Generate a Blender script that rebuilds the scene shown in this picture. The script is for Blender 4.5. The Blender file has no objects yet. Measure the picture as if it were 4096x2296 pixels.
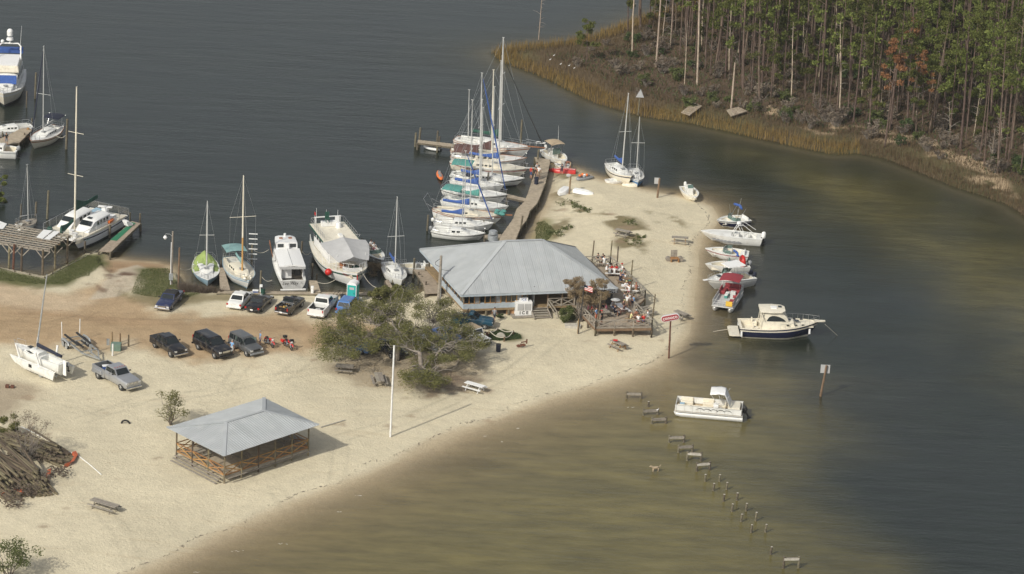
import bpy, math, random
import numpy as np
from mathutils import Vector, Matrix
R = math.radians
SC = bpy.context.scene
COL = SC.collection
random.seed(7)
# camera
PITCH, ROLL, CAM_H, FPX = R(20.5), R(2.75), 145.0, 14310.0
CAM = Vector((0, -CAM_H / math.tan(PITCH), CAM_H))
_r0 = Vector((1, 0, 0)); _u0 = Vector((0, math.sin(PITCH), math.cos(PITCH))); FWD = Vector((0, math.cos(PITCH), -math.sin(PITCH)))
CR = _r0 * math.cos(ROLL) + _u0 * math.sin(ROLL); CU = _u0 * math.cos(ROLL) - _r0 * math.sin(ROLL)
cd = bpy.data.cameras.new('camera'); cam = bpy.data.objects.new('camera', cd); COL.objects.link(cam)
cam.matrix_world = Matrix(((CR.x, CU.x, -FWD.x, CAM.x), (CR.y, CU.y, -FWD.y, CAM.y), (CR.z, CU.z, -FWD.z, CAM.z), (0, 0, 0, 1)))
cd.sensor_width = 36; cd.lens = 36 * FPX / 4096; cd.clip_start = 1; cd.clip_end = 12000
SC.camera = cam
# light
SUN_AZ_TO = Vector((0.63, 0.777, 0))          # ground direction in which shadows fall (fitted from the flagpole's shadow)
SUN_EL = R(38.5)
w = bpy.data.worlds.new('World'); SC.world = w; w.use_nodes = True
nt = w.node_tree; bg = nt.nodes['Background']; sky = nt.nodes.new('ShaderNodeTexSky')
sky.sky_type = 'NISHITA'; sky.sun_disc = False; sky.sun_elevation = SUN_EL
sky.sun_rotation = math.atan2(-SUN_AZ_TO.x, -SUN_AZ_TO.y)
sky.air_density = 1.0; sky.dust_density = 3.0; sky.ozone_density = 1.0
thin = nt.nodes.new('ShaderNodeHueSaturation'); thin.inputs['Saturation'].default_value = .35; nt.links.new(sky.outputs[0], thin.inputs['Color']); nt.links.new(thin.outputs[0], bg.inputs[0]); bg.inputs[1].default_value = 0.088
sl = bpy.data.lights.new('sun', 'SUN'); sl.energy = 2.45; sl.angle = R(0.6); sl.color = (1.0, 0.95, 0.83)
sun = bpy.data.objects.new('sun', sl); COL.objects.link(sun)
_sd = (SUN_AZ_TO.normalized() * math.cos(SUN_EL) + Vector((0, 0, -math.sin(SUN_EL)))).normalized()
sun.rotation_euler = _sd.to_track_quat('-Z', 'Y').to_euler()
sun.location = (-60, -60, 90)
SC.view_settings.view_transform = 'Standard'; SC.view_settings.look = 'None'; SC.view_settings.gamma = 1
SC.view_settings.exposure = 0.4
SC.view_settings.use_curve_mapping = False
SC.cycles.max_bounces = 6; SC.cycles.transparent_max_bounces = 8
SC.cycles.use_denoising = True
# measuring from the photograph's survey sheets
SH = dict(P=(0, 0, 1), D=(0, 0, 1.5901), Z1=(0, 150, .6924), Z2=(600, 650, .4501), Z3=(1600, 100, .6231), Z4=(1600, 900, .4270),
          Z5=(2100, 350, .6579), Z6=(2600, 750, .4502), ZA=(0, 1000, .5047), ZB=(0, 1500, .5629), ZC=(1200, 1150, .45),
          ZD=(2450, 1450, .5858), ZE=(1950, 0, .4848), ZF=(3000, 0, .6579), C1=(1700, 500, .3462), C2=(2250, 950, .2771),
          C3=(0, 150, .381), C4=(0, 700, .3117), C5=(1200, 850, .277), C6=(2150, 550, .2077))
def px(s, x, y):
    a, b, k = SH[s]; return a + x * k, b + y * k
def ray(s, x, y):
    X, Y = px(s, x, y)
    return FWD + CR * ((X - 2048) / FPX) - CU * ((Y - 1148) / FPX)
def at(s, x, y, z=0.0):
    d = ray(s, x, y); t = (z - CAM.z) / d.z
    return CAM + d * t
GH = None
def gz(x, y):
    if GH is None: return 0.5
    xs, ys, Z = GH
    i = int(np.searchsorted(xs, x)) - 1; j = int(np.searchsorted(ys, y)) - 1
    i = max(0, min(len(xs) - 2, i)); j = max(0, min(len(ys) - 2, j))
    a = (x - xs[i]) / (xs[i + 1] - xs[i]); b = (y - ys[j]) / (ys[j + 1] - ys[j])
    return float((Z[j, i] * (1 - a) + Z[j, i + 1] * a) * (1 - b) + (Z[j + 1, i] * (1 - a) + Z[j + 1, i + 1] * a) * b)
def on(s, x, y, dz=0.0):
    z = .5
    for _ in range(5):
        p = at(s, x, y, z + dz); z = gz(p.x, p.y)
    return Vector((p.x, p.y, z))
def pxm(p):                                     # photo pixels (4096 wide) of a world point
    d = Vector(p) - CAM; z = d.dot(FWD)
    return 2048 + FPX * d.dot(CR) / z, 1148 - FPX * d.dot(CU) / z
# mesh building
class MB:
    def __init__(s): s.v = []; s.f = []; s.m = []; s.T = None
    def add(s, vs, fs, m=0):
        o = len(s.v)
        s.v += [tuple(s.T @ Vector(v)) for v in vs] if s.T else [tuple(v) for v in vs]
        s.f += [tuple(i + o for i in f) for f in fs]
        s.m += [m] * len(fs) if isinstance(m, int) else list(m)
        return s
    def box(s, c, d, m=0, rz=0, M=None, taper=1.0):
        x, y, z = d[0] / 2, d[1] / 2, d[2] / 2; vs = []
        for k, q in ((-z, 1), (z, taper)):
            for a, b in ((-x, -y), (x, -y), (x, y), (-x, y)): vs.append(Vector((a * q, b * q, k)))
        if M: vs = [M @ v for v in vs]
        elif rz: rm = Matrix.Rotation(rz, 3, 'Z'); vs = [rm @ v for v in vs]
        c = Vector(c)
        return s.add([v + c for v in vs], [(3, 2, 1, 0), (4, 5, 6, 7), (0, 1, 5, 4), (1, 2, 6, 5), (2, 3, 7, 6), (3, 0, 4, 7)], m)
    def beam(s, p, q, w, h, m=0):               # rectangular bar from p to q
        p, q = Vector(p), Vector(q); d = (q - p).normalized()
        up = Vector((0, 0, 1)) if abs(d.z) < .95 else Vector((0, 1, 0))
        a = d.cross(up).normalized() * w / 2; b = a.cross(d).normalized() * h / 2
        vs = [p - a - b, p + a - b, p + a + b, p - a + b, q - a - b, q + a - b, q + a + b, q - a + b]
        return s.add(vs, [(3, 2, 1, 0), (4, 5, 6, 7), (0, 1, 5, 4), (1, 2, 6, 5), (2, 3, 7, 6), (3, 0, 4, 7)], m)
    def cyl(s, p, q, r, r2=None, n=8, m=0, cap=True, m2=None):
        p, q = Vector(p), Vector(q); r2 = r if r2 is None else r2
        d = (q - p); d = d.normalized() if d.length > 1e-9 else Vector((0, 0, 1))
        a = d.orthogonal().normalized(); b = d.cross(a); vs = []
        for c, rr in ((p, r), (q, r2)):
            for i in range(n):
                t = 2 * math.pi * i / n; vs.append(c + a * (rr * math.cos(t)) + b * (rr * math.sin(t)))
        fs = [(i, (i + 1) % n, n + (i + 1) % n, n + i) for i in range(n)]; ms = [m] * n
        if cap: fs += [tuple(range(n))[::-1], tuple(range(n, 2 * n))]; ms += [m if m2 is None else m2] * 2
        return s.add(vs, fs, ms)
    def tube(s, pts, r, n=6, m=0):
        pts = [Vector(p) for p in pts]; k = len(pts); rs = r if isinstance(r, (list, tuple)) else [r] * k; vs = []
        pa = None
        for i, p in enumerate(pts):
            d = (pts[min(i + 1, k - 1)] - pts[max(i - 1, 0)]).normalized()
            a = (pa - d * pa.dot(d)) if pa is not None else d.orthogonal()
            if a.length < 1e-6: a = d.orthogonal()
            a.normalize(); pa = a; b = d.cross(a)
            for j in range(n):
                t = 2 * math.pi * j / n; vs.append(p + a * (rs[i] * math.cos(t)) + b * (rs[i] * math.sin(t)))
        fs = [(i * n + j, i * n + (j + 1) % n, (i + 1) * n + (j + 1) % n, (i + 1) * n + j) for i in range(k - 1) for j in range(n)]
        fs += [tuple(range(n))[::-1], tuple(range((k - 1) * n, k * n))]
        return s.add(vs, fs, m)
    def loft(s, rings, m=0, closed=True, cap=(True, True), mrow=None):
        n = len(rings[0]); k = len(rings); vs = [v for r in rings for v in r]; fs = []; ms = []
        for i in range(k - 1):
            for j in range(n if closed else n - 1):
                fs.append((i * n + j, i * n + (j + 1) % n, (i + 1) * n + (j + 1) % n, (i + 1) * n + j)); ms.append(mrow[j] if mrow else m)
        if cap[0]: fs.append(tuple(range(n))[::-1]); ms.append(m)
        if cap[1]: fs.append(tuple(range((k - 1) * n, k * n))); ms.append(m)
        return s.add(vs, fs, ms)
    def ball(s, c, r, n=8, k=5, m=0, sc=(1, 1, 1)):
        c = Vector(c); rings = []
        for i in range(k + 1):
            f = math.pi * (i / k) ; f = max(.05, min(math.pi - .05, f))
            rings.append([c + Vector((r * sc[0] * math.sin(f) * math.cos(2 * math.pi * j / n), r * sc[1] * math.sin(f) * math.sin(2 * math.pi * j / n), -r * sc[2] * math.cos(f))) for j in range(n)])
        return s.loft(rings, m)
    def quad(s, a, b, c, d, m=0): return s.add([a, b, c, d], [(0, 1, 2, 3)], m)
    def prism(s, poly, z0, z1, m=0, mt=None):
        n = len(poly); vs = [(x, y, z0) for x, y in poly] + [(x, y, z1) for x, y in poly]
        fs = [(i, (i + 1) % n, n + (i + 1) % n, n + i) for i in range(n)] + [tuple(range(n))[::-1], tuple(range(n, 2 * n))]
        return s.add(vs, fs, [m] * n + [m, m if mt is None else mt])
    def build(s, name, mats, parent=None, smooth=False, loc=None, bevel=0):
        me = bpy.data.meshes.new(name); me.from_pydata(s.v, [], s.f)
        for m_ in (mats if isinstance(mats, (list, tuple)) else [mats]): me.materials.append(m_)
        if max(s.m, default=0) > 0: me.polygons.foreach_set('material_index', s.m)
        if smooth: me.shade_smooth() if smooth is True else me.polygons.foreach_set('use_smooth', [True] * len(s.f))
        me.update()
        o = bpy.data.objects.new(name, me); COL.objects.link(o)
        if parent: o.parent = parent
        if loc is not None: o.location = loc
        if smooth == 'auto':
            try: me.set_sharp_from_angle(angle=R(40))
            except Exception: pass
        if bevel:
            b = o.modifiers.new('bevel', 'BEVEL'); b.width = bevel; b.segments = 2; b.limit_method = 'ANGLE'
        return o
def tag(o, label=None, cat=None, group=None, kind=None):
    if label: o['label'] = label
    if cat: o['category'] = cat
    if group: o['group'] = group
    if kind: o['kind'] = kind
    return o
def thing(name, label, cat, loc=(0, 0, 0), rz=0, group=None, rot=None):
    o = bpy.data.objects.new(name, None); COL.objects.link(o); o.location = loc
    o.rotation_euler = rot if rot else (0, 0, rz); o.empty_display_size = .3
    return tag(o, label, cat, group)
def kids(o): return [c for c in bpy.data.objects if c.parent == o]
def dup(root, loc, rz, label=None, group=None, sc=None, ch=None, rot=None):
    r = root.copy(); COL.objects.link(r); r.location = loc; r.rotation_euler = rot if rot else (0, 0, rz)
    if sc: r.scale = (sc, sc, sc) if isinstance(sc, (int, float)) else sc
    if label: r['label'] = label
    if group: r['group'] = group
    for c in (ch if ch is not None else kids(root)):
        d = c.copy(); COL.objects.link(d); d.parent = r
        for g in (kids(c) if ch is None else []):
            e = g.copy(); COL.objects.link(e); e.parent = d
    return r
# materials
MATS = {}
def mat(name, col, rough=.6, metal=0.0, var=.12, scale=3.0, bump=0.0, bscale=20, spec=.5, coat=0, dirt=None, rnd=0.0, streak=None, trans=0):
    if name in MATS: return MATS[name]
    m = bpy.data.materials.new(name); m.use_nodes = True; MATS[name] = m
    N = m.node_tree.nodes; Lk = m.node_tree.links; b = N['Principled BSDF']
    b.inputs['Roughness'].default_value = rough; b.inputs['Metallic'].default_value = metal
    b.inputs['Specular IOR Level'].default_value = spec; b.inputs['Coat Weight'].default_value = coat
    col = tuple(col[:3]); base = (*col, 1)
    tc = N.new('ShaderNodeTexCoord')
    if trans: b.inputs['Transmission Weight'].default_value = trans
    nz = N.new('ShaderNodeTexNoise'); nz.inputs['Scale'].default_value = scale; nz.inputs['Detail'].default_value = 5
    if streak:
        mp = N.new('ShaderNodeMapping'); mp.inputs['Scale'].default_value = streak; Lk.new(tc.outputs['Object'], mp.inputs[0]); Lk.new(mp.outputs[0], nz.inputs[0])
    else: Lk.new(tc.outputs['Object'], nz.inputs[0])
    rm = N.new('ShaderNodeMapRange'); rm.inputs[1].default_value = .3; rm.inputs[2].default_value = .7
    rm.inputs[3].default_value = 1 - var; rm.inputs[4].default_value = 1 + var; Lk.new(nz.outputs[0], rm.inputs[0])
    hs = N.new('ShaderNodeHueSaturation'); hs.inputs['Color'].default_value = base; Lk.new(rm.outputs[0], hs.inputs['Value'])
    out = hs.outputs[0]
    if rnd:
        oi = N.new('ShaderNodeObjectInfo'); r2 = N.new('ShaderNodeMapRange'); r2.inputs[3].default_value = 1 - rnd; r2.inputs[4].default_value = 1 + rnd
        Lk.new(oi.outputs['Random'], r2.inputs[0]); h2 = N.new('ShaderNodeHueSaturation'); Lk.new(out, h2.inputs['Color']); Lk.new(r2.outputs[0], h2.inputs['Value'])
        r3 = N.new('ShaderNodeMapRange'); r3.inputs[3].default_value = .5 - rnd * .06; r3.inputs[4].default_value = .5 + rnd * .06
        Lk.new(oi.outputs['Random'], r3.inputs[0]); Lk.new(r3.outputs[0], h2.inputs['Hue']); out = h2.outputs[0]
    if dirt:
        n2 = N.new('ShaderNodeTexNoise'); n2.inputs['Scale'].default_value = dirt[1]; n2.inputs['Detail'].default_value = 6; Lk.new(tc.outputs['Object'], n2.inputs[0])
        r4 = N.new('ShaderNodeMapRange'); r4.inputs[1].default_value = .52; r4.inputs[2].default_value = .72; r4.inputs[4].default_value = dirt[2]; Lk.new(n2.outputs[0], r4.inputs[0])
        mx = N.new('ShaderNodeMixRGB'); Lk.new(r4.outputs[0], mx.inputs[0]); Lk.new(out, mx.inputs[1]); mx.inputs[2].default_value = (*dirt[0], 1); out = mx.outputs[0]
    Lk.new(out, b.inputs['Base Color'])
    if bump:
        n3 = N.new('ShaderNodeTexNoise'); n3.inputs['Scale'].default_value = bscale; n3.inputs['Detail'].default_value = 4; Lk.new(tc.outputs['Object'], n3.inputs[0])
        bp = N.new('ShaderNodeBump'); bp.inputs['Strength'].default_value = bump; bp.inputs['Distance'].default_value = .05
        Lk.new(n3.outputs[0], bp.inputs['Height']); Lk.new(bp.outputs[0], b.inputs['Normal'])
    return m
BR = (.12, .09, .06)
M = dict(
    white=mat('gelcoat_white', (.74, .74, .71), .3, var=.05, scale=1.2, dirt=((.42, .38, .3), 2.2, .35)),
    white2=mat('paint_white', (.78, .78, .77), .45, var=.05, dirt=((.45, .42, .36), 3, .3)),
    cream=mat('gelcoat_cream', (.72, .67, .55), .35, var=.06, dirt=((.4, .34, .25), 2.2, .35)),
    greyhull=mat('gelcoat_grey', (.5, .5, .49), .4, var=.08),
    navy=mat('gelcoat_navy', (.012, .016, .05), .15, var=.1), ltblue=mat('hull_pale_blue', (.32, .47, .58), .45, var=.1, dirt=((.3, .3, .28), 2, .4)),
    blue=mat('canvas_blue', (.035, .09, .3), .8, var=.15, scale=4), bluehull=mat('hull_blue', (.05, .16, .35), .35),
    teal=mat('canvas_teal', (.08, .27, .24), .85, var=.15), tealgrey=mat('canvas_grey_teal', (.2, .34, .34), .85, var=.12),
    green=mat('canvas_dark_green', (.015, .07, .05), .85, var=.2), lime=mat('tarp_lime', (.26, .34, .1), .75, var=.15, scale=2, bump=.5, bscale=4),
    brown=mat('canvas_brown', (.09, .045, .04), .85, var=.2), tan=mat('canvas_tan', (.42, .33, .22), .8), navyc=mat('canvas_navy', (.012, .016, .035), .85),
    maroon=mat('canvas_maroon', (.26, .03, .04), .75, var=.12), red=mat('paint_red', (.5, .02, .015), .4), orange=mat('plastic_orange', (.72, .17, .03), .45),
    black=mat('black_paint', (.012, .012, .014), .25), blackm=mat('black_matte', (.02, .02, .02), .7), rubber=mat('rubber', (.02, .02, .02), .85),
    glass=mat('dark_glass', (.015, .02, .022), .06, spec=.8), glassg=mat('green_glass', (.1, .16, .14), .08, spec=.7),
    steel=mat('stainless', (.55, .55, .55), .3, metal=.9, var=.05), alu=mat('aluminium_spar', (.62, .62, .6), .45, metal=.3, var=.06), chrome=mat('chrome', (.6, .6, .6), .15, metal=1),
    galv=mat('galvanised', (.4, .42, .43), .5, metal=.5, var=.15), grey=mat('grey_plastic', (.25, .26, .27), .6), ltgrey=mat('light_grey_canvas', (.42, .42, .42), .8, var=.08, scale=1.5),
    wood=mat('weathered_wood', (.27, .24, .2), .85, var=.25, scale=3, streak=(1, 1, 1), rnd=.15, bump=.4), woodb=mat('treated_wood', (.21, .14, .08), .8, var=.25, rnd=.2, bump=.3),
    honey=mat('honey_wood', (.36, .19, .065), .75, var=.2, rnd=.15), deckw=mat('deck_wood', (.34, .28, .21), .85, var=.22, scale=2.2, rnd=.1),
    pile=mat('piling_wood', (.13, .11, .075), .9, var=.35, scale=4, rnd=.25, bump=.6), pileg=mat('treated_log', (.15, .12, .075), .9, var=.45, scale=2, rnd=.4, bump=.7, dirt=((.06, .045, .03), 3, .7)),
    logend=mat('log_end', (.2, .17, .1), .9), teak=mat('teak', (.3, .12, .05), .6), mastwood=mat('varnished_spruce', (.5, .28, .09), .45),
    rust=mat('rusty_iron', (.12, .05, .03), .9, var=.4, scale=8), stone=mat('pale_stone', (.45, .42, .36), .9, var=.2),
    skin=mat('skin', (.45, .25, .17), .6, var=.04), skind=mat('skin_tan', (.3, .13, .08), .6, var=.04), hair=mat('hair_brown', (.04, .025, .015), .7), hairb=mat('hair_grey', (.3, .27, .22), .7),
    roof=mat('metal_roofing', (.44, .46, .47), .48, metal=.15, var=.06, scale=.6, rnd=.045, dirt=((.6, .6, .58), .9, .25)),
    conc=mat('concrete', (.45, .42, .36), .9, var=.12), yellow=mat('paint_yellow', (.7, .45, .06), .5), pvc=mat('pvc_white', (.74, .74, .72), .4),
    bark=mat('oak_bark', (.2, .17, .14), .95, var=.35, scale=3, bump=.8), sbark=mat('bare_grey_branches', (.2, .175, .15), .95, var=.25), pbark=mat('pine_bark', (.13, .09, .07), .95, var=.4, scale=1.5, rnd=.25, bump=.8),
    dbark=mat('dead_trunk', (.42, .34, .26), .95, var=.3, scale=1.2, rnd=.2),
    ropem=mat('rope', (.5, .46, .38), .9), lens_red=mat('lens_red', (.4, .01, .01), .3), lens_w=mat('lens_clear', (.6, .6, .58), .2), bottom=mat('antifoul_dark', (.02, .03, .035), .7),
    ltbluew=mat('pale_blue_siding', (.38, .43, .47), .7, var=.1), plywood=mat('plywood', (.42, .24, .12), .8), turf=mat('green_carpet', (.02, .16, .08), .95, var=.15))
def leafmat(name, c1, c2, rnd=.15, tr=.25):
    m = bpy.data.materials.new(name); m.use_nodes = True; MATS[name] = m
    N = m.node_tree.nodes; Lk = m.node_tree.links; b = N['Principled BSDF']; b.inputs['Roughness'].default_value = .7; b.inputs['Specular IOR Level'].default_value = .25
    g = N.new('ShaderNodeNewGeometry'); cr = N.new('ShaderNodeMixRGB'); cr.inputs[1].default_value = (*c1, 1); cr.inputs[2].default_value = (*c2, 1)
    Lk.new(g.outputs['Random Per Island'], cr.inputs[0])
    oi = N.new('ShaderNodeObjectInfo'); r2 = N.new('ShaderNodeMapRange'); r2.inputs[3].default_value = 1 - rnd; r2.inputs[4].default_value = 1 + rnd; Lk.new(oi.outputs['Random'], r2.inputs[0])
    h = N.new('ShaderNodeHueSaturation'); Lk.new(cr.outputs[0], h.inputs['Color']); Lk.new(r2.outputs[0], h.inputs['Value'])
    r3 = N.new('ShaderNodeMapRange'); r3.inputs[3].default_value = .5 - rnd * .03; r3.inputs[4].default_value = .5 + rnd * .03; Lk.new(oi.outputs['Random'], r3.inputs[0]); Lk.new(r3.outputs[0], h.inputs['Hue'])
    Lk.new(h.outputs[0], b.inputs['Base Color'])
    t = N.new('ShaderNodeBsdfTranslucent'); Lk.new(h.outputs[0], t.inputs[0]); mx = N.new('ShaderNodeMixShader'); mx.inputs[0].default_value = tr
    Lk.new(b.outputs[0], mx.inputs[1]); Lk.new(t.outputs[0], mx.inputs[2]); Lk.new(mx.outputs[0], N['Material Output'].inputs[0])
    return m
L_oak = leafmat('oak_leaves', (.09, .098, .026), (.2, .19, .07)); L_pine = leafmat('pine_needles', (.08, .1, .02), (.175, .19, .05), rnd=.4, tr=.35)
L_rust = leafmat('dead_pine_needles', (.22, .1, .045), (.3, .15, .07)); L_gold = leafmat('golden_marsh_grass', (.2, .14, .045), (.3, .2, .07), 0)
L_marsh = leafmat('brown_marsh_grass', (.1, .07, .04), (.17, .12, .065), 0); L_green = leafmat('green_grass', (.07, .09, .025), (.13, .15, .05), 0)
L_bush = leafmat('bush_leaves', (.035, .06, .02), (.075, .1, .035), .3); L_myr = leafmat('crepe_myrtle_leaves', (.24, .18, .1), (.4, .31, .19)); L_dry = leafmat('dry_twigs', (.13, .1, .075), (.22, .18, .14), .3)
# numpy helpers
rs = np.random.RandomState(3)
def vnoise(x, y, sc, seed=0, oct=4):
    out = 0; amp = 1; tot = 0
    for o in range(oct):
        g = np.random.RandomState(seed * 17 + o).rand(64, 64).astype(np.float32)
        u = x / sc * (2 ** o) + 31.7 * o; v = y / sc * (2 ** o) + 11.3 * o
        i = np.floor(u).astype(int); j = np.floor(v).astype(int); a = u - i; b = v - j
        a = a * a * (3 - 2 * a); b = b * b * (3 - 2 * b)
        q = (g[i % 64, j % 64] * (1 - a) + g[(i + 1) % 64, j % 64] * a) * (1 - b) + (g[i % 64, (j + 1) % 64] * (1 - a) + g[(i + 1) % 64, (j + 1) % 64] * a) * b
        out = out + q * amp; tot += amp; amp *= .5
    return out / tot
def world_poly(pts, s='D', z=.3): return np.array([at(s, a[0], a[1], z)[:2] for a in pts])
def sdist(X, Y, P):
    """signed distance (positive inside) and index of the nearest edge"""
    best = np.full(X.shape, 1e12); idx = np.zeros(X.shape, int); ins = np.zeros(X.shape, bool); n = len(P)
    for k in range(n):
        ax, ay = P[k]; bx, by = P[(k + 1) % n]; ex, ey = bx - ax, by - ay
        t = np.clip(((X - ax) * ex + (Y - ay) * ey) / (ex * ex + ey * ey + 1e-12), 0, 1)
        d = (X - ax - t * ex) ** 2 + (Y - ay - t * ey) ** 2
        m = d < best; best[m] = d[m]; idx[m] = k
        c = ((ay > Y) != (by > Y)) & (X < (bx - ax) * (Y - ay) / (by - ay + 1e-12) + ax); ins ^= c
    return np.where(ins, 1, -1) * np.sqrt(best), idx
def sstep(a, b, x): t = np.clip((x - a) / (b - a), 0, 1); return t * t * (3 - 2 * t)
# main land outline, photo survey; third value 1 = timber bulkhead edge (steep), 0 = beach
MAIN = [(-1500, 2600, 0), (-200, 1700, 0), (150, 1520, 0), (322, 1448, 0), (408, 1411, 0), (528, 1358, 0), (655, 1300, 0), (744, 1259, 0), (915, 1192, 0), (1026, 1139, 0), (1148, 1087, 0),
        (1276, 1037, 0), (1380, 1001, 0), (1500, 969, 0), (1600, 936, 0), (1662, 908, 0), (1704, 872, 0), (1735, 830, 0), (1745, 770, 0), (1750, 726, 0), (1757, 630, 0), (1772, 590, 0),
        (1800, 560, 0), (1806, 540, 0), (1790, 515, 0), (1755, 496, 0), (1700, 486, 0), (1666, 481, 0), (1613, 470, 0), (1580, 459, 0), (1515, 449, 0), (1482, 438, 0), (1443, 422, 0), (1411, 409, 0), (1390, 408, 0),
        (1383, 440, 0), (1378, 496, 0), (1366, 520, 0), (1350, 560, 0), (1330, 605, 0), (1292, 650, 0), (1240, 690, 0), (1150, 712, 0), (1080, 728, 1), (1045, 742, 1), (956, 742, 1), (740, 738, 1), (519, 735, 1), (455, 726, 1),
        (447, 690, 0), (428, 662, 0), (390, 655, 0), (330, 650, 0), (280, 643, 1), (268, 636, 1), (212, 640, 1), (178 / 1.59, 1108 / 1.59, 1), (0, 674, 1), (-300, 620, 1), (-3000, 900, 0), (-6000, 4000, 0)]
FAR = [(1245, 129), (1266, 150), (1348, 180), (1421, 213), (1501, 253), (1604, 284), (1745, 305), (1851, 329), (1949, 350), (2030, 368), (2093, 381), (2159, 379), (2220, 392), (2280, 414), (2403, 463), (2540, 509), (2590, 545),
       (2700, 600), (3200, 800), (7000, 1500), (7000, -1500), (2600, -330), (2100, -160), (1850, -40), (1700, 15), (1600, 48), (1555, 66), (1493, 88), (1440, 100), (1380, 108), (1310, 114), (1262, 120)]
PM = world_poly(MAIN); PF = world_poly(FAR); MS = np.array([m[2] for m in MAIN])
def axis(lo, hi, st, far=7000):
    c = np.arange(lo, hi + st / 2, st); g = st * 1.35 ** np.arange(1, 26); e = np.cumsum(g); e = e[e < far]
    return np.concatenate([(lo - e)[::-1], c, hi + e])
def grid_mesh(name, xs, ys, Z, layers, m):
    nx, ny = len(xs), len(ys); X, Y = np.meshgrid(xs, ys)
    me = bpy.data.meshes.new(name); me.vertices.add(nx * ny)
    me.vertices.foreach_set('co', np.stack([X, Y, Z], -1).astype(np.float32).ravel())
    i = np.arange(nx - 1)[None, :] + np.arange(ny - 1)[:, None] * nx
    q = np.stack([i, i + 1, i + 1 + nx, i + nx], -1).reshape(-1, 4)
    me.loops.add(q.size); me.loops.foreach_set('vertex_index', q.ravel().astype(np.int32))
    me.polygons.add(len(q)); me.polygons.foreach_set('loop_start', (np.arange(len(q)) * 4).astype(np.int32))
    me.polygons.foreach_set('use_smooth', np.ones(len(q), bool)); me.update(calc_edges=True)
    for k, v in layers.items():
        a = me.color_attributes.new(k, 'FLOAT_COLOR', 'POINT'); c = np.ones((nx * ny, 4), np.float32); c[:, :3] = v.reshape(-1, 3); a.data.foreach_set('color', c.ravel())
    me.materials.append(m); o = bpy.data.objects.new(name, me); COL.objects.link(o); o['kind'] = 'structure'; return o
# terrain
xs = axis(-90, 90, .3); ys = axis(-90, 135, .3); X, Y = np.meshgrid(xs, ys)
wob = (vnoise(X, Y, 6, 5) - .5) * 2.2
dm, im = sdist(X, Y, PM); df, _ = sdist(X, Y, PF)
steep = MS[im] == 1
dmn = dm + np.where(steep, 0, wob * .35)
n1 = vnoise(X, Y, 9, 1); n2 = vnoise(X, Y, 2.2, 2, 3); n3 = vnoise(X, Y, 30, 9, 3)
slope = np.where(steep, 2.5, .075)
zm = np.where(dmn > 0, np.minimum(dmn * slope, .55) + sstep(4, 14, dmn) * ((n1 - .5) * .35 + .08) + sstep(1, 4, dmn) * (n2 - .5) * .1, np.maximum(dmn * np.where(steep, 1.5, .07), -2.6))
dfn = df + wob * .4
zf = np.where(dfn > 0, np.minimum(dfn * .1, .5) + sstep(6, 40, dfn) * (n3 * 1.2) + sstep(2, 6, dfn) * (n2 - .5) * .2, np.maximum(dfn * .07, -2.6))
Z = np.maximum(zm, zf); GH = (xs, ys, Z)
def C3v(c): return np.array(c, np.float32)[None, None, :]
sand = C3v((.605, .54, .395)); col = sand * (1 + (n1[..., None] - .5) * .22 + (n2[..., None] - .5) * .16)
def zone(col, pts, c, soft, s='D', amt=1.0, nscale=3, nz=1.0, thr=None, seed=21):
    P = world_poly(pts, s, .5); lo = P.min(0) - soft * 4; hi = P.max(0) + soft * 4
    jx = np.where((xs > lo[0]) & (xs < hi[0]))[0]; jy = np.where((ys > lo[1]) & (ys < hi[1]))[0]
    if len(jx) < 2 or len(jy) < 2: return
    sl_ = (slice(jy[0], jy[-1] + 1), slice(jx[0], jx[-1] + 1)); x, y = X[sl_], Y[sl_]
    d, _ = sdist(x, y, P); nn = vnoise(x, y, nscale, seed, 4)
    a = sstep(-soft, soft, d + (nn - .5) * soft * 2.6 * nz)
    if thr is not None: a = a * sstep(thr - .08, thr + .08, nn)
    a = (a * amt)[..., None]
    col[sl_] = col[sl_] * (1 - a) + np.array(c) * (.85 + .3 * vnoise(x, y, 1.2, seed + 3, 3)[..., None]) * a
ROADC = (.425, .31, .19)
zone(col, [(-200, 690), (0, 712), (100, 745), (200, 748), (280, 700), (300, 655), (390, 655), (330, 740), (420, 790), (560, 790), (830, 800), (1000, 800), (1000, 850), (830, 870), (700, 895), (500, 920), (350, 880), (200, 880), (0, 870), (-200, 880)], ROADC, 2.5)
zone(col, [(-200, 765), (830, 815), (860, 850), (-200, 830)], (.38, .275, .165), 2.5, amt=.75)
zone(col, [(30, 770), (300, 800), (800, 830), (800, 840), (300, 815), (30, 790)], (.34, .235, .14), 1.2, amt=.6)
zone(col, [(-100, 700), (110, 745), (230, 760), (200, 790), (-100, 760)], (.58, .48, .35), 2, amt=.5)
zone(col, [(-100, 950), (60, 960), (120, 985), (-20, 1060), (-150, 1060)], (.30, .235, .165), 1.2, amt=.7)
zone(col, [(275, 640), (430, 655), (410, 700), (260, 690)], (.33, .22, .13), 1.2, amt=.85)
CON = (.5, .44, .345)
zone(col, [(300, 672), (345, 660), (386, 680), (360, 705), (310, 745), (225, 755), (262, 712)], CON, .35, amt=.8, nscale=2)
zone(col, [(285, 675), (345, 690), (300, 700), (260, 690)], (.13, .075, .05), .7, nscale=1.5, thr=.52, amt=.9)
zone(col, [(215, 715), (285, 702), (330, 720), (262, 735)], (.2, .13, .085), .6, nscale=1.5, thr=.56, amt=.8)
GR = (.115, .12, .045); GB = (.2, .165, .085)
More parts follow.
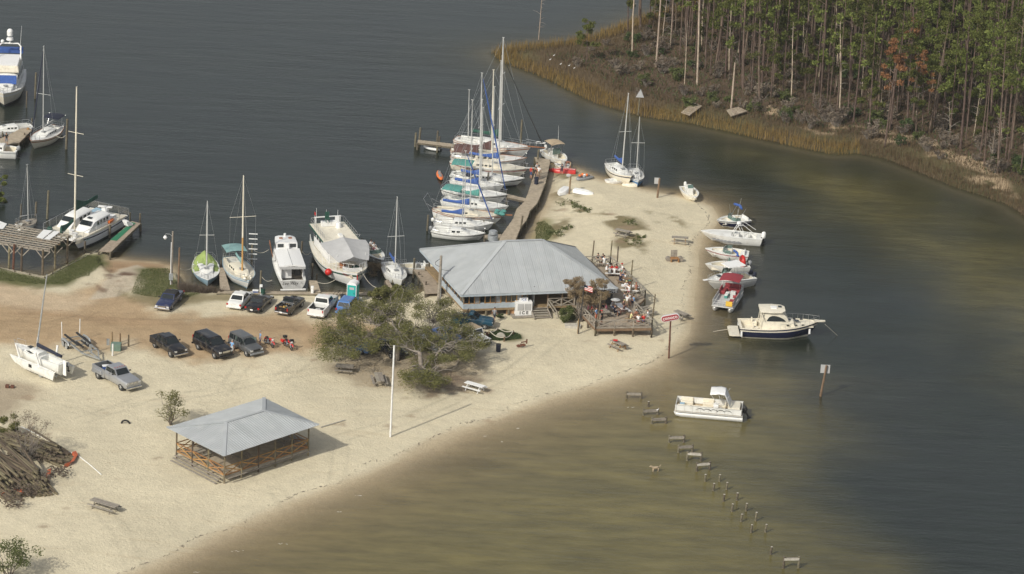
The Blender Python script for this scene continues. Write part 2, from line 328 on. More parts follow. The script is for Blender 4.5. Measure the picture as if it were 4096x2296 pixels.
for P_, c_, so, am in (([(-200, 690), (0, 676), (112, 699), (213, 641), (266, 640), (262, 662), (225, 690), (165, 722), (90, 722), (-50, 705), (-200, 705)], GR, .9, .95),
                   ([(355, 672), (428, 664), (450, 726), (520, 738), (500, 750), (460, 756), (390, 752), (312, 742), (345, 722)], GR, .9, .9),
                   ([(310, 735), (420, 745), (530, 738), (700, 744), (700, 752), (600, 760), (480, 765), (400, 775), (320, 750)], GB, 1.0, .8),
                   ([(1229, 838), (1264, 832), (1312, 845), (1318, 855), (1275, 862), (1234, 857)], (.15, .14, .065), .6, .95),
                   ([(1345, 548), (1375, 540), (1400, 575), (1385, 605), (1350, 606), (1335, 600)], (.2, .2, .08), .9, .8)):
    zone(col, P_, c_, so, amt=am)
for P_ in ([(1395, 512), (1420, 506), (1470, 510), (1468, 516), (1400, 519)], [(1425, 526), (1450, 521), (1495, 526), (1492, 534), (1440, 534)],
           [(1380, 560), (1430, 545), (1425, 580), (1392, 595)], [(1528, 560), (1555, 545), (1600, 552), (1622, 575), (1595, 590), (1545, 580)], [(1550, 600), (1600, 585), (1625, 610), (1600, 640), (1560, 625)],
           [(1398, 430), (1425, 428), (1480, 440), (1430, 450)], [(1395, 470), (1450, 488), (1440, 500), (1400, 492)], [(1640, 535), (1700, 545), (1720, 560), (1660, 560)],
           [(1520, 535), (1570, 545), (1560, 555), (1510, 550)]):
    zone(col, P_, (.2, .165, .09), 1.0, amt=.95, nscale=1.6, thr=.5, seed=33)
def track(pts, gap=.8, amt=.12, wd=.17):
    for sg in (1, -1):
        W = [on('D', *p) for p in pts]; Q = []
        for i, p in enumerate(W): d = (W[min(i + 1, len(W) - 1)] - W[max(i - 1, 0)]).normalized(); Q.append((p.x - d.y * gap * sg, p.y + d.x * gap * sg))
        for (ax, ay), (bx, by) in zip(Q[:-1], Q[1:]):
            jx = np.where((xs > min(ax, bx) - 1) & (xs < max(ax, bx) + 1))[0]; jy = np.where((ys > min(ay, by) - 1) & (ys < max(ay, by) + 1))[0]
            if len(jx) < 2 or len(jy) < 2: continue
            k = (slice(jy[0], jy[-1] + 1), slice(jx[0], jx[-1] + 1)); x, y = X[k], Y[k]; ex, ey = bx - ax, by - ay; t = np.clip(((x - ax) * ex + (y - ay) * ey) / (ex * ex + ey * ey), 0, 1)
            col[k] *= 1 - (amt * np.exp(-((x - ax - t * ex) ** 2 + (y - ay - t * ey) ** 2) / wd ** 2) * (.4 + vnoise(x, y, 2, 9)))[..., None]
GH = (xs, ys, np.full_like(Z, .55))
for T_ in ([(0, 800), (200, 812), (450, 810), (700, 822), (860, 800)], [(-20, 780), (180, 790), (420, 800), (640, 790), (820, 780)], [(300, 700), (270, 760), (200, 800), (60, 830)], [(330, 700), (380, 770), (520, 810), (700, 830)], [(560, 960), (470, 930), (400, 880), (360, 830)],
           [(700, 1360), (745, 1320), (735, 1270), (700, 1230), (640, 1220)], [(120, 1000), (250, 1040), (420, 1010), (650, 960), (820, 930)], [(-20, 1100), (120, 1150), (300, 1330), (350, 1440)], [(1320, 880), (1150, 1000), (1000, 1060), (860, 1100), (850, 1200)], [(700, 770), (760, 830), (780, 900), (700, 960)], [(610, 920), (560, 990), (380, 1000), (200, 1060)], [(900, 1040), (1060, 1040), (1300, 930), (1400, 850)]): track(T_)
GH = (xs, ys, Z)
# litter and shade-free dirt under the oak
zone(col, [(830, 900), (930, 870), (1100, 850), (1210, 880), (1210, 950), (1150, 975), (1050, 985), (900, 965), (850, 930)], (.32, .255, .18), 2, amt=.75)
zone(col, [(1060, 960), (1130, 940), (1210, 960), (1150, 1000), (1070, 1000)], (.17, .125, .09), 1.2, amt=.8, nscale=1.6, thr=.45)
for q in range(46):
    a, b = [(rs.uniform(20, 420), rs.uniform(970, 1400)), (rs.uniform(420, 1250), rs.uniform(900, 1120)), (rs.uniform(1400, 1720), rs.uniform(500, 900))][q % 3]
    r = rs.uniform(8, 26); zone(col, [(a - r, b), (a, b - r * .25), (a + r, b), (a, b + r * .25)], (.3, .22, .15), .35, amt=.6, nscale=1, thr=.5, seed=40 + q)
# wet sand by the water line
wet = sstep(1.6, -.2, dmn + wob * .3) * (~steep)
col = col * (1 - wet[..., None] * .55) + C3v((.34, .25, .15)) * wet[..., None] * .55
# far shore
ff = (df > -1.5) & (df > dm - 200) & (Y > -20)
fc = C3v((.115, .085, .05)) * (1 + (n1[..., None] - .5) * .9)
fi = sstep(.5, 0, sstep(3, 14, df))[..., None]
gr = sstep(.45, .65, vnoise(X, Y, 7, 14))[..., None]
fcol = fc * (1 - .5 * gr) + C3v((.085, .09, .035)) * .5 * gr
fcol = fcol * fi + (C3v((.1, .07, .047)) * (.7 + .6 * n2[..., None])) * (1 - fi)
m_ = sstep(-1.5, -.2, df)[..., None] * (zf > zm)[..., None]
col = col * (1 - m_) + fcol * m_
for P_ in ([(2020, 318), (2150, 328), (2160, 340), (2060, 335)], [(2100, 305), (2260, 335), (2390, 372), (2330, 378), (2180, 345), (2090, 325)], [(1900, 265), (2000, 290), (2000, 300), (1900, 280)],
           [(2340, 375), (2450, 392), (2520, 420), (2500, 440), (2420, 415), (2340, 395)], [(2420, 435), (2520, 450), (2560, 490), (2480, 470)], [(1900, 278), (1935, 268), (2010, 300), (1960, 296)]):
    zone(col, P_, (.5, .38, .25), 1.0, amt=.8, nscale=2, thr=.45, seed=77)
tm = bpy.data.materials.new('ground'); tm.use_nodes = True; N = tm.node_tree.nodes; Lk = tm.node_tree.links; b = N['Principled BSDF']
b.inputs['Roughness'].default_value = .95; b.inputs['Specular IOR Level'].default_value = .15
va = N.new('ShaderNodeVertexColor'); va.layer_name = 'Col'; tc = N.new('ShaderNodeTexCoord')
def nse(N, Lk, tc, sc, det=5, rough=.6, mp=None):
    n = N.new('ShaderNodeTexNoise'); n.inputs['Scale'].default_value = sc; n.inputs['Detail'].default_value = det; n.inputs['Roughness'].default_value = rough
    if mp: q = N.new('ShaderNodeMapping'); q.inputs['Scale'].default_value = mp[0]; q.inputs['Rotation'].default_value = mp[1]; Lk.new(tc.outputs['Object'], q.inputs[0]); Lk.new(q.outputs[0], n.inputs[0])
    else: Lk.new(tc.outputs['Object'], n.inputs[0])
    return n
def rng(N, Lk, src, a, b_, c, d): r = N.new('ShaderNodeMapRange'); r.inputs[1].default_value = a; r.inputs[2].default_value = b_; r.inputs[3].default_value = c; r.inputs[4].default_value = d; Lk.new(src, r.inputs[0]); return r
h1 = N.new('ShaderNodeHueSaturation'); Lk.new(va.outputs[0], h1.inputs['Color']); na = nse(N, Lk, tc, 1.3); ra = rng(N, Lk, na.outputs[0], .3, .7, .93, 1.07); Lk.new(ra.outputs[0], h1.inputs['Value'])
h2 = N.new('ShaderNodeHueSaturation'); Lk.new(h1.outputs[0], h2.inputs['Color']); nb = nse(N, Lk, tc, 7, 4, .7); rb = rng(N, Lk, nb.outputs[0], .3, .7, .9, 1.08); Lk.new(rb.outputs[0], h2.inputs['Value'])
nd = nse(N, Lk, tc, .9, 6, .75); rd = rng(N, Lk, nd.outputs[0], .62, .7, 0, .45)
mx = N.new('ShaderNodeMixRGB'); mx.blend_type = 'MULTIPLY'; Lk.new(rd.outputs[0], mx.inputs[0]); Lk.new(h2.outputs[0], mx.inputs[1]); mx.inputs[2].default_value = (.68, .56, .45, 1)
nt_ = nse(N, Lk, tc, .5, 6, .7, ((.16, 1.6, 1), (0, 0, R(12)))); rt = rng(N, Lk, nt_.outputs[0], .56, .66, 0, .3)
m2 = N.new('ShaderNodeMixRGB'); m2.blend_type = 'MULTIPLY'; Lk.new(rt.outputs[0], m2.inputs[0]); Lk.new(mx.outputs[0], m2.inputs[1]); m2.inputs[2].default_value = (.8, .72, .63, 1)
Lk.new(m2.outputs[0], b.inputs['Base Color'])
nc = nse(N, Lk, tc, 3.2, 5, .7); bp = N.new('ShaderNodeBump'); bp.inputs['Strength'].default_value = .8; bp.inputs['Distance'].default_value = .14; Lk.new(nc.outputs[0], bp.inputs['Height']); Lk.new(bp.outputs[0], b.inputs['Normal'])
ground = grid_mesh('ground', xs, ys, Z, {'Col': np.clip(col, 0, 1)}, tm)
# water
wx = axis(-92, 92, .8); wy = axis(-92, 135, .8); WX, WY = np.meshgrid(wx, wy)
wm, wi = sdist(WX, WY, PM); wf, _ = sdist(WX, WY, PF); wst = MS[wi] == 1
nn = vnoise(WX, WY, 14, 50, 4); nk = vnoise(WX * .6 + WY * .25, WY * 1.6, 7, 51, 4)
def wz(pts, soft, k=1.0):
    d, _ = sdist(WX, WY, world_poly(pts)); return sstep(-soft, soft, d + (nn - .5) * soft * 1.4) * k
deep = C3v((.012, .018, .0135)); olive = C3v((.142, .12, .043)); pale = C3v((.36, .27, .14))
s1 = wz([(-600, 1600), (322, 1440), (1026, 1130), (1500, 960), (1700, 860), (1790, 850), (1840, 925), (1930, 955), (1940, 1040), (2000, 1200), (2080, 1500), (2200, 1900), (-500, 2600)], 13)
s2 = wz([(1850, 375), (1960, 430), (2080, 480), (2200, 570), (2350, 700), (2500, 830), (2900, 1100), (2900, 640), (2600, 575), (2400, 500), (2200, 435), (2050, 395)], 12, .45)
s3 = wz([(1960, 440), (2100, 500), (2250, 590), (2420, 720), (2650, 850), (2700, 800), (2450, 660), (2250, 540), (2080, 450)], 6, .6)
s = np.clip(np.maximum(s1 * (.62 + .5 * nk), s2 * (.4 + .9 * nk) + s3 * .5), 0, 1)
dfs = np.maximum(-wf, 0); s = np.maximum(s, .3 * np.exp(-dfs / 5))
wc = deep * (1 - s[..., None]) + olive * s[..., None]
harb, _ = sdist(WX, WY, world_poly([(-900, 700), (0, 685), (450, 745), (1045, 750), (1200, 715), (1290, 655), (1345, 590), (1386, 500), (1400, 400), (1500, 430), (1610, 460), (1700, 470), (1700, 300), (1500, 100), (1500, -200), (-900, -200)]))
east, _ = sdist(WX, WY, world_poly([(1500, 400), (1500, 900), (1640, 905), (1760, 900), (1900, 930), (2300, 930), (2300, 300), (1700, 300)]))
wmq = wm * (1 + 4.5 * sstep(-1, 1.5, harb) + 1.5 * sstep(-3, 3, east))
lit = np.exp(-np.maximum(-wmq, 0) / 6.5)
lit = np.maximum(lit, .0); wc = wc * (1 - lit[..., None] * .8) + pale * lit[..., None] * .8
dk = wz([(1000, 1180), (1150, 1120), (1340, 1120), (1290, 1170), (1100, 1200)], 2.5, .5) * sstep(.4, .6, nk)
dk = np.maximum(dk, wz([(1715, 780), (1750, 790), (1775, 900), (1745, 940), (1700, 890)], 2, .6)); dk = np.maximum(dk, wz([(1820, 880), (1950, 900), (1880, 940), (1760, 930)], 3, .4))
wc = wc * (1 - dk[..., None] * .6)
depth = np.maximum(-wmq * .07, 0); dpf = np.maximum(-wf * .07, 0); dep = np.minimum(depth, dpf + .25)
op = 1 - np.exp(-np.maximum(dep + (nn - .5) * .04, 0) * 3.6); op = np.clip(op, .03, 1)
par = np.stack([op, s1, np.clip(np.exp(-np.maximum(-wm, 0) / 14), 0, 1)], -1)
wmt = bpy.data.materials.new('water'); wmt.use_nodes = True; N = wmt.node_tree.nodes; Lk = wmt.node_tree.links; b = N['Principled BSDF']
b.inputs['Roughness'].default_value = .16; b.inputs['IOR'].default_value = 1.33
va = N.new('ShaderNodeVertexColor'); va.layer_name = 'Col'; vp = N.new('ShaderNodeVertexColor'); vp.layer_name = 'Par'; tc = N.new('ShaderNodeTexCoord')
sp = N.new('ShaderNodeSeparateColor'); Lk.new(vp.outputs[0], sp.inputs[0]); Lk.new(sp.outputs[0], b.inputs['Alpha'])
h = N.new('ShaderNodeHueSaturation'); Lk.new(va.outputs[0], h.inputs['Color']); nl = nse(N, Lk, tc, .35, 6, .65, ((.5, 1.6, 1), (0, 0, R(14)))); rl = rng(N, Lk, nl.outputs[0], .3, .7, .72, 1.28); Lk.new(rl.outputs[0], h.inputs['Value'])
Lk.new(h.outputs[0], b.inputs['Base Color'])
w1 = nse(N, Lk, tc, 1.5, 4, .6, ((.6, 1.5, 1), (0, 0, R(10)))); w2 = nse(N, Lk, tc, .22, 3, .5, ((.45, 2.4, 1), (0, 0, R(12)))); w3 = nse(N, Lk, tc, 4.5, 3, .6)
ad = N.new('ShaderNodeMath'); ad.operation = 'MULTIPLY_ADD'; Lk.new(w2.outputs[0], ad.inputs[0]); ad.inputs[1].default_value = 1.5; Lk.new(w1.outputs[0], ad.inputs[2])
a2 = N.new('ShaderNodeMath'); a2.operation = 'MULTIPLY_ADD'; Lk.new(w3.outputs[0], a2.inputs[0]); a2.inputs[1].default_value = .3; Lk.new(ad.outputs[0], a2.inputs[2])
bp = N.new('ShaderNodeBump'); gu = nse(N, Lk, tc, .03, 5, .6, ((.6, 1.5, 1), (0, 0, R(20)))); gr2 = rng(N, Lk, gu.outputs[0], .35, .65, .1, .45); Lk.new(gr2.outputs[0], bp.inputs['Strength']); bp.inputs['Distance'].default_value = .15; Lk.new(a2.outputs[0], bp.inputs['Height']); Lk.new(bp.outputs[0], b.inputs['Normal'])
water = grid_mesh('water', wx, wy, np.zeros_like(WX), {'Col': np.clip(wc, 0, 1), 'Par': par}, wmt)
hz = bpy.data.materials.new('thin_haze'); hz.use_nodes = True; hn = hz.node_tree; hn.nodes.remove(hn.nodes['Principled BSDF']); pv_ = hn.nodes.new('ShaderNodeVolumePrincipled'); pv_.inputs['Density'].default_value = .00007; pv_.inputs['Color'].default_value = (.9, .92, .93, 1); hn.links.new(pv_.outputs[0], hn.nodes['Material Output'].inputs['Volume'])
# boats
def place(bow, stern, zb, zs, s):
    """bow and stern deck points seen on the survey sheet -> stern-centre origin, heading, length"""
    B = at(s, *bow, zb); S = at(s, *stern, zs); d = B - S; L = math.hypot(d.x, d.y)
    return Vector((S.x, S.y, 0)), math.atan2(d.y, d.x), L
def hb(t, tw, full=2.3, tm=.42):                       # half-beam fraction at station t (0 stern .. 1 bow)
    if t < tm: return tw + (1 - tw) * math.sin(math.pi / 2 * t / tm)
    return max(0.0, 1 - ((t - tm) / (1 - tm)) ** full)
def sheer(t, fs, fm, fb): return fs * (1 - t) * (1 - 2 * t) + 4 * fm * t * (1 - t) + fb * t * (2 * t - 1)
class Hull:
    def __init__(s, L, B, fs, fm, fb, tw=.6, rake=.12, srake=0.03, full=2.3, draft=.35, n=16, V=.5, tm=.42):
        s.L, s.B, s.f, s.tw, s.rake, s.srake, s.full, s.dr, s.n, s.V, s.tm = L, B, (fs, fm, fb), tw, rake, srake, full, draft, n, V, tm
    def z(s, t): return sheer(t, *s.f)
    def b(s, t): return hb(t, s.tw, s.full, s.tm) * s.B / 2
    def x(s, t, k=1.0):                            # k: 1 at the sheer, 0 at the waterline
        return s.L * t - (1 - k) * s.L * s.rake * sstep(.45, 1, np.float64(t)) ** 1.3 + (1 - k) * s.L * s.srake * (1 - sstep(0, .5, np.float64(t)))
    def mesh(s, mats, name='hull', parent=None, band=None, boot=True, inner=False):
        """mats: topsides, stripe, boot, bottom"""
        rings = []; lv = [(1, 1, 1), (.86, .985, .9), (.74, .97, .8), (.5, .93, .6), (.16, .82, .22), (.0, .74, .05), (-.55, .45, -.15), (-1, .02, -.3)]
        for i in range(s.n + 1):
            t = i / s.n; t = 1 - (1 - t) ** 1.25; z = s.z(t); bb = max(s.b(t), .012); ring = []
            fl = 1 - (1 - s.V) * 0 - s.V * sstep(.5, 1, np.float64(t)) * .55
            for sg in (1, -1):
                seq = lv if sg == 1 else lv[-2::-1]
                for kz, kb, kx in seq:
                    zz = z * kz if kz >= 0 else s.dr * kz * (1 - sstep(.75, 1.0, np.float64(t)) * .7)
                    kbb = 1 - (1 - kb) * (1 + (1 - fl) * 2.2); kbb = max(kbb, .02)
                    ring.append(Vector((s.x(t, max(kx, -.3)), sg * bb * kbb, zz)))
            rings.append(ring)
        n = len(rings[0]); row = [0, 1, 0, 0, 2, 3, 3, 3, 3, 2, 0, 0, 1, 0, 0]
        m = MB(); fs = []; ms = []; vs = [v for r in rings for v in r]
        for i in range(s.n):
            for j in range(n - 1): fs.append((i * n + j, (i + 1) * n + j, (i + 1) * n + j + 1, i * n + j + 1)); ms.append(row[j])
        fs.append(tuple(range(n))); ms.append(0)
        m.add(vs, fs, ms); return m.build(name, mats, parent, smooth='auto')
    def deck(s, m_, parent=None, wells=(), name='deck', inset=.03, drop=.02, camber=.05, floor=None, coam=None):
        """deck with rectangular-ish openings; wells: (t0, t1, halfwidth fraction, floor z)"""
        ts = sorted(set([1 - (1 - i / s.n) ** 1.25 for i in range(s.n + 1)] + [w_[0] for w_ in wells] + [w_[1] for w_ in wells])); m = MB()
        def q(t, f): return Vector((s.x(t), f * max(s.b(t) - inset, .005), s.z(t) - drop + camber * (1 - f * f) * s.b(t)))
        for a, b in zip(ts[:-1], ts[1:]):
            mid = (a + b) / 2; w_ = next((w for w in wells if w[0] - 1e-6 <= a and b <= w[1] + 1e-6), None)
            if w_:
                f = w_[2]; zf = w_[3]
                for sg in (1, -1):
                    m.quad(q(a, sg), q(a, sg * f), q(b, sg * f), q(b, sg), 0)
                    A, B_ = q(a, sg * f), q(b, sg * f); m.quad(A, Vector((A.x, A.y, zf)), Vector((B_.x, B_.y, zf)), B_, 1)
                A, B_ = q(a, f), q(b, f)
                m.quad((A.x, A.y, zf), (A.x, -A.y, zf), (B_.x, -B_.y, zf), (B_.x, B_.y, zf), 1)
                for t, e in ((a, w_[0]), (b, w_[1])):
                    if abs(t - e) < 1e-6: A = q(t, f); m.quad((A.x, A.y, zf), (A.x, -A.y, zf), (A.x, -A.y, A.z), (A.x, A.y, A.z), 1)
            else: m.add([q(a, 1), q(a, 0), q(a, -1), q(b, 1), q(b, 0), q(b, -1)], [(0, 1, 4, 3), (1, 2, 5, 4)], 0)
        for sg in (1, -1):                          # toe rail
            pts = [Vector((s.x(t), sg * max(s.b(t), .01), s.z(t) + .01)) for t in ts]
            for a, b in zip(pts[:-1], pts[1:]): m.beam(a, b, .05, .05, 2)
        a = Vector((s.x(0), s.b(0), s.z(0))); m.beam(a, (a.x, -a.y, a.z), .05, .05, 2)
        return m.build(name, [m_, floor or m_, coam or m_], parent)
    def rail(s, t0, t1, h, r=.018, n=6, m_=None, parent=None, name='rail', mid=True, close=False, both=True):
        m = MB()
        for sg in ((1, -1) if both else (1,)):
            pts = []
            for i in range(n + 1):
                t = t0 + (t1 - t0) * i / n; p = Vector((s.x(t), sg * max(s.b(t) - .06, .03), s.z(t))); m.cyl(p, p + Vector((0, 0, h)), r, n=4); pts.append(p + Vector((0, 0, h)))
            m.tube(pts, r, 4)
            if mid: m.tube([p - Vector((0, 0, h / 2)) for p in pts], r * .7, 4)
            if sg == 1: e = pts[-1] if close != 'stern' else pts[0]
            else:
                if close: m.cyl(e, pts[-1] if close != 'stern' else pts[0], r, n=4)
        return m.build(name, m_ or M['steel'], parent)
def cabin(parent, x0, x1, w0, w1, z0, h, mtop, nwin=3, slope=.25, front=.35, wm=None, name='cabin', round_=.12, winh=.42, side=.82, hatch=True, rear=.04, ww=.7, mside=None):
    """coachroof: x0 aft, x1 forward; windows along each side"""
    m = MB(); rings = []
    secs = [(0, 1.0, 1.0), (rear, 1, 1), (.5, 1, .98), (1 - front, 1, .9), (1.0, 1, .12)]
    for t, kw, kh in secs:
        x = x0 + (x1 - x0) * t; wd = (w0 + (w1 - w0) * t) / 2 * kw; hh = h * (kh if t > 0 else .98)
        rings.append([Vector((x, wd, z0)), Vector((x, wd * (1 - slope * .35 * kh), z0 + hh * .86)), Vector((x, wd * .7, z0 + hh)), Vector((x, 0, z0 + hh * 1.05)), Vector((x, -wd * .7, z0 + hh)), Vector((x, -wd * (1 - slope * .35 * kh), z0 + hh * .86)), Vector((x, -wd, z0))])
    m.loft(rings, 0, closed=False, cap=(True, True)); c = m.build(name, mtop, parent, smooth='auto')
    for k in range(nwin):
        a = .08 + (.84 - front) * k / max(nwin, 1) * 1.02; b = a + (.84 - front) / max(nwin, 1) * ww
        for sg in (1, -1):
            w = MB(); vs = []
            for t, kz in ((a, .35), (b, .35), (b, .35 + winh), (a, .35 + winh)):
                x = x0 + (x1 - x0) * t; wd = (w0 + (w1 - w0) * t) / 2; q = kz / .86; vs.append(Vector((x, sg * (wd * (1 - slope * .35 * q) + .008), z0 + h * kz)))
            w.quad(*vs); w.quad(*[v - Vector((0, sg * .02, 0)) for v in vs]); w.build('window', wm or M['glass'], parent)
    if hatch:
        xh = x0 + (x1 - x0) * .62; MB().box((xh, 0, z0 + h * 1.03 + .02), (.5, .5, .06)).build('hatch', M['glass'] if hatch == 2 else M['grey'], parent)
    return c
def mast(parent, x, z, h, r=.075, rake=0.02, spr=(.55,), sw=.9, m_=None, boom=None, cover=None, H=None, stays=True, jib=None, low=None, tip=None, base=None, covd=.3):
    m = MB(); r *= .82; top = Vector((x - rake * h, 0, z + h)); foot = Vector((x, 0, z))
    if low: mid = foot.lerp(top, .35); m.cyl(foot, mid, r, r * .95, 8, 1); m.cyl(mid, top, r * .95, r * .6, 8, 0)
    else: m.tube([foot, foot.lerp(top, .6), top], [r, r * .95, r * .62], 8)
    m.box(top + Vector((0, 0, .04)), (.3, .06, .05))
    o = m.build('mast', [m_ or M['alu'], low or M['alu']], parent)
    for k in spr:
        p = foot.lerp(top, k); q = MB(); q.beam(p + Vector((0, -sw, 0)), p + Vector((0, sw, 0)), .07, .04); q.ball(p + Vector((0, sw, 0)), .05, 6, 3); q.ball(p + Vector((0, -sw, 0)), .05, 6, 3); q.build('spreader', m_ or M['alu'], parent)
    if boom:
        a = foot + Vector((-.12, 0, boom[1])); b = a + Vector((-boom[0], 0, .12)); MB().cyl(a, b, .06, .05, 8).build('boom', m_ or M['alu'], parent)
        if cover:
            m = MB(); rings = []
            for i in range(9):
                t = i / 8; c = a.lerp(b, t * .98); hh = covd * (1.9 * (1 - t) ** 3 + .55 + .12 * math.sin(t * 9)); ww = .13 * (1 - .35 * t)
                rings.append([c + Vector((0, ww * math.cos(u), .06 + (hh if math.sin(u) > 0 else .16) * math.sin(u))) for u in [2 * math.pi * k / 10 for k in range(10)]])
            m.loft(rings); m.build('sail_cover', cover, parent, smooth='auto')
    if stays and H:
        m = MB(); bow = Vector((H.x(.985), 0, H.z(1) + .05)); st = Vector((H.x(.01), 0, H.z(0) + .05))
        m.cyl(top, bow, .013, n=4); m.cyl(top, st, .011, n=4)
        for sg in (1, -1):
            tt = min(max((x - .2) / H.L, .05), .95); ch = Vector((x - .2, sg * (H.b(tt) - .05), H.z(tt)))
            p = top
            for k in reversed(spr): e = foot.lerp(top, k) + Vector((0, sg * sw, 0)); m.cyl(p, e, .011, n=4); p = e
            m.cyl(p, ch, .011, n=4)
        m.build('rigging', M['galv'], parent)
        if jib: 
            q = MB(); n_ = 10; rr = [.03 + .06 * math.sin(math.pi * min(1, (i / n_) * 1.0)) ** .5 for i in range(n_ + 1)]
            q.tube([bow.lerp(top, .03 + .92 * i / n_) for i in range(n_ + 1)], rr, 7); q.build('furled_jib', jib, parent)
    return top
def fenders(H, parent, spots, m_=None):
    for t, sg in spots:
        p = Vector((H.x(t), sg * (H.b(t) + .14), H.z(t) * .55)); MB().cyl(p - Vector((0, 0, .28)), p + Vector((0, 0, .28)), .12, n=8).build('fender', m_ or M['white2'], parent)
def outboard(parent, x, y, z, m_=None, s=1.0, tilt=0):
    m = MB(); T = Matrix.Translation((x, y, z)) @ Matrix.Rotation(tilt, 4, 'Y') @ Matrix.Scale(s, 4); m.T = T
    rings = []
    for k, (zz, a, b) in enumerate(((.0, .13, .1), (.08, .24, .17), (.35, .27, .19), (.52, .22, .16), (.6, .1, .07))):
        rings.append([Vector((-.22 + a * math.cos(u), b * math.sin(u), zz)) for u in [2 * math.pi * i / 10 for i in range(10)]])
    m.loft(rings); m.box((-.2, 0, -.35), (.16, .1, .75), 1); m.box((-.28, 0, -.66), (.42, .28, .03), 1); m.cyl((-.4, 0, -.78), (0, 0, -.78), .08, .04, 8, 1); m.box((-.02, 0, .0), (.2, .26, .3), 1)
    return m.build('outboard_motor', [m_ or M['white'], M['blackm']], parent, smooth='auto')
def wheelpod(parent, x, z, r=.3):
    m = MB(); m.box((x + .15, 0, z + .35), (.25, .25, .7), 1); n = 14
    m.tube([Vector((x, r * math.cos(2 * math.pi * i / n), z + .8 + r * math.sin(2 * math.pi * i / n))) for i in range(n + 1)], .02, 5); m.build('steering_wheel', [M['steel'], M['white']], parent)
def pulpits(H, parent, bow=True, stern=True, h=.6):
    if bow:
        m = MB(); pts = []
        for t, sg in ((.86, 1), (.93, 1), (.985, 1), (1.0, 0), (.985, -1), (.93, -1), (.86, -1)):
            p = Vector((H.x(t), sg * max(H.b(t) - .05, .04), H.z(t))); pts.append(p + Vector((.05 if sg == 0 else 0, 0, h)))
            if sg: m.cyl(p, pts[-1], .018, n=5)
        m.tube(pts, .02, 5); m.build('bow_pulpit', M['steel'], parent)
    if stern:
        m = MB(); pts = []
        for t, sg in ((.14, 1), (.02, 1), (.02, -1), (.14, -1)):
            p = Vector((H.x(t), sg * (H.b(t) - .05), H.z(t))); pts.append(p + Vector((0, 0, h))); m.cyl(p, pts[-1], .018, n=5)
        m.tube(pts, .02, 5); m.tube([p - Vector((0, 0, h * .5)) for p in pts], .014, 4); m.build('stern_rail', M['steel'], parent)
def bimini(parent, x0, x1, w, z, h, m_, arch=.18, name='bimini_top', frame=True, sag=.0, xfix=None):
    m = MB(); n = 6; g = []
    for i in range(n + 1):
        x = x0 + (x1 - x0) * i / n
        for j in range(7):
            f = -1 + j / 3; g.append(Vector((x, f * w / 2, z + h - arch * abs(f) ** 2.4 - .06 * abs(2 * i / n - 1) ** 3 - .02 * math.cos(i * math.pi))))
    fs = [(i * 7 + j, (i + 1) * 7 + j, (i + 1) * 7 + j + 1, i * 7 + j + 1) for i in range(n) for j in range(6)]
    m.add(g, fs); m.add([v - Vector((0, 0, .03)) for v in g], [f[::-1] for f in fs])
    per = [j for j in range(7)] + [(i + 1) * 7 + 6 for i in range(n)] + [n * 7 + j for j in range(5, -1, -1)] + [i * 7 for i in range(n - 1, 0, -1)]
    for a, b in zip(per, per[1:] + per[:1]): m.quad(g[a], g[b], g[b] - Vector((0, 0, .03)), g[a] - Vector((0, 0, .03)))
    o = m.build(name, m_, parent, smooth='auto')
    if frame:
        f = MB(); xf = xfix if xfix is not None else (x0 + x1) / 2
        for sg in (1, -1):
            for x in (x0 + .05, x1 - .05, (x0 + x1) / 2): f.cyl((xf + (x - xf) * .35, sg * w / 2 * .97, z), (x, sg * w / 2 * .98, z + h - arch), .018, n=5)
        f.build('bimini_frame', M['steel'], parent)
    return o
def windshield(parent, x, w, z, h, wrap=.9, lean=.35, m_=None):
    m = MB(); P_ = [(x - wrap, w / 2), (x - .25, w / 2 * .92), (x + .05, w / 2 * .45), (x + .05, -w / 2 * .45), (x - .25, -w / 2 * .92), (x - wrap, -w / 2)]
    for (a, b), (c, d) in zip(P_[:-1], P_[1:]): m.quad((a, b, z), (c, d, z), (c - lean * h, d * .93, z + h), (a - lean * h * .4, b * .93, z + h * (.75 if a == x - wrap else 1)))
    g = m.build('windshield', m_ or M['glassg'], parent); f = MB()
    f.tube([(a - (lean * h if i not in (0, 5) else lean * h * .4), b * .93, z + h * (.75 if i in (0, 5) else 1)) for i, (a, b) in enumerate(P_)], .02, 5); f.build('windshield_frame', M['steel'], parent)
SAILS = []
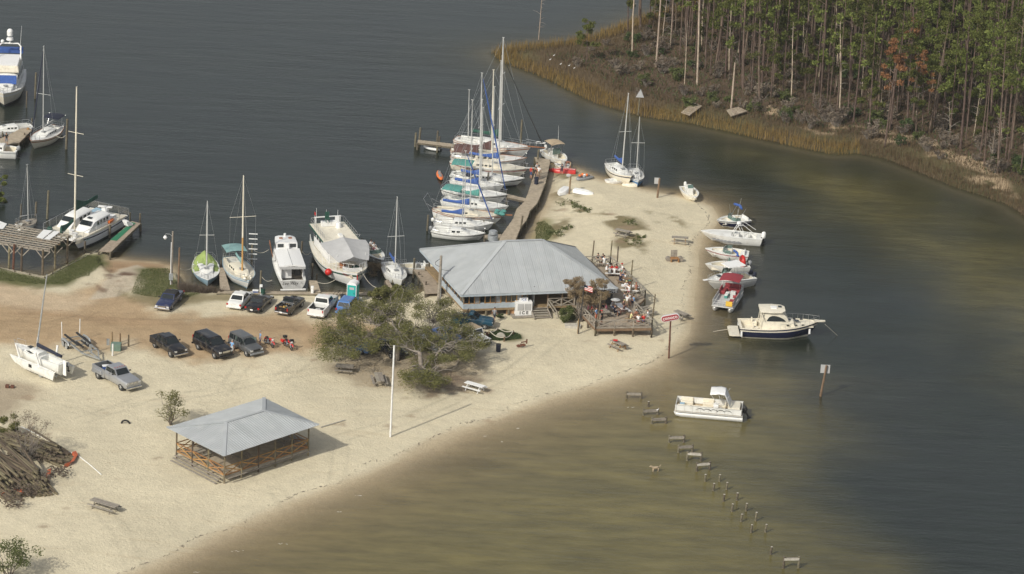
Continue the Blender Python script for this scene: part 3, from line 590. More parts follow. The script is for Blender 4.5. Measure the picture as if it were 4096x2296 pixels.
def sailboat(label, bow, stern, s='C1', zb=1.1, zs=.85, B=None, hull=('white', 'white', 'black', 'bottom'), deckm='cream', cab=(.33, .74), cabh=.42, nwin=3, mx=.56, mh=None, mtop=None, mr=.075, spr=(.55,), sw=.8,
             boom=True, cover=None, jib=None, motor=False, bim=None, tw=.6, group=None, rail=True, well=(.04, .3), mastm=None, low=None, pul=True, toe=None, dodger=None, fm=.8, covd=.3, mats_cabin=None, heel=0, rake=.12, extra=None, bsprit=0, Lover=None, full=2.3, hatch=True, hoff=0):
    o, rz, L = place(bow, stern, zb, zs, s)
    if Lover: L = Lover
    B = B or (1.15 + L * .235); root = thing('sailboat', label, 'sailboat', o, rz + hoff, group, rot=(heel, 0, rz + hoff))
    H = Hull(L, B, zs, min(zb, zs) * .93, zb, tw=tw, rake=rake, full=full)
    H.mesh([M[h] for h in hull], parent=root)
    H.deck(M[deckm], root, wells=[(well[0], well[1], .55, .35)], floor=M['white'], coam=M[toe] if toe else M[deckm])
    x0, x1 = L * cab[0], L * cab[1]; w0 = H.b(cab[0]) * 1.35; w1 = H.b(cab[1]) * 1.05
    cabin(root, x0, x1, w0, w1, zs * .92, cabh + (zb - zs) * .3, M[mats_cabin or deckm], nwin, hatch=hatch)
    for sg in (1, -1): MB().beam((L * well[0] + .1, sg * H.b(.15) * .62, zs + .1), (L * well[1] - .05, sg * H.b(.25) * .62, zs + .12), .1, .2).build('coaming', M[deckm], root)
    zc = zs * .92 + cabh
    if mx:
        xm = L * mx
        if mtop:          # mast height from the photographed tip
            base = o + Vector((math.cos(rz) * xm, math.sin(rz) * xm, zc)); X0, Y0 = pxm(base); X1, Y1 = pxm(base + Vector((0, 0, 1))); X2, Y2 = px(mtop[0], mtop[1], mtop[2]); mh = math.hypot(X2 - X0, Y2 - Y0) / math.hypot(X1 - X0, Y1 - Y0)
        mast(root, xm, zc, mh or L * 1.15, r=mr, spr=spr, sw=sw, m_=M[mastm] if mastm else None, boom=(min(xm - .3, L * .38), .75) if boom else None, cover=M[cover] if cover else None, H=H, jib=M[jib] if jib else None, low=M[low] if low else None, covd=covd)
    if pul: pulpits(H, root)
    if rail: H.rail(.16, .86, .55, .012, 5, parent=root, name='lifeline')
    if motor: outboard(root, -.08, .35, .55, M['white'] if motor == 2 else M['grey'], .8)
    if bim: bimini(root, L * .02, L * .3, B * .75, zs + .3, 1.5, M[bim], .15)
    if dodger: bimini(root, L * .27, L * .4, B * .6, zs + .3, .75, M[dodger], .15, 'dodger', False)
    if bsprit:
        m = MB(); m.beam((L * .96, 0, zb), (L + bsprit, 0, zb + .12), .16, .12); m.build('bowsprit', M[toe or 'teak'], root)
    SAILS.append((root, o, rz, L, H))
    return root, H, L, zc
GJ = 'sailboats moored side by side along the jetty'
W4 = ('white', 'white', 'black', 'bottom')
# jetty row, front (nearest the restaurant) to back
sailboat('small white sloop with thin black sheer stripe, nearest the metal roof in the jetty row', (697, 1248), (85, 1200), zs=.8, zb=.95, hull=('white', 'black', 'white', 'bottom'), deckm='white', mtop=('Z3', 428, 925), motor=1, group=GJ, fm=.7, cab=(.36, .72), nwin=2, boom=False, tw=.7, mr=.06)
sailboat('white sloop with blue sail cover and two-tone name on stern, second from the metal roof', (795, 1130), (110, 1100), zb=1.15, deckm='white', mtop=('Z3', 481, 818), cover='blue', motor=2, group=GJ, jib='blue', tw=.65, nwin=3, mr=.06, mx=.5)
r_, H, L, zc = sailboat('cream double-ended sloop with wooden rub rail, its bowsprit bundled in teal canvas', (905, 1040), (85, 965), zb=1.25, zs=1.05, hull=('white', 'teak', 'cream', 'bottom'), deckm='cream', mtop=('Z3', 562, 500), cover='blue', group=GJ, tw=.15, toe='teak', nwin=4, bsprit=1.1, mx=.53, cab=(.3, .7))
m = MB(); rr_ = np.random.RandomState(4)
for i in range(16): m.ball((L * (.9 + .1 * rr_.rand()), rr_.uniform(-.5, .5), 1.45 + rr_.rand() * .25), .26, 7, 4, sc=(1.4, 1, .8))
m.build('bundled_sail', M['teal'], r_)
m = MB(); m.tube([(-.1, 1.1, 1.2), (-.9, 1.1, 2.6), (-.9, -1.1, 2.6), (-.1, -1.1, 1.2)], .03, 5); m.tube([(.6, 1.2, 1.5), (-.5, 1.1, 2.0)], .025, 5); m.tube([(.6, -1.2, 1.5), (-.5, -1.1, 2.0)], .025, 5); m.build('stern_davit', M['steel'], r_)
r_, H, L, zc = sailboat('white sloop with long teal boom cover and teal bimini awning, fourth from the metal roof', (965, 935), (205, 850), zb=1.2, deckm='white', mtop=('Z3', 578, 490), cover='teal', bim='teal', group=GJ, nwin=4, covd=.34)
sailboat('white sloop with long blue sail cover and furled blue jib, beside the finger pier', (950, 800), (215, 715), zb=1.25, hull=('white', 'black', 'white', 'bottom'), deckm='white', mtop=('Z3', 633, 330), cover='blue', jib='blue', group=GJ, nwin=4, covd=.36, mr=.1)
sailboat('white sloop with short blue sail cover, sixth from the metal roof, partly behind its neighbour', (915, 690), (310, 618), zb=1.15, deckm='white', mh=9.5, cover='blue', dodger='navyc', group=GJ, nwin=3, boom=True)
sailboat('white sloop with dark blue bottom paint and green awning over its cockpit', (1150, 612), (300, 560), zb=1.2, hull=('white', 'black', 'navy', 'navy'), deckm='white', mh=11.5, bim='teal', group=GJ, nwin=5, mr=.09)
sailboat('cream sloop with dark red sheer stripe and long bowsprit, blue cover on its boom', (1190, 498), (300, 405), zb=1.35, zs=1.05, hull=('cream', 'maroon', 'cream', 'bottom'), deckm='cream', mtop=('Z3', 683, 240), cover='blue', group=GJ, toe='greyhull', nwin=4, bsprit=1.0, mx=.62, tw=.35, mr=.13)
r_, H, L, zc = sailboat('white sailboat with its boom and cockpit wrapped in brown canvas', (1180, 378), (305, 340), zb=1.25, deckm='white', mtop=('Z3', 623, 295), cover='brown', group=GJ, toe='teak', nwin=3, mastm='cream', mr=.12, mx=.53, covd=.5, mats_cabin='cream')
bimini(r_, L * .04, L * .36, 2.3, 1.1, 1.2, M['brown'], .7, 'canvas_tent', False)
sailboat('old white sailboat with teak decks, mostly hidden behind the brown-covered one', (960, 300), (300, 275), zb=1.15, hull=('white', 'teak', 'white', 'bottom'), deckm='cream', mx=0, group=GJ, toe='teak', nwin=2)
r_, H, L, zc = sailboat('largest white ketch with tall mast and railed bowsprit at the jetty\'s far end', (1225, 250), (350, 150), zb=1.6, zs=1.3, hull=('white', 'teak', 'white', 'bottom'), deckm='white', mtop=('Z3', 704, 92), cover='green', group=GJ, toe='teak', nwin=5, mx=.6, mr=.15, spr=(.35, .65), sw=1.0, tw=.5, bsprit=1.9, cabh=.5, covd=.4, boom=True)
m = MB()
for sg in (1, -1): m.tube([(L * .9, sg * .9, 2.2), (L + .6, sg * .35, 2.3), (L + 1.9, sg * .15, 2.35)], .022, 5); m.cyl((L + .6, sg * .25, 1.7), (L + .6, sg * .35, 2.3), .02, n=4); m.cyl((L + 1.7, sg * .08, 1.75), (L + 1.8, sg * .15, 2.35), .02, n=4)
m.cyl((L + 1.9, .15, 2.35), (L + 1.9, -.15, 2.35), .02, n=4); m.build('bowsprit_rail', M['steel'], r_)
tpx = Vector((L * .6, 0, zc)); mast(r_, L * .17, 1.5, 6.5, .08, spr=(), m_=M['alu'])
MB().tube([(L + 1.7, 0, 1.8), (L * .63, 0, 12.0)], [.07, .05], 6).build('furled_jib', M['blackm'], r_)
# sailboats grounded on the north beach
sailboat('white sloop with thin blue stripe, bow run up on the north beach tip', (1762, 715), (1400, 490), 'C6', zb=1.45, zs=1.1, hull=('cream', 'navy', 'cream', 'bottom'), deckm='white', mtop=('Z5', 652, 48), cover='blue', boom=True, nwin=3, heel=R(-2), mr=.1, Lover=6.4, spr=(.5,), B=2.7)
sailboat('smaller sloop with blue hull and white deck beached beside the white sloop', (1945, 830), (1845, 590), 'C6', zb=1.05, zs=.85, hull=('bluehull', 'white', 'bluehull', 'bottom'), deckm='white', mtop=('Z5', 733, 190), boom=False, nwin=1, mr=.07, mx=.58, B=2.1)
# harbour row behind the parked cars
r_, H, L, zc = sailboat('pale blue sloop with a lime green tarp over its stern', (1145 / 2.219 + 0, 1045), (482, 835), 'Z2', zb=1.1, zs=.85, hull=('ltblue', 'ltblue', 'ltblue', 'bottom'), deckm='white', mtop=('Z2', 569, 360), boom=False, spr=(.5,), nwin=2, mr=.1, cab=(.4, .72), rail=False, mx=.57)
m = MB(); g = []
for i in range(9):
    t = .02 + .56 * i / 8; pk = 1.0 * math.sin(math.pi * min(1, (i + 1.2) / 6)) if i < 5 else .62 - .1 * (i - 5)
    for j in range(9):
        f = -1 + j / 4; g.append(Vector((H.x(t), f * (H.b(t) + .06), H.z(t) - .12 + (pk * 1.15 + .15) * (1 - abs(f)) ** .8 + .04 * math.sin(i * 2.3 + j * 1.7))))
m.add(g, [(i * 9 + j, (i + 1) * 9 + j, (i + 1) * 9 + j + 1, i * 9 + j + 1) for i in range(8) for j in range(8)]); o_ = m.build('tarp', M['lime'], r_)
sm = o_.modifiers.new('thick', 'SOLIDIFY'); sm.thickness = .03
r_, H, L, zc = sailboat('cream-decked boat with varnished wooden mast, grey-teal bimini and loose sails on its bow', (880, 1050), (722, 838), 'Z2', zb=1.35, zs=1.05, hull=('white', 'ltblue', 'ltblue', 'bottom'), deckm='cream', mtop=('Z2', 868, 135), mastm='cream', low='mastwood', bim='tealgrey', spr=(.57,), sw=1.5, cover='tealgrey', nwin=3, mr=.13, toe='ltblue', B=3.3, mx=.62, jib=None)
m = MB(); rr_ = np.random.RandomState(9)
for i in range(16): m.ball((L * rr_.uniform(.8, .97), rr_.uniform(-.45, .45), 1.35 + rr_.rand() * .25), .2, 7, 4, sc=(1.3, 1, .7))
m.build('loose_sail', M['cream'], r_)
sailboat('white pocket cruiser with bright blue flaked sails at the mast foot, docked by the restaurant', (1475, 975), (1270, 712), 'C5', zb=1.25, zs=1.0, deckm='white', mtop=('Z2', 2252, 322), boom=True, cover='blue', nwin=3, mr=.085, spr=(.46,), sw=.95, mx=.5, B=2.6)
# left edge
sailboat('cream sloop with navy bimini, moored on the left dock beside a tall piling', (325, 1085), (612, 925), 'C3', zb=1.35, zs=1.05, hull=('cream', 'teak', 'cream', 'bottom'), deckm='white', mtop=('C3', 460, 105), bim='navyc', jib='navyc', nwin=4, mr=.085, spr=(.45,), sw=.95, toe='teak', B=3.0, cab=(.28, .7), cover=None)
sailboat('white sloop cut by the left picture edge, on the far side of the left dock', (-170, 965), (335, 925), 'C3', zb=1.1, zs=.9, deckm='white', mx=0, nwin=3, B=2.8, hull=('greyhull', 'white', 'greyhull', 'bottom'))
sailboat('weathered small sailboat with bare mast behind the wooden pergola', (470, 560), (230, 640), 'C4', zb=.85, zs=.7, hull=('white', 'white', 'white', 'bottom'), deckm='wood', mtop=('C4', 368, -130), boom=True, nwin=0, mr=.07, cab=(.4, .6), cabh=.2, mx=.55, B=2.0, spr=())
# power boats
def boat(name, label, cat, bow, stern, s, zb, zs, B=None, group=None, heel=0, L=None, hoff=0, pitch=0):
    o, rz, Lm = place(bow, stern, zb, zs, s); L = L or Lm
    return thing(name, label, cat, o, rz + hoff, group, rot=(heel, pitch, rz + hoff)), L
GE = 'power boats beached along the east shore'
def runabout(label, bow, stern, s, hull, B=2.3, zb=.95, zs=.7, kind='bow', trim='white', tw=.8, group=GE, L=None, seats='white', n=1, om='white', shield=True, full=2.0):
    r, L = boat('motorboat', label, 'motorboat', bow, stern, s, zb, zs, group=group, L=L)
    H = Hull(L, B, zs, zb * .9, zb, tw=tw, rake=.2, full=full, V=.8); H.mesh([M[h] for h in hull], parent=r)
    wl = {'bow': [(.08, .5, .78, .3), (.6, .84, .6, .4)], 'cc': [(.06, .86, .8, .32)], 'cuddy': [(.06, .45, .8, .3)], 'fast': [(.1, .5, .72, .35)]}[kind]
    H.deck(M[trim], r, wl, floor=M['cream'] if kind != 'fast' else M['white'], coam=M['white'])
    if kind == 'bow':
        windshield(r, L * .58, H.b(.5) * 1.75, H.z(.55), .42); 
        for k in (.14, .44):
            for sg in ((1, -1) if k > .3 else (0,)):
                MB().box((L * k, sg * .55, .55), (.5, 1.5 if sg == 0 else .55, .35)).box((L * k - .25, sg * .55, .8), (.12, 1.5 if sg == 0 else .55, .5)).build('seat', M[seats], r, bevel=.04)
        for sg in (1, -1): MB().box((L * .7, sg * .5, .6), (.9, .3, .3)).build('bow_seat', M[seats], r)
    if kind in ('cc', 'fast'):
        MB().box((L * .42, 0, .75), (.7, .8, .95), taper=.85).build('console', M['white'], r, bevel=.05); wheelpod(r, L * .42 - .45, .35, .2)
        m = MB(); m.quad((L * .42 + .3, .36, 1.2), (L * .42 + .3, -.36, 1.2), (L * .42 + .1, -.33, 1.6), (L * .42 + .1, .33, 1.6)); m.build('windshield', M['glassg'], r)
        MB().box((L * .27, 0, .65), (.55, .85, .6)).box((L * .27 - .22, 0, 1.1), (.12, .85, .4)).build('seat', M[seats], r, bevel=.04)
    if n:
        for k in range(n): outboard(r, .1, (k - (n - 1) / 2) * .75, zs * .95, M[om], 1.0)
    return r, H, L
r, H, L = runabout('navy and white bowrider with furled blue bimini, northernmost at the east shore', (595, 290), (868, 272), 'Z6', ('navy', 'white', 'white', 'navy'), n=0, B=2.5)
m = MB()
for sg in (1, -1):
    for dx in (-.9, .3): m.cyl((L * .42, sg * 1.0, .9), (L * .42 + dx, sg * .98, 2.35 if dx < 0 else 2.4), .02, n=5)
m.cyl((L * .42, -1, .92), (L * .42, 1, .92), .02, n=5)
m.build('bimini_frame', M['steel'], r)
m = MB(); m.tube([(L * .42 - .4 + .1 * math.sin(k), -1.0 + 2 * k / 8, 2.4 + .12 * math.sin(math.pi * k / 8)) for k in range(9)], [.12, .15, .16, .15, .16, .15, .16, .15, .12], 8); m.build('furled_bimini', M['blue'], r)
MB().cyl((L * .2, -1.0, .9), (L * .1, -1.1, 3.0), .02, .008, 5).build('antenna', M['white2'], r)
r, H, L = runabout('long white offshore boat with grey flame graphics and two big white outboards', (452, 382), (1000, 440), 'Z6', ('white', 'white', 'white', 'greyhull'), zb=1.15, zs=.95, kind='fast', B=2.6, n=2, full=2.6)
m = MB()
for sg in (1, -1): m.tube([(L * .5, sg * .75, .9), (L * .4, sg * .7, 2.4), (L * .32, sg * .6, 2.5)], .04, 6); m.tube([(L * .3, sg * .8, .9), (L * .4, sg * .7, 2.4)], .035, 6); m.tube([(L * .32, sg * .6, 2.5), (L * .12, sg * .9, 1.5)], .03, 6)
m.cyl((L * .4, .7, 2.4), (L * .4, -.7, 2.4), .04, n=6); m.build('radar_arch', M['white2'], r)
MB().cyl((L * .39, 0, 2.42), (L * .39, 0, 2.66), .3, .26, 12).build('radar_dome', M['white2'], r)
for sg in (1, -1):
    m = MB()
    for k in range(7):
        t = .38 + k * .075; x = H.x(t, .6); y = H.b(t) * .955; z = H.z(t) * .42; m.add([(x - .45, sg * (y + .035), z), (x + .1, sg * (y + .04), z - .08), (x + .35, sg * (y + .02), z + .07), (x - .1, sg * (y + .05), z + .16)], [(0, 1, 2, 3)])
    m.build('flame_graphic', M['grey'], r)
r, H, L = runabout('white bowrider with thin dark red stripe, below the long offshore boat', (490, 540), (876, 590), 'Z6', ('white', 'maroon', 'white', 'white'), n=0, B=2.4, seats='white', trim='white')
r, H, L = runabout('white center console boat carrying a round red towable tube', (490, 678), (878, 688), 'Z6', ('white', 'white', 'white', 'white'), kind='cc', B=2.2, om='grey')
tb = MB(); n = 16
tb.loft([[Vector((L * .15, 0, 1.15)) + Matrix.Rotation(2 * math.pi * i / n, 3, 'X') @ Vector((.28 * math.sin(u), 0, .5 + .3 * math.cos(u))) for u in [2 * math.pi * k / 10 for k in range(10)]] for i in range(n + 1)], cap=(False, False)); tb.cyl((L * .15 - .1, 0, 1.15), (L * .15 + .1, 0, 1.15), .4, n=16)
tag(tb.build('towable_tube', M['red'], None, smooth='auto'), 'round red inflatable towable tube standing in the stern of the center console boat', 'inflatable'); o_ = bpy.data.objects['towable_tube']; o_.matrix_world = Matrix.Translation(r.location) @ Matrix.Rotation(r.rotation_euler.z, 4, 'Z')
m = MB()
for sg in (1, -1): m.cyl((L * .5, sg * .95, .8), (L * .32, sg * .95, 2.2), .02, n=5)
m.cyl((L * .5, -.95, .85), (L * .5, .95, .85), .02, n=5)
m.build('bimini_frame', M['steel'], r)
MB().tube([(L * .3 + .1 * math.sin(k * 2.), -1.0 + 2 * k / 8, 2.2 + .1 * math.sin(math.pi * k / 8)) for k in range(9)], [.1, .15, .09, .15, .09, .15, .09, .15, .1], 8).build('furled_bimini', M['blue'], r)
r, H, L = runabout('white walkaround cuddy boat with hard top, green windshield and twin dark outboards', (505, 818), (905, 782), 'Z6', ('greyhull', 'white', 'white', 'white'), kind='cuddy', B=2.8, zb=1.35, zs=.95, n=2, om='navyc')
cabin(r, L * .5, L * .88, H.b(.5) * 1.5, H.b(.86) * 1.2, H.z(.6) - .08, .4, M['white'], 1, front=.6, hatch=2)
windshield(r, L * .62, H.b(.5) * 1.6, H.z(.5) + .2, .62, 1.5, .6)
m = MB(); m.loft([[Vector((L * .26, y, z)) for y, z in ((-1.0, 2.72), (1.0, 2.72), (.95, 2.84), (-.95, 2.84))], [Vector((L * .62, y, z)) for y, z in ((-.85, 2.7), (.85, 2.7), (.8, 2.8), (-.8, 2.8))]]); m.build('hard_top', M['white2'], r)
m = MB()
for sg in (1, -1):
    for a, b in ((.3, .28), (.42, .44), (.5, .58)): m.cyl((L * a, sg * 1.05, .95), (L * b, sg * .85, 2.74), .025, n=5)
m.build('hard_top_frame', M['steel'], r); H.rail(.6, .98, .4, .016, 5, parent=r, name='bow_rail', close=True, mid=False)
MB().box((L + .15, 0, 1.33), (.6, .35, .08)).build('anchor_platform', M['white2'], r)
r, H, L = runabout('pale yellow open center console skiff nosed onto the north beach', (1035, 665), (975, 600), 'Z5', ('cream', 'white', 'cream', 'cream'), kind='cc', B=2.0, zb=.85, zs=.65, L=5.0, group='', om='white')
r, H, L = runabout('white center console boat with tan T-top, anchored off the jetty end', (560, 445), (165, 225), 'C6', ('white', 'cream', 'black', 'bottom'), kind='cc', B=2.3, zb=1.0, zs=.75, group='', om='white')
bimini(r, L * .2, L * .58, 1.9, 1.3, 1.25, M['tan'], .12, 't_top')
m = MB()
for sg in (1, -1):
    for a in (.3, .5): m.cyl((L * a, sg * .7, .4), (L * a, sg * .75, 2.5), .03, n=5)
m.build('t_top_frame', M['steel'], r); MB().cyl((L * .3, .8, 2.4), (L * .26, .85, 4.3), .02, .008, 5).build('antenna', M['white2'], r)
MB().box((L * .42 + .45, 0, 1.35), (.03, 1.1, .8)).build('spray_curtain', M['glassg'], r)
r, H, L = runabout('small white speedboat with green windshield tied up beside the big trawler', (1205, 690), (930, 475), 'C5', ('white', 'navy', 'white', 'white'), kind='bow', B=2.2, group='', n=1, om='black', L=6.0)
r, H, L = runabout('white skiff with bow rail moored behind the restaurant dock', (178, 372), (330, 385), 'Z4', ('white', 'cream', 'brown', 'brown'), kind='cc', B=1.9, group='', n=0, zb=.95, L=5.5); H.rail(.6, .98, .5, .016, 4, parent=r, name='bow_rail', close=True)
r, H, L = runabout('white cabin motorboat cut by the left picture edge, below the left dock', (-150, 1140), (185, 1180), 'C3', ('white', 'grey', 'white', 'bottom'), kind='cuddy', B=2.5, zb=1.2, zs=1.0, group='', n=1, om='grey'); cabin(r, L * .4, L * .85, 1.9, 1.3, 1.0, .6, M['white'], 2)
# express cruiser, navy hull
r, L = boat('express_cruiser', 'cream-topped express cruiser with navy hull and hard top, moored off the east beach', 'cruiser', (1500, 1195), (790, 1210), 'Z6', 1.75, 1.25)
H = Hull(L, 3.7, 1.25, 1.35, 1.85, tw=.86, rake=.14, full=2.4, V=.5); H.mesh([M['navy'], M['cream'], M['cream'], M['navy']], parent=r)
H.deck(M['cream'], r, [(.03, .26, .8, .7)], floor=M['cream'], coam=M['cream'])
cabin(r, L * .42, L * .93, 2.7, 1.3, 1.3, .62, M['cream'], 0, front=.75, hatch=False, rear=.02)
for k in (.6, .7, .79):
    for sg in (1, -1): MB().box((L * k, sg * (1.16 - (k - .6) * 1.25), 1.62 + .05), (.32, .03, .15)).build('porthole', M['glass'], r)
for k, w_ in ((.62, .45), (.72, .5)): MB().box((L * k, 0, 1.96 - (k - .62) * 1.1), (w_, w_, .05)).build('hatch', M['glass'], r)
m = MB(); rings = []
for t, wd, hh in ((.27, 1.25, 1.9), (.36, 1.3, 2.05), (.5, 1.25, 2.1), (.58, 1.1, 1.5), (.62, 1.0, .7)): rings.append([Vector((L * t, wd, 1.2)), Vector((L * t, wd * .9, 1.2 + hh * .5)), Vector((L * t, wd * .8, 1.2 + hh * .92)), Vector((L * t, -wd * .8, 1.2 + hh * .92)), Vector((L * t, -wd * .9, 1.2 + hh * .5)), Vector((L * t, -wd, 1.2))])
m.loft(rings, 0, closed=False); m.build('deckhouse', M['cream'], r, smooth='auto')
for sg in (1, -1):
    m = MB(); n = 10; up = []; lo = []
    for i in range(n + 1):
        t = i / n; x = L * (.33 + .235 * t); z1 = 2.18 + .62 * math.sin(math.pi * min(1, t * 1.0) ** .8) ** .7 * (1 - .25 * t); wd = 1.3 - .2 * max(0, t - .5); yy = lambda z: sg * (wd * (1 - .115 * (z - 1.2) / 1.02) + .03)
        up.append(Vector((x, yy(z1), z1))); lo.append(Vector((x, yy(2.1), 2.1)))
    for i in range(n): m.quad(lo[i], lo[i + 1], up[i + 1], up[i])
    m.build('side_window', M['glass'], r)
m = MB(); m.quad((L * .585, .85, 1.95), (L * .585, -.85, 1.95), (L * .515, -.85, 2.98), (L * .515, .85, 2.98)); m.build('windscreen', M['glass'], r)
m = MB(); rings = []
for t, wd in ((.24, .9), (.25, 1.25), (.4, 1.4), (.52, 1.25), (.56, .8)): rings.append([Vector((L * t, wd, 3.16)), Vector((L * t, wd * .98, 3.24)), Vector((L * t, wd * .5, 3.32)), Vector((L * t, -wd * .5, 3.32)), Vector((L * t, -wd * .98, 3.24)), Vector((L * t, -wd, 3.16))])
m.loft(rings); m.build('hard_top', M['cream'], r, smooth='auto')
MB().box((L * .42, .0, 3.36), (.7, .7, .1)).build('hatch', M['white2'], r); MB().box((L * .5, .3, 3.35), (.4, .45, .08)).build('hatch', M['glass'], r)
m = MB()
for sg in (1, -1): m.cyl((L * .25, sg * 1.4, 1.2), (L * .28, sg * 1.25, 3.16), .03, n=5); m.beam((L * .3, sg * 1.25, 2.2), (L * .25, sg * 1.2, 3.16), .3, .08)
m.build('hard_top_frame', M['cream'], r)
MB().prism([(-1.15, -1.3), (-1.15, 1.3), (-.9, 1.5), (.05, 1.5), (.05, -1.5), (-.9, -1.5)], .3, .42).build('swim_platform', M['cream'], r)
H.rail(.5, 1.0, .62, .018, 8, parent=r, name='bow_rail', mid=False, close=True); MB().prism([(L - .5, -.35), (L - .5, .35), (L + .7, .16), (L + .7, -.16)], 1.84, 1.94).build('anchor_pulpit', M['cream'], r)
for y in (-.9, .9): MB().box((L * .2, y, 1.0), (.6, .6, .6)).box((L * .2 - .28, y, 1.45), (.14, .6, .5)).build('seat', M['cream'], r, bevel=.05)
fenders(H, r, ((.88, -1), (.02, 1), (.02, -1)))
# pontoon boats
def pontoon(label, f, b_, s, W, m_, hull='alu', L=None):
    r, L = boat('pontoon_boat', label, 'pontoon boat', f, b_, s, .7, .7, L=L)
    for sg in (1, -1): MB().tube([(0, sg * W * .36, .25), (L * .9, sg * W * .36, .25), (L * .97, sg * W * .36, .33), (L + .05, sg * W * .36, .5)], [.32, .32, .26, .06], 12).build('float', M['alu'], r, smooth='auto')
    MB().box((L / 2, 0, .66), (L, W, .1), 0).box((L / 2, 0, .72), (L - .1, W - .1, .02), 1).build('deck', [M['alu'], M['tan' if m_ == 'cream' else 'greyhull']], r)
    return r, L
r, L = pontoon('grey pontoon boat with dark red bimini and red seats, floating beyond the cuddy boats', (642, 1060), (740, 905), 'Z6', 2.5, 'maroon')
m = MB()
for a, b in (((.1, 1.2), (L - .1, 1.2)), ((L - .1, 1.2), (L - .1, -1.2)), ((L - .1, -1.2), (.1, -1.2)), ((.1, -1.2), (.1, 1.2))):
    for z in (.85, 1.1, 1.38): m.beam((*a, z), (*b, z), .035, .035)
    n = max(2, int(math.dist(a, b) / .55))
    for i in range(n + 1): q = Vector((*a, 0)).lerp(Vector((*b, 0)), i / n); m.cyl(q + Vector((0, 0, .72)), q + Vector((0, 0, 1.38)), .02, n=4)
m.build('railing', M['alu'], r)
for sg in (1, -1): MB().box((L / 2, sg * 1.2, 1.1), (L - .5, .015, .5)).build('side_panel', M['greyhull'], r)
for x, y, sx, sy in ((.5, 0, .7, 1.9), (1.6, -.85, 1.3, .6), (L - 1.2, .85, 1.0, .6), (2.4, .85, 1.2, .6)): MB().box((x, y, .95), (sx, sy, .4)).box((x - (sx / 2 if sy > 1 else 0), y + (0 if sy > 1 else math.copysign(.28, y)), 1.25), (.12 if sy > 1 else sx, sy if sy > 1 else .12, .45)).build('seat', M['maroon'], r, bevel=.04)
MB().box((L * .45, .55, 1.1), (.5, .6, .8)).build('console', M['greyhull'], r, bevel=.04)
bimini(r, .3, 2.9, 2.4, 1.4, 1.5, M['maroon'], .16)
m = MB().box((L + .0, .75, 1.15), (.03, .75, .6)); m.build('notice_board', M['yellow'], r)
for x in (L * .52, L * .4): tag(MB().box((0, 0, .2), (.45, .35, .35)).box((0, 0, .4), (.47, .37, .06), 1).build('cooler', [M['teal'], M['white2']], None), 'teal cooler under the red bimini, on the %s side of the pontoon deck' % ('bow' if x > L * .45 else 'stern'), 'cooler'); o_ = COL.objects[-1]; o_.matrix_world = Matrix.Translation(r.location) @ Matrix.Rotation(r.rotation_euler.z, 4, 'Z') @ Matrix.Translation((x, -.2, .73))
r, L = pontoon('long white pontoon boat with cream seats and white canopy, off the south beach', (428, 300), (893, 340), 'ZD', 2.5, 'cream', L=None)
m = MB()
for sg in (1, -1): m.box((L / 2, sg * 1.22, 1.08), (L - .3, .04, .62)); 
m.box((L - .12, 0, 1.08), (.04, 2.4, .62)).box((.15, 0, 1.08), (.04, 2.4, .62)); m.build('fence_panel', M['white'], r)
m = MB()
for sg in (1, -1):
    m.beam((.1, sg * 1.25, 1.42), (L - .1, sg * 1.25, 1.42), .05, .04)
    for k in range(9): m.box((.2 + (L - .4) * k / 8, sg * 1.25, 1.08), (.05, .03, .66))
m.build('railing', M['alu'], r)
for sg in (1, -1):
    m = MB()
    for k in range(5): x = L * (.16 + .1 * k); m.tube([(x, sg * 1.26, 1.0), (x + .25, sg * 1.262, 1.2), (x + .6, sg * 1.262, 1.22), (x + .95, sg * 1.26, 1.05)], [.02, .035, .03, .008], 5)
    m.build('swoosh_graphic', M['blackm'], r)
for x, y, sx, sy in ((L - 1.1, .85, 1.6, .6), (L * .62, .85, 2.4, .62), (L * .52, -.85, 1.2, .62), (L - 1.2, -.85, 1.3, .6), (1.0, 0, 1.3, 2.1)): MB().box((x, y, .93), (sx, sy, .4)).box((x, y + math.copysign(.28, y) if y else 0, 1.27), (sx, .16 if y else sy, .42)).build('seat', M['cream'], r, bevel=.06)
MB().box((L * .4, .45, 1.15), (.55, .7, .85)).build('console', M['white2'], r, bevel=.06); MB().box((L * .3, -.1, 1.0), (.5, .5, .5)).box((L * .3 - .25, -.1, 1.35), (.12, .5, .5)).build('captain_chair', M['cream'], r, bevel=.06)
m = MB(); g = []
for i in range(9):
    u = i / 8; x = 1.5 + 2.1 * u; z = 2.95 + .14 * math.sin(u * math.pi) - (.0 if u > .25 else (.25 - u) * 5.2)
    for j in range(7): f = -1 + j / 3; g.append(Vector((x - (.25 - u) * .6 if u < .25 else x, f * 1.15, z - .12 * abs(f) ** 2.5 + .03 * math.sin(i * 1.9 + j))))
m.add(g, [(i * 7 + j, (i + 1) * 7 + j, (i + 1) * 7 + j + 1, i * 7 + j + 1) for i in range(8) for j in range(6)]); o_ = m.build('canopy', M['white2'], r, smooth='auto'); sm = o_.modifiers.new('t', 'SOLIDIFY'); sm.thickness = .03
m = MB()
for sg in (1, -1):
    for x in (1.6, 2.6, 3.5): m.cyl((2.4, sg * 1.2, 1.4), (x, sg * 1.14, 2.85), .02, n=5)
m.build('canopy_frame', M['alu'], r)
outboard(r, -.05, 0, .75, M['blackm'], 1.1, tilt=.5); MB().box((L * .9, .1, 1.0), (.5, .9, .25)).build('cushion', M['ltblue'], r)
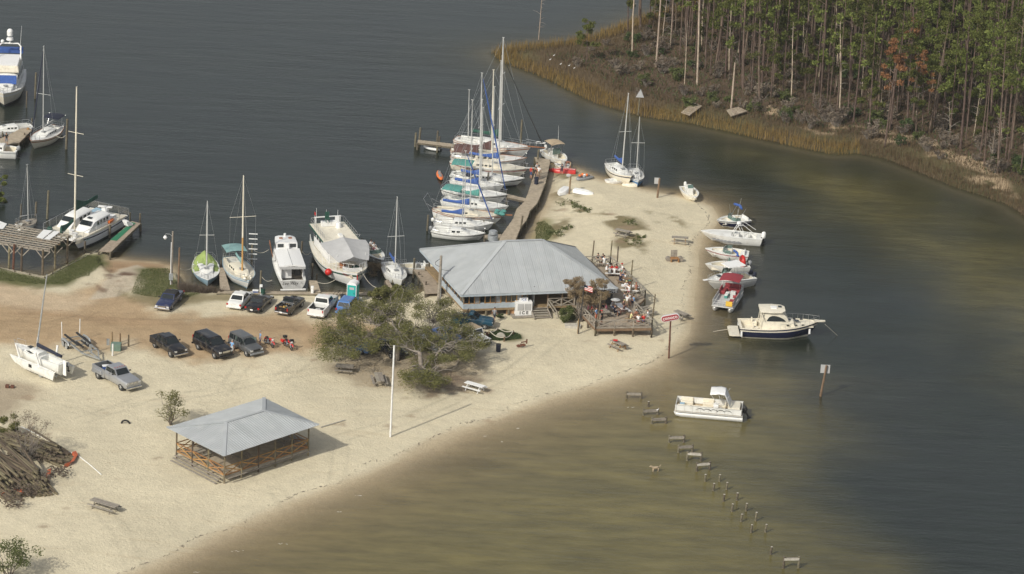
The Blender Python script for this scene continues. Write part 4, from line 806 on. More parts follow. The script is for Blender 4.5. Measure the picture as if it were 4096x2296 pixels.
# lettering
def text(body, size, m_, parent, M4, name='lettering', ext=.006, shear=0, offs=0, sx=1.0):
    cu = bpy.data.curves.new(name, 'FONT'); cu.body = body; cu.size = size; cu.extrude = ext; cu.align_x = 'CENTER'; cu.align_y = 'CENTER'; cu.shear = shear; cu.offset = offs; cu.resolution_u = 3
    t = bpy.data.objects.new('tmp', cu); COL.objects.link(t); bpy.context.view_layer.update()
    me = bpy.data.meshes.new_from_object(t.evaluated_get(bpy.context.evaluated_depsgraph_get())); bpy.data.objects.remove(t)
    me.transform(Matrix.Scale(sx, 4, (1, 0, 0))); me.materials.clear(); me.materials.append(m_)
    o = bpy.data.objects.new(name, me); COL.objects.link(o); o.parent = parent; o.matrix_local = M4; return o
def face(loc, out, up=(0, 0, 1)):
    """matrix whose +Z is the outward direction and +Y is up, for lettering on a surface"""
    z = Vector(out).normalized(); y = Vector(up); y = (y - z * y.dot(z)).normalized(); x = y.cross(z)
    return Matrix(((x.x, y.x, z.x, loc[0]), (x.y, y.y, z.y, loc[1]), (x.z, y.z, z.z, loc[2]), (0, 0, 0, 1)))
# 'Lee Way' workboat, stern to the bulkhead
r, L = boat('workboat', 'white wooden cabin boat with a long white aft roof, stern lettered Lee Way', 'boat', (1165, 705), (1272, 1050), 'Z2', 1.5, 1.1)
B = 3.3
H = Hull(L, B, 1.1, 1.1, 1.6, tw=.88, rake=.08, full=2.6); H.mesh([M['white2'], M['white2'], M['bottom'], M['bottom']], parent=r)
H.deck(M['white'], r, [(.02, .2, .82, .5)], floor=M['wood'])
m = MB()
for sg in (1, -1):
    m.box((L * .3, sg * 1.25, 1.75), (L * .4, .06, 1.5))
m.box((L * .5, 0, 1.75), (.06, 2.5, 1.5)).box((L * .14, .62, 1.55), (.06, 1.25, 1.5)); m.build('house_side', M['white2'], r)
for y, w_ in ((-.65, .8), ): MB().box((L * .14 - .02, y, 1.75), (.05, w_, 1.3)).build('doorway', M['blackm'], r)
MB().box((L * .14 - .04, .6, 2.15), (.04, .75, .4)).build('window', M['glass'], r)
for k in range(4):
    for sg in (1, -1): MB().box((L * (.22 + .075 * k), sg * 1.29, 2.05), (.5, .02, .5)).build('window', M['glass'], r)
m = MB(); rings = []
for x in (L * .06, L * .3, L * .56): rings.append([Vector((x, y, 2.52 + .16 * (1 - (y / 1.5) ** 2) + (.05 if k < 7 else 0))) for k, y in enumerate([-1.5, -1, -.5, 0, .5, 1, 1.5])] + [Vector((x, y, 2.48 + .12 * (1 - (y / 1.5) ** 2))) for y in (1.5, 0, -1.5)])
m.loft(rings); m.build('aft_roof', M['white2'], r, smooth='auto')
MB().beam((L * .06, -1.48, 2.38), (L * .06, 1.48, 2.38), .06, .3).build('awning_valance', M['ltgrey'], r)
MB().beam((L * .06, 0, 2.74), (L * .54, 0, 2.74), .04, .04).build('roof_seam', M['grey'], r)
m = MB()
rings = []
for t, wd, hh in ((.55, 1.3, 2.2), (.7, 1.25, 2.25), (.77, 1.1, 2.1), (.8, .9, 1.2), (.86, .6, .5)): rings.append([Vector((L * t, wd, 1.2)), Vector((L * t, wd * .95, 1.2 + hh * .95)), Vector((L * t, wd * .6, 1.2 + hh)), Vector((L * t, -wd * .6, 1.2 + hh)), Vector((L * t, -wd * .95, 1.2 + hh * .95)), Vector((L * t, -wd, 1.2))])
m.loft(rings, closed=False); m.build('wheelhouse', M['white2'], r, smooth='auto')
for y in (-.72, .72): MB().box((L * .55 - .02, y, 3.0), (.04, .7, .42)).build('window', M['glass'], r); MB().box((L * .66, y * .75, 3.44), (.45, .4, .08)).build('hatch', M['teak'], r)
MB().box((L * .55 - .3, 0, 3.1), (.35, .5, .7), taper=.7).build('ventilator', M['white2'], r); MB().cyl((L * .72, 0, 3.4), (L * .72, 0, 3.75), .14, n=10).build('roof_light', M['white2'], r)
for k in range(2): MB().box((L * (.59 + .08 * k), 1.32, 2.8), (.5, .02, .45)).box((L * (.59 + .08 * k), -1.32, 2.8), (.5, .02, .45)).build('window', M['glass'], r)
MB().beam((L * .6, 1.5, 1.3), (L * .6, 1.9, 3.0), .08, .08).beam((L * .7, 1.5, 1.4), (L * .7, 1.8, 3.0), .08, .08).beam((L * .6, 1.9, 3.0), (L * .7, 1.8, 3.0), .08, .08).beam((L * .6, 1.7, 2.1), (L * .7, 1.65, 2.1), .06, .06).build('boarding_frame', M['teak'], r)
H.rail(.55, .97, .65, .02, 7, parent=r, name='rail'); MB().box((-.13, 0, .06), (.25, 2.9, .1)).build('swim_platform', M['white2'], r)
text('Lee Way', .62, M['black'], r, face((-.03, .35, .78), (-1, 0, .05)), shear=.35, sx=.8); text('FL', .3, M['grey'], r, face((-.03, -1.0, .8), (-1, 0, .05)))
# big white trawler with awning
r, L = boat('trawler_yacht', 'large white wooden trawler with a grey awning over its foredeck and green trim', 'boat', (1845, 990), (1560, 690), 'Z2', 2.3, 1.5)
B = 5.3
H = Hull(L, B, 1.5, 1.5, 2.4, tw=.75, rake=.1, full=3.0, V=.6, draft=.5); H.mesh([M['white2'], M['green'], M['bottom'], M['bottom']], parent=r)
H.deck(M['cream'], r, [(.72, .95, .8, 1.45)], floor=M['cream'])
MB().beam((0, H.b(0), 1.55), (0, -H.b(0), 1.55), .1, .1).build('rub_rail', M['green'], r)
m = MB()
for sg in (1, -1): m.box((L * .33, sg * 1.7, 2.6), (L * .5, .08, 2.1))
m.box((L * .08, 0, 2.6), (.08, 3.4, 2.1)).box((L * .58, 0, 2.6), (.08, 3.4, 2.1)); m.build('deckhouse', M['white2'], r)
for k in range(6):
    for sg in (1, -1): MB().box((L * (.12 + .08 * k), sg * 1.76, 2.95), (.75, .03, .6)).build('window', M['glass'], r)
for y in (-1, 0, 1): MB().box((L * .58 + .05, y, 2.9), (.03, .7, .6)).build('window', M['glass'], r)
MB().prism([(L * .02, -2.1), (L * .5, -2.15), (L * .58, -1.8), (L * .58, 1.8), (L * .5, 2.15), (L * .02, 2.1)], 3.68, 3.8).build('boat_deck', M['cream'], r)
m = MB(); P_ = [(L * .02, -2.14), (L * .5, -2.19), (L * .58, -1.84), (L * .58, 1.84), (L * .5, 2.19), (L * .02, 2.14)]
for a, b in zip(P_, P_[1:] + P_[:1]): m.beam((*a, 3.72), (*b, 3.72), .06, .2)
m.build('deck_edge_trim', M['green'], r)
m = MB(); pts = [(L * .04, -1.95), (L * .3, -2.0), (L * .3, -1.3)]
for sg in (1, -1):
    q = [Vector((L * (.04 + .06 * k), sg * 1.98, 3.8)) for k in range(8)]
    for p in q: m.cyl(p, p + Vector((0, 0, .8)), .022, n=4)
    for h_ in (.4, .8): m.tube([p + Vector((0, 0, h_)) for p in q], .02, 4)
m.beam((L * .04, -1.98, 4.6), (L * .04, 1.98, 4.6), .05, .04); m.build('boat_deck_rail', M['steel'], r)
MB().box((L * .1, 0, 4.1), (.6, 1.9, .55)).box((L * .05, 0, 4.7), (.12, 3.2, .1)).box((L * .05, 1.5, 4.3), (.08, .08, .9)).box((L * .05, -1.5, 4.3), (.08, .08, .9)).build('helm_station', M['white2'], r)
MB().cyl((L * .16, .9, 3.8), (L * .16, .9, 4.4), .35, .25, 10).build('radar_dome', M['white2'], r); MB().box((L * .38, .3, 3.95), (1.0, .5, .25), taper=.8).build('skylight', M['white'], r)
ch = MB(); ch.box((0, 0, .45), (.5, .5, .08)).box((-.24, 0, .85), (.08, .5, .7)); [ch.box((a, b_, .22), (.06, .06, .45)) for a in (-.2, .2) for b_ in (-.2, .2)]
def ride(o, r, x, y, z, rz=0): o.matrix_world = Matrix.Translation(r.location) @ r.rotation_euler.to_matrix().to_4x4() @ Matrix.Translation((x, y, z)) @ Matrix.Rotation(rz, 4, 'Z'); return o
ride(tag(ch.build('chair', M['green']), 'dark green chair on the upper deck of the large trawler', 'chair'), r, L * .12, -.3, 4.36)
ch2 = bpy.data.objects.new('chair', ch.build('tmpc', M['white2']).data); bpy.data.objects.remove(bpy.data.objects['tmpc']); COL.objects.link(ch2); ride(tag(ch2, 'white plastic chair on the upper deck of the large trawler, beside the green one', 'chair'), r, L * .13, .9, 3.8)
for x, y, h_ in ((L * .05, 1.2, 2.2), (L * .05, -.2, 2.4), (L * .05, -1.4, 2.8), (L * .12, -1.9, 2.0)): MB().cyl((x, y, 3.9), (x, y, 3.9 + h_ * .7), .03, .012, 5).build('antenna', M['white2'], r)
MB().box((L * .12 + .28, -1.9, 5.6), (.5, .02, .35)).build('flag', M['red'], r)
m = MB(); g = []
for i in range(9):
    u = i / 8; x = L * (.53 + .34 * u); wd = 2.75 - .85 * max(0, u - .25) ** 1.3 * 1.6
    for j in range(9): f = -1 + j / 4; g.append(Vector((x, f * wd, 3.95 + .55 * (1 - abs(f)) ** .9 - .75 * u ** 1.6 - .05 * math.sin(3.14 * abs(f)) * 2)))
m.add(g, [(i * 9 + j, (i + 1) * 9 + j, (i + 1) * 9 + j + 1, i * 9 + j + 1) for i in range(8) for j in range(8)]); o_ = m.build('awning', M['ltgrey'], r, smooth=False); o_.modifiers.new('t', 'SOLIDIFY').thickness = .03
H.rail(.02, .97, 1.0, .022, 22, M['white2'], r, 'deck_rail'); 
m = MB(); 
for sg in (1, -1):
    for t in (.56, .68, .8): m.cyl((L * t, sg * (H.b(t) - .12), H.z(t)), (L * t, sg * (H.b(t) - .2), 3.8), .03, n=5)
m.build('awning_pole', M['white2'], r)
for k in range(5): MB().box((L * (.66 + .05 * k), (-1) ** k * .7, 1.75 + .2 * (k % 2)), (.7, .6, .5), rz=k).build('deck_locker', M[('cream', 'teak', 'green', 'white2', 'navyc')[k]], r)
MB().box((L * .885, 0, 2.12), (.1, 2.0, .6)).build('bow_bulkhead', M['white2'], r)
m = MB(); sg = -1; tt = .80; m.ball((0, 0, 0), .42, 12, 8); b_ = m.build('mooring_buoy', M['red'], None, smooth=True); tag(b_, 'round red mooring buoy hanging on the side of the large trawler', 'buoy')
pb = at('C5', 410, 860, 1.45); b_.location = pb
text('Mama Tara', .34, M['maroon'], r, face((H.x(.93) - .02, -H.b(.93) * .96 - .07, H.z(.93) - .42), (.62, -1, -.1)))
MB().tube([(L * .99, 0, 2.1), (L + .15, 0, 1.2)], .05, 6).ball((L + .12, -.1, 1.5), .16, 6, 4).build('anchor', M['red'], r)
for t in (.3, .5): 
    MB().beam((L * t, 2.0, 1.7), (L * t, 3.0, 3.5), .05, .05).beam((L * t, 2.0, 3.5), (L * t, 3.0, 3.5), .05, .05).build('davit', M['alu'], r)
# catamaran houseboat
bowp = at('C4', 1010, 850, 1.5); sternp = at('C4', 1655, 520, 1.35); far_ = at('C4', 700, 795, 1.5)
d = sternp - bowp; rz = math.atan2(bowp.y - sternp.y, bowp.x - sternp.x); L = math.hypot(d.x, d.y); W = 5.6
perp = Vector((math.sin(rz), -math.cos(rz), 0))
# hull nearest the camera is on the port side when perp.y>0
sgn = 1 if perp.y > 0 else -1
r = thing('catamaran', 'large white catamaran with netted decks and dark green sail covers, beside the green-carpeted dock', 'catamaran', Vector((sternp.x, sternp.y, 0)) + perp * sgn * W / 2, rz)
near = -sgn * -1  # side sign of the near hull in local y
ny = 1 if (Matrix.Rotation(rz, 3, 'Z') @ Vector((0, 1, 0))).y < 0 else -1
for sg in (1, -1):
    h_ = Hull(L, 1.25, 1.35, 1.25, 1.5, tw=.7, rake=.1, full=3.2, V=.35)
    o_ = h_.mesh([M['white2'], M['navy'], M['bottom'], M['bottom']], 'hull', r); o_.location = (0, sg * (W / 2 - .62), 0)
H = Hull(L, 1.25, 1.35, 1.25, 1.5, tw=.7, rake=.1)
MB().prism([(.2, -W / 2 + .2), (L * .93, -W / 2 + .3), (L * .98, -W / 2 + .5), (L * .9, -W / 2 + 1.2), (L * .8, 0), (L * .9, W / 2 - 1.2), (L * .98, W / 2 - .5), (L * .93, W / 2 - .3), (.2, W / 2 - .2)], .95, 1.38).build('bridge_deck', M['cream'], r)
MB().box((L * .92, 0, 1.2), (.5, W - .8, .3)).build('crossbeam', M['white2'], r)
for sg in (1, -1):
    yc = sg * 1.25; cabin(r, L * .3, L * .72, 2.1, 1.9, 1.35, 1.25, M['white2'], 4 if sg == ny else 3, front=.3, slope=.3, winh=.4, name='cabin', hatch=2 if sg == ny else False).location = (0, yc, 0)
    for o_ in [k for k in kids(r) if k.name.startswith(('window', 'hatch')) and k.location.length == 0]: o_.location = (0, yc, 0)
    m = MB(); x0 = L * .3; x1 = L * .72; a = x0 + (x1 - x0) * .73; b_ = x0 + (x1 - x0) * .86
    m.quad((a + .06, yc + .72, 1.35 + 1.12), (a + .06, yc - .72, 1.35 + 1.12), (b_ + .02, yc - .76, 1.35 + .72), (b_ + .02, yc + .76, 1.35 + .72)); m.build('windscreen', M['glass'], r)
    MB().box((L * .22, yc, 1.6), (L * .14, 1.8, .5), taper=.9).build('aft_cabin', M['white2'], r)
base = Vector((L * .68, 0, 1.5)); bw = r.matrix_basis @ base; Xa, Ya = pxm(bw); Xb, Yb = pxm(bw + Vector((0, 0, 1))); X2, Y2 = px('C3', 920, 555); mh = math.hypot(X2 - Xa, Y2 - Ya) / math.hypot(Xb - Xa, Yb - Ya)
mast(r, L * .68, 1.5, mh, .14, spr=(.38, .68), sw=1.0, boom=(5.0, 2.2), cover=M['green'], covd=.55, m_=M['cream'])
m = MB(); a = Vector((L * .95, 0, 1.7)); b_ = Vector((L * .72, 0, 2.5)); rings = []
for i in range(9):
    t = i / 8; c = a.lerp(b_, t); hh = .75 * (1 - t) ** 2 + .3
    rings.append([c + Vector((0, .16 * math.cos(u), hh * max(0, math.sin(u)) + .1 * min(0, math.sin(u)))) for u in [2 * math.pi * k / 8 for k in range(8)]])
m.loft(rings); m.build('foresail_cover', M['green'], r, smooth='auto')
net = bpy.data.materials.new('netting'); net.use_nodes = True; Nn = net.node_tree; bb = Nn.nodes['Principled BSDF']; bb.inputs['Base Color'].default_value = (.3, .28, .24, 1); bb.inputs['Alpha'].default_value = .22
m = MB(); P_ = [(L * .2, -W / 2), (.05, -W / 2), (.05, W / 2), (L * .9, W / 2), (L * 1.0, W / 2 - .8)] if ny < 0 else [(L * .2, W / 2), (.05, W / 2), (.05, -W / 2), (L * .9, -W / 2), (L * 1.0, -W / 2 + .8)]
for a, b_ in zip(P_[:-1], P_[1:]): m.quad((*a, 1.5), (*b_, 1.5), (*b_, 2.3), (*a, 2.3))
m.build('safety_netting', net, r)
m = MB(); P2 = P_ + [(L * 1.0, (W / 2 - .8) * ny), (L * .9, W / 2 * ny), (L * .2, W / 2 * ny)]
for a, b_ in zip(P2, P2[1:] + P2[:1]):
    n = max(1, int(math.dist(a, b_) / 1.3)); m.beam((*a, 2.3), (*b_, 2.3), .03, .03)
    for i in range(n): q = Vector((*a, 1.38)).lerp(Vector((*b_, 1.38)), i / n); m.cyl(q, q + Vector((0, 0, .92)), .02, n=4)
m.build('guard_rail', M['steel'], r)
MB().box((L * .12, .3 * ny, 2.4), (.5, 1.7, .08), rz=.3).box((L * .12, .3 * ny, 1.9), (.4, .8, .9)).build('helm_seat', M['white2'], r); MB().box((L * .16, -.6 * ny, 1.7), (1.4, 1.0, .5)).build('deck_box', M['ltblue'], r)
MB().cyl((L * .18, -ny * 2.5, 2.2), (L * .18, -ny * 2.6, 2.25), .32, n=12).build('life_ring', M['white2'], r)
for k in range(2): MB().cyl((L * (.9 - k * .06), ny * (1.6 - k * .9), 1.4), (L * (.9 - k * .06), ny * (1.6 - k * .9), 1.95), .3, .34, 8).build('deck_chair', M['white2'], r)
MB().box((L * .3, ny * 2.35, 1.6), (1.2, .3, .25), rz=.1).build('kayak_rack_bags', M['orange'], r); MB().box((L * .5, ny * 2.1, 1.6), (1.8, .45, .4), taper=.8).build('deck_locker', M['white2'], r)
MB().ball((L * .9, -ny * 1.9, 1.7), .38, 8, 5).build('sail_bag', M['green'], r)
nv = Vector((0, ny, 0)); text('Cheval', .3, M['tealgrey'], r, face((L * .82, ny * (W / 2 - .015), 1.1), (0.1, ny, 0)))
# motor yacht cut by the left edge
r, L = boat('motor_yacht', 'tall white flybridge motor yacht with blue canvas, cut by the left picture edge', 'yacht', (35, 590), (125, 330), 'C3', 2.3, 1.5)
B = 4.4
H = Hull(L, B, 1.5, 1.5, 2.3, tw=.85, rake=.12, full=2.8, V=.5); H.mesh([M['cream'], M['white'], M['bottom'], M['bottom']], parent=r); H.deck(M['white'], r)
cabin(r, L * .1, L * .7, 3.4, 2.8, 1.6, 1.7, M['white'], 4, front=.2, hatch=False, winh=.35); cabin(r, L * .55, L * .9, 2.6, 1.6, 1.8, .6, M['white'], 2, front=.5)
m = MB(); m.quad((L * .7, 1.35, 2.35), (L * .7, -1.35, 2.35), (L * .615, -1.3, 3.2), (L * .615, 1.3, 3.2)); m.build('windscreen_cover', M['blue'], r)
MB().box((L * .36, 0, 3.75), (L * .42, 3.2, .85), taper=.92).build('flybridge', M['cream'], r, bevel=.15)
MB().box((L * .36, 0, 4.25), (L * .36, 2.7, .12)).build('flybridge_seating', M['white2'], r); MB().prism([(L * .05, -1.6), (L * .12, -1.6), (L * .12, 1.6), (L * .05, 1.6)], 4.2, 4.8).build('bridge_canvas', M['blue'], r)
m = MB()
for sg in (1, -1): m.tube([(L * .3, sg * 1.5, 3.9), (L * .22, sg * 1.45, 5.6), (L * .2, sg * 1.1, 5.9)], .09, 6)
m.tube([(L * .2, 1.1, 5.9), (L * .2, -1.1, 5.9)], .09, 6); m.build('radar_arch', M['white2'], r)
m = MB(); m.cyl((L * .2, 0, 5.9), (L * .2, 0, 6.4), .12, n=8).cyl((L * .2, 0, 6.4), (L * .2, 0, 6.7), .5, .42, 14).cyl((L * .2, 0, 7.0), (L * .2, 0, 7.5), .4, .42, 12).ball((L * .2, 0, 7.5), .42, 12, 6).ball((L * .2, -1.0, 6.15), .25, 10, 6); m.build('radar_dome', M['white2'], r, smooth='auto')
MB().cyl((L * .2, 1.3, 5.0), (L * .16, 1.5, 8.2), .03, .01, 5).build('antenna', M['white2'], r); H.rail(.5, 1.0, .7, .02, 9, parent=r, name='bow_rail', close=True)
# small craft
def dinghy(name, label, cat, bow, stern, s, B, h, m1, m2, kind='open', z=None, L=None, group=None):
    if z is None: a = on(s, *bow); b_ = on(s, *stern); zz = min(a.z, b_.z) if kind != 'up' else max(a.z, b_.z)
    else: a = at(s, *bow, z); b_ = at(s, *stern, z); zz = z
    d = a - b_; rz = math.atan2(d.y, d.x); L = L or math.hypot(d.x, d.y)
    r = thing(name, label, cat, Vector((b_.x, b_.y, zz)), rz, group)
    if kind == 'open':
        H = Hull(L, B, h, h * .95, h * 1.15, tw=.8, rake=.12, draft=.05, n=10, V=.6); H.mesh([m1, m2, m1, m1], parent=r); H.deck(m1, r, [(.05, .86, .86, .12)], floor=m2, camber=0)
        for t in (.3, .6): MB().box((L * t, 0, h * .75), (.25, B * .85, .04)).build('thwart', m2, r)
    elif kind == 'up':                              # upturned on the sand, keel up
        rings = []
        for i in range(11):
            t = i / 10; b2 = max(hb(t, .8, 2.6) * B / 2, .06); zt = h * (1 - .35 * t ** 3)
            rings.append([Vector((L * t, b2, 0)), Vector((L * t, b2 * .93, zt * .55)), Vector((L * t, b2 * .72, zt * .92)), Vector((L * t, 0, zt)), Vector((L * t, -b2 * .72, zt * .92)), Vector((L * t, -b2 * .93, zt * .55)), Vector((L * t, -b2, 0))])
        MB().loft(rings, closed=False).build('hull', m1, r, smooth='auto'); MB().beam((.1, 0, h + .01), (L * .8, 0, h * .9), .04, .06).build('keel_strip', m2, r)
    elif kind == 'rib':
        pts = []
        for i in range(17):
            u = i / 16 * 2 - 1; au = abs(u); x = L * .97 * (1 - au ** 2.4) if au < 1 else 0; pts.append(Vector((max(0, x - .05), math.copysign(min(1, (1 - (x / L) ** 3.2)) * B * .38 + .02, u) if i != 8 else 0, .24 + .12 * (x / L) ** 3)))
        MB().tube(pts, [.1] + [.21] * 15 + [.1], 9).build('inflatable_tube', m1, r, smooth='auto'); MB().prism([(.1, -B * .33), (L * .7, -B * .3), (L * .85, 0), (L * .7, B * .3), (.1, B * .33)], .08, .14).box((.12, 0, .3), (.06, B * .6, .35)).build('floor', m2, r); MB().box((L * .45, 0, .4), (.25, B * .7, .05)).build('thwart', m2, r)
    elif kind == 'kayak':
        rings = []
        for i in range(13):
            t = i / 12; b2 = max(math.sin(math.pi * t) ** .6 * B / 2, .03); zc = .1 * abs(2 * t - 1) ** 2
            rings.append([Vector((L * t, b2 * math.cos(u), .17 + zc + (.13 if math.sin(u) > 0 else .19) * math.sin(u) * min(1, b2 * 5))) for u in [2 * math.pi * k / 10 for k in range(10)]])
        MB().loft(rings).build('hull', m1, r, smooth='auto')
        for t in (.35, .65): MB().ball((L * t, 0, .29), .3, 10, 4, sc=(1.0, .75, .12)).box((L * t - .25, 0, .42), (.05, .35, .3)).build('seat', m2, r)
    return r
dinghy('inflatable_dinghy', 'white inflatable dinghy tied to the far wooden pier', 'dinghy', (-10, 268), (185, 290), 'C1', 1.6, .4, M['white2'], M['grey'], 'rib', 0)
bpy.data.objects['inflatable_dinghy'].location.z = -.03
dinghy('kayak', 'orange two-seat kayak floating alone beside the moored sailboats', 'kayak', (192, 655), (150, 548), 'C1', .8, .3, M['orange'], M['grey'], 'kayak', 0, L=3.6)
dinghy('dinghy', 'white dinghy lying upside down against the wooden post on the sand', 'dinghy', (430, 1120), (560, 1010), 'C6', 1.35, .5, M['white2'], M['white'], 'up', L=2.5)
dinghy('dinghy', 'long white dinghy upside down to the right of the wooden post', 'dinghy', (985, 1090), (700, 1060), 'C6', 1.2, .45, M['white2'], M['white'], 'up', L=2.6)
dinghy('dinghy', 'white square-bowed dinghy on the waterline under the beached white sloop', 'dinghy', (1290, 870), (1610, 870), 'C6', 1.2, .4, M['white2'], M['white'], 'open')
dinghy('dinghy', 'small beige dinghy at the waterline in front of the blue-hulled sloop', 'dinghy', (1735, 930), (1915, 945), 'C6', .9, .4, M['cream'], M['tan'], 'up', L=1.9)
dinghy('canoe', 'bright red upturned skiff with white and blue hull on the north beach', 'skiff', (385, 660), (735, 690), 'C6', 1.3, .5, M['red'], M['white2'], 'up', L=3.4)
dinghy('dinghy', 'small white dinghy behind the bending man on the north beach', 'dinghy', (455, 565), (620, 590), 'C6', 1.0, .35, M['white2'], M['grey'], 'open', L=2.0)
r = dinghy('inflatable_dinghy', 'worn grey inflatable dinghy full of gear, farthest right on the north beach', 'dinghy', (760, 830), (1010, 770), 'C6', 1.4, .4, M['grey'], M['wood'], 'rib', L=2.6)
m = MB(); rr_ = np.random.RandomState(2)
for i in range(7): m.ball((rr_.uniform(.4, 1.9), rr_.uniform(-.4, .4), .45 + .2 * rr_.rand()), .2, 6, 4, m=i % 3)
m.build('gear_heap', [M['orange'], M['white2'], M['grey']], r)
for q_, (a, b_, c_) in enumerate((((-10, 1215), (95, 1232), 'upper'), ((-10, 1248), (75, 1262), 'lower'))):
    dinghy('kayak', 'dark red kayak floating at the left picture edge, the %s of two' % c_, 'kayak', a, b_, 'C3', .75, .3, M['red'], M['blackm'], 'kayak', 0, L=3.2)
# trimaran on its trailer
f_ = on('ZA', 165, 905); b_ = on('ZA', 500, 1040); d = f_ - b_; rz = math.atan2(d.y, d.x); L = 8.2
r = thing('trimaran', 'white folded trimaran with tall bare mast standing on its trailer in the sand', 'trimaran', Vector((b_.x, b_.y, gz(b_.x, b_.y))), rz)
up = 1.0
H = Hull(L * .95, 1.7, 1.0, .95, 1.05, tw=.75, rake=.08, full=2.6, draft=.45); o_ = H.mesh([M['white']] * 4, 'hull', r); o_.location.z = up
o_ = H.deck(M['white'], r, [(.05, .38, .7, .35)]); o_.location.z = up
o_ = cabin(r, L * .4, L * .78, 1.3, .9, 1.85, .5, M['white'], 0, front=.6, hatch=2)
for sg in (1, -1):
    h2 = Hull(L * .88, .5, .6, .55, .6, tw=.3, rake=.1, full=2.0, V=.3); o_ = h2.mesh([M['white']] * 4, 'outrigger', r); o_.location = (L * .0 - .2, sg * 1.35, up * .75)
    h2.deck(M['white'], r, name='outrigger_deck').location = (L * .0 - .2, sg * 1.35, up * .75); MB().box((L * .42, sg * 1.62, 1.15), (.45, .03, .35)).build('outrigger_hatch', M['black'], r)
    for x in (L * .3, L * .68): MB().beam((x, sg * 1.1, 1.0), (x + .2, sg * 1.55, 2.9), .22, .12).build('folding_arm', M['white2'], r)
    MB().add([(L * .48, sg * .62, 2.1), (L * .56, sg * .6, 1.98), (L * .66, sg * .53, 2.05), (L * .58, sg * .56, 2.22)], [(0, 1, 2, 3)]).build('window', M['glass'], r)
X2, Y2 = px('ZA', 372, 195); base = r.matrix_basis @ Vector((L * .52, 0, 2.35)); Xa, Ya = pxm(base); Xb, Yb = pxm(base + Vector((0, 0, 1))); mh = (Ya - Y2) / (Ya - Yb)
mw = MB(); tp = at('ZA', 372, 195, base.z + mh); tl = r.matrix_basis.inverted() @ tp
mw.tube([(L * .52, 0, 2.35), Vector((L * .52, 0, 2.35)).lerp(tl, .5), tl], [.09, .09, .06], 8); mw.build('mast', M['galv'], r)
mw = MB(); rings = []
a = Vector((L * .5, 0, 2.95)); c_ = Vector((L * .03, 0, 2.75))
for i in range(7): t = i / 6; q = a.lerp(c_, t); rings.append([q + Vector((0, .15 * math.cos(u), .22 * math.sin(u) * (1.2 - .4 * t))) for u in [2 * math.pi * k / 8 for k in range(8)]])
mw.loft(rings).build('boom_cover', M['navyc'], r, smooth='auto')
MB().box((-.25, 0, 1.6), (.5, .08, 1.7), taper=.8).build('rudder', M['white2'], r); outboard(r, -.15, -.45, 1.7, M['grey'], .75)
pulp = MB()
for sg in (1, -1): pulp.tube([(L * .93, sg * .1, 2.0), (L * .93, sg * .25, 2.6), (L * .8, sg * .5, 2.55), (L * .8, sg * .5, 1.95)], .02, 5)
pulp.build('bow_pulpit', M['steel'], r)
tr = MB(); 
for sg in (1, -1): tr.beam((L * .05, sg * .5, .5), (L * .75, sg * .5, .5), .08, .12); tr.beam((L * .75, sg * .5, .5), (L * 1.0, 0, .5), .08, .1); tr.box((L * .3, sg * .95, .72), (.8, .3, .06))
for x in (.1, .4, .7): tr.beam((L * x, -.9 if x == .4 else -.5, .5), (L * x, .9 if x == .4 else .5, .5), .08, .1)
tr.cyl((L * .95, 0, 0), (L * .95, 0, .5), .03, n=5); to = thing('boat_trailer', 'galvanised trailer under the folded trimaran', 'trailer', r.location, rz); tr.build('frame', M['galv'], to)
for sg in (1, -1): MB().cyl((L * .3, sg * .85, .33), (L * .3, sg * 1.05, .33), .33, n=16, m2=1).build('wheel', [M['rubber'], M['galv']], to)
# boat trailer behind the silver pickup
b_ = on('ZA', 545, 815); f_ = on('ZA', 800, 905); a_ = on('ZA', 700, 770); d = f_ - b_; rz = math.atan2(d.y, d.x)
hit = on('ZA', 795, 905); c_ = on('ZA', 625, 775); d = hit - c_; rz = math.atan2(d.y, d.x); Lt = d.length + 2.2
o0 = hit - Vector((math.cos(rz), math.sin(rz), 0)) * Lt; t = thing('boat_trailer', 'empty silver boat trailer with black bunks and white guide poles, hitched behind the silver pickup', 'trailer', Vector((o0.x, o0.y, gz(o0.x, o0.y))), rz)
m = MB()
for sg in (1, -1): m.beam((.2, sg * .95, .6), (Lt * .66, sg * .95, .6), .1, .14); m.beam((Lt * .66, sg * .95, .6), (Lt - .3, 0, .6), .1, .12)
for x in (.25, 1.4, 2.6, Lt * .6): m.beam((x, -.95, .55), (x, .95, .55), .08, .1)
m.beam((Lt * .6, 0, .6), (Lt, 0, .6), .1, .1); m.build('frame', M['galv'], t)
for sg in (1, -1):
    MB().beam((.1, sg * .7, .95), (3.6, sg * .7, .95), .2, .14).build('bunk', M['blackm'], t); MB().beam((2.2, sg * .3, .8), (4.0, sg * .3, .8), .18, .1).build('bunk', M['blackm'], t)
    for x in (1.0, 1.85): MB().cyl((x, sg * 1.15, .33), (x, sg * 1.36, .33), .33, n=16, m2=1).build('wheel', [M['rubber'], M['galv']], t)
    MB().tube([(.55, sg * 1.28, .5), (.7, sg * 1.28, .78), (1.4, sg * 1.28, .84), (2.15, sg * 1.28, .78), (2.3, sg * 1.28, .5)], .12, 6).build('fender', M['galv'], t)
    MB().cyl((.15, sg * 1.05, .6), (.15, sg * 1.1, 2.5), .05, n=8).build('guide_pole', M['pvc'], t)
MB().beam((Lt * .72, 0, .6), (Lt * .68, 0, 1.5), .1, .1).beam((Lt * .62, -.15, .6), (Lt * .7, 0, 1.4), .06, .06).box((Lt * .69, 0, 1.35), (.3, .3, .25)).build('winch_post', M['galv'], t)
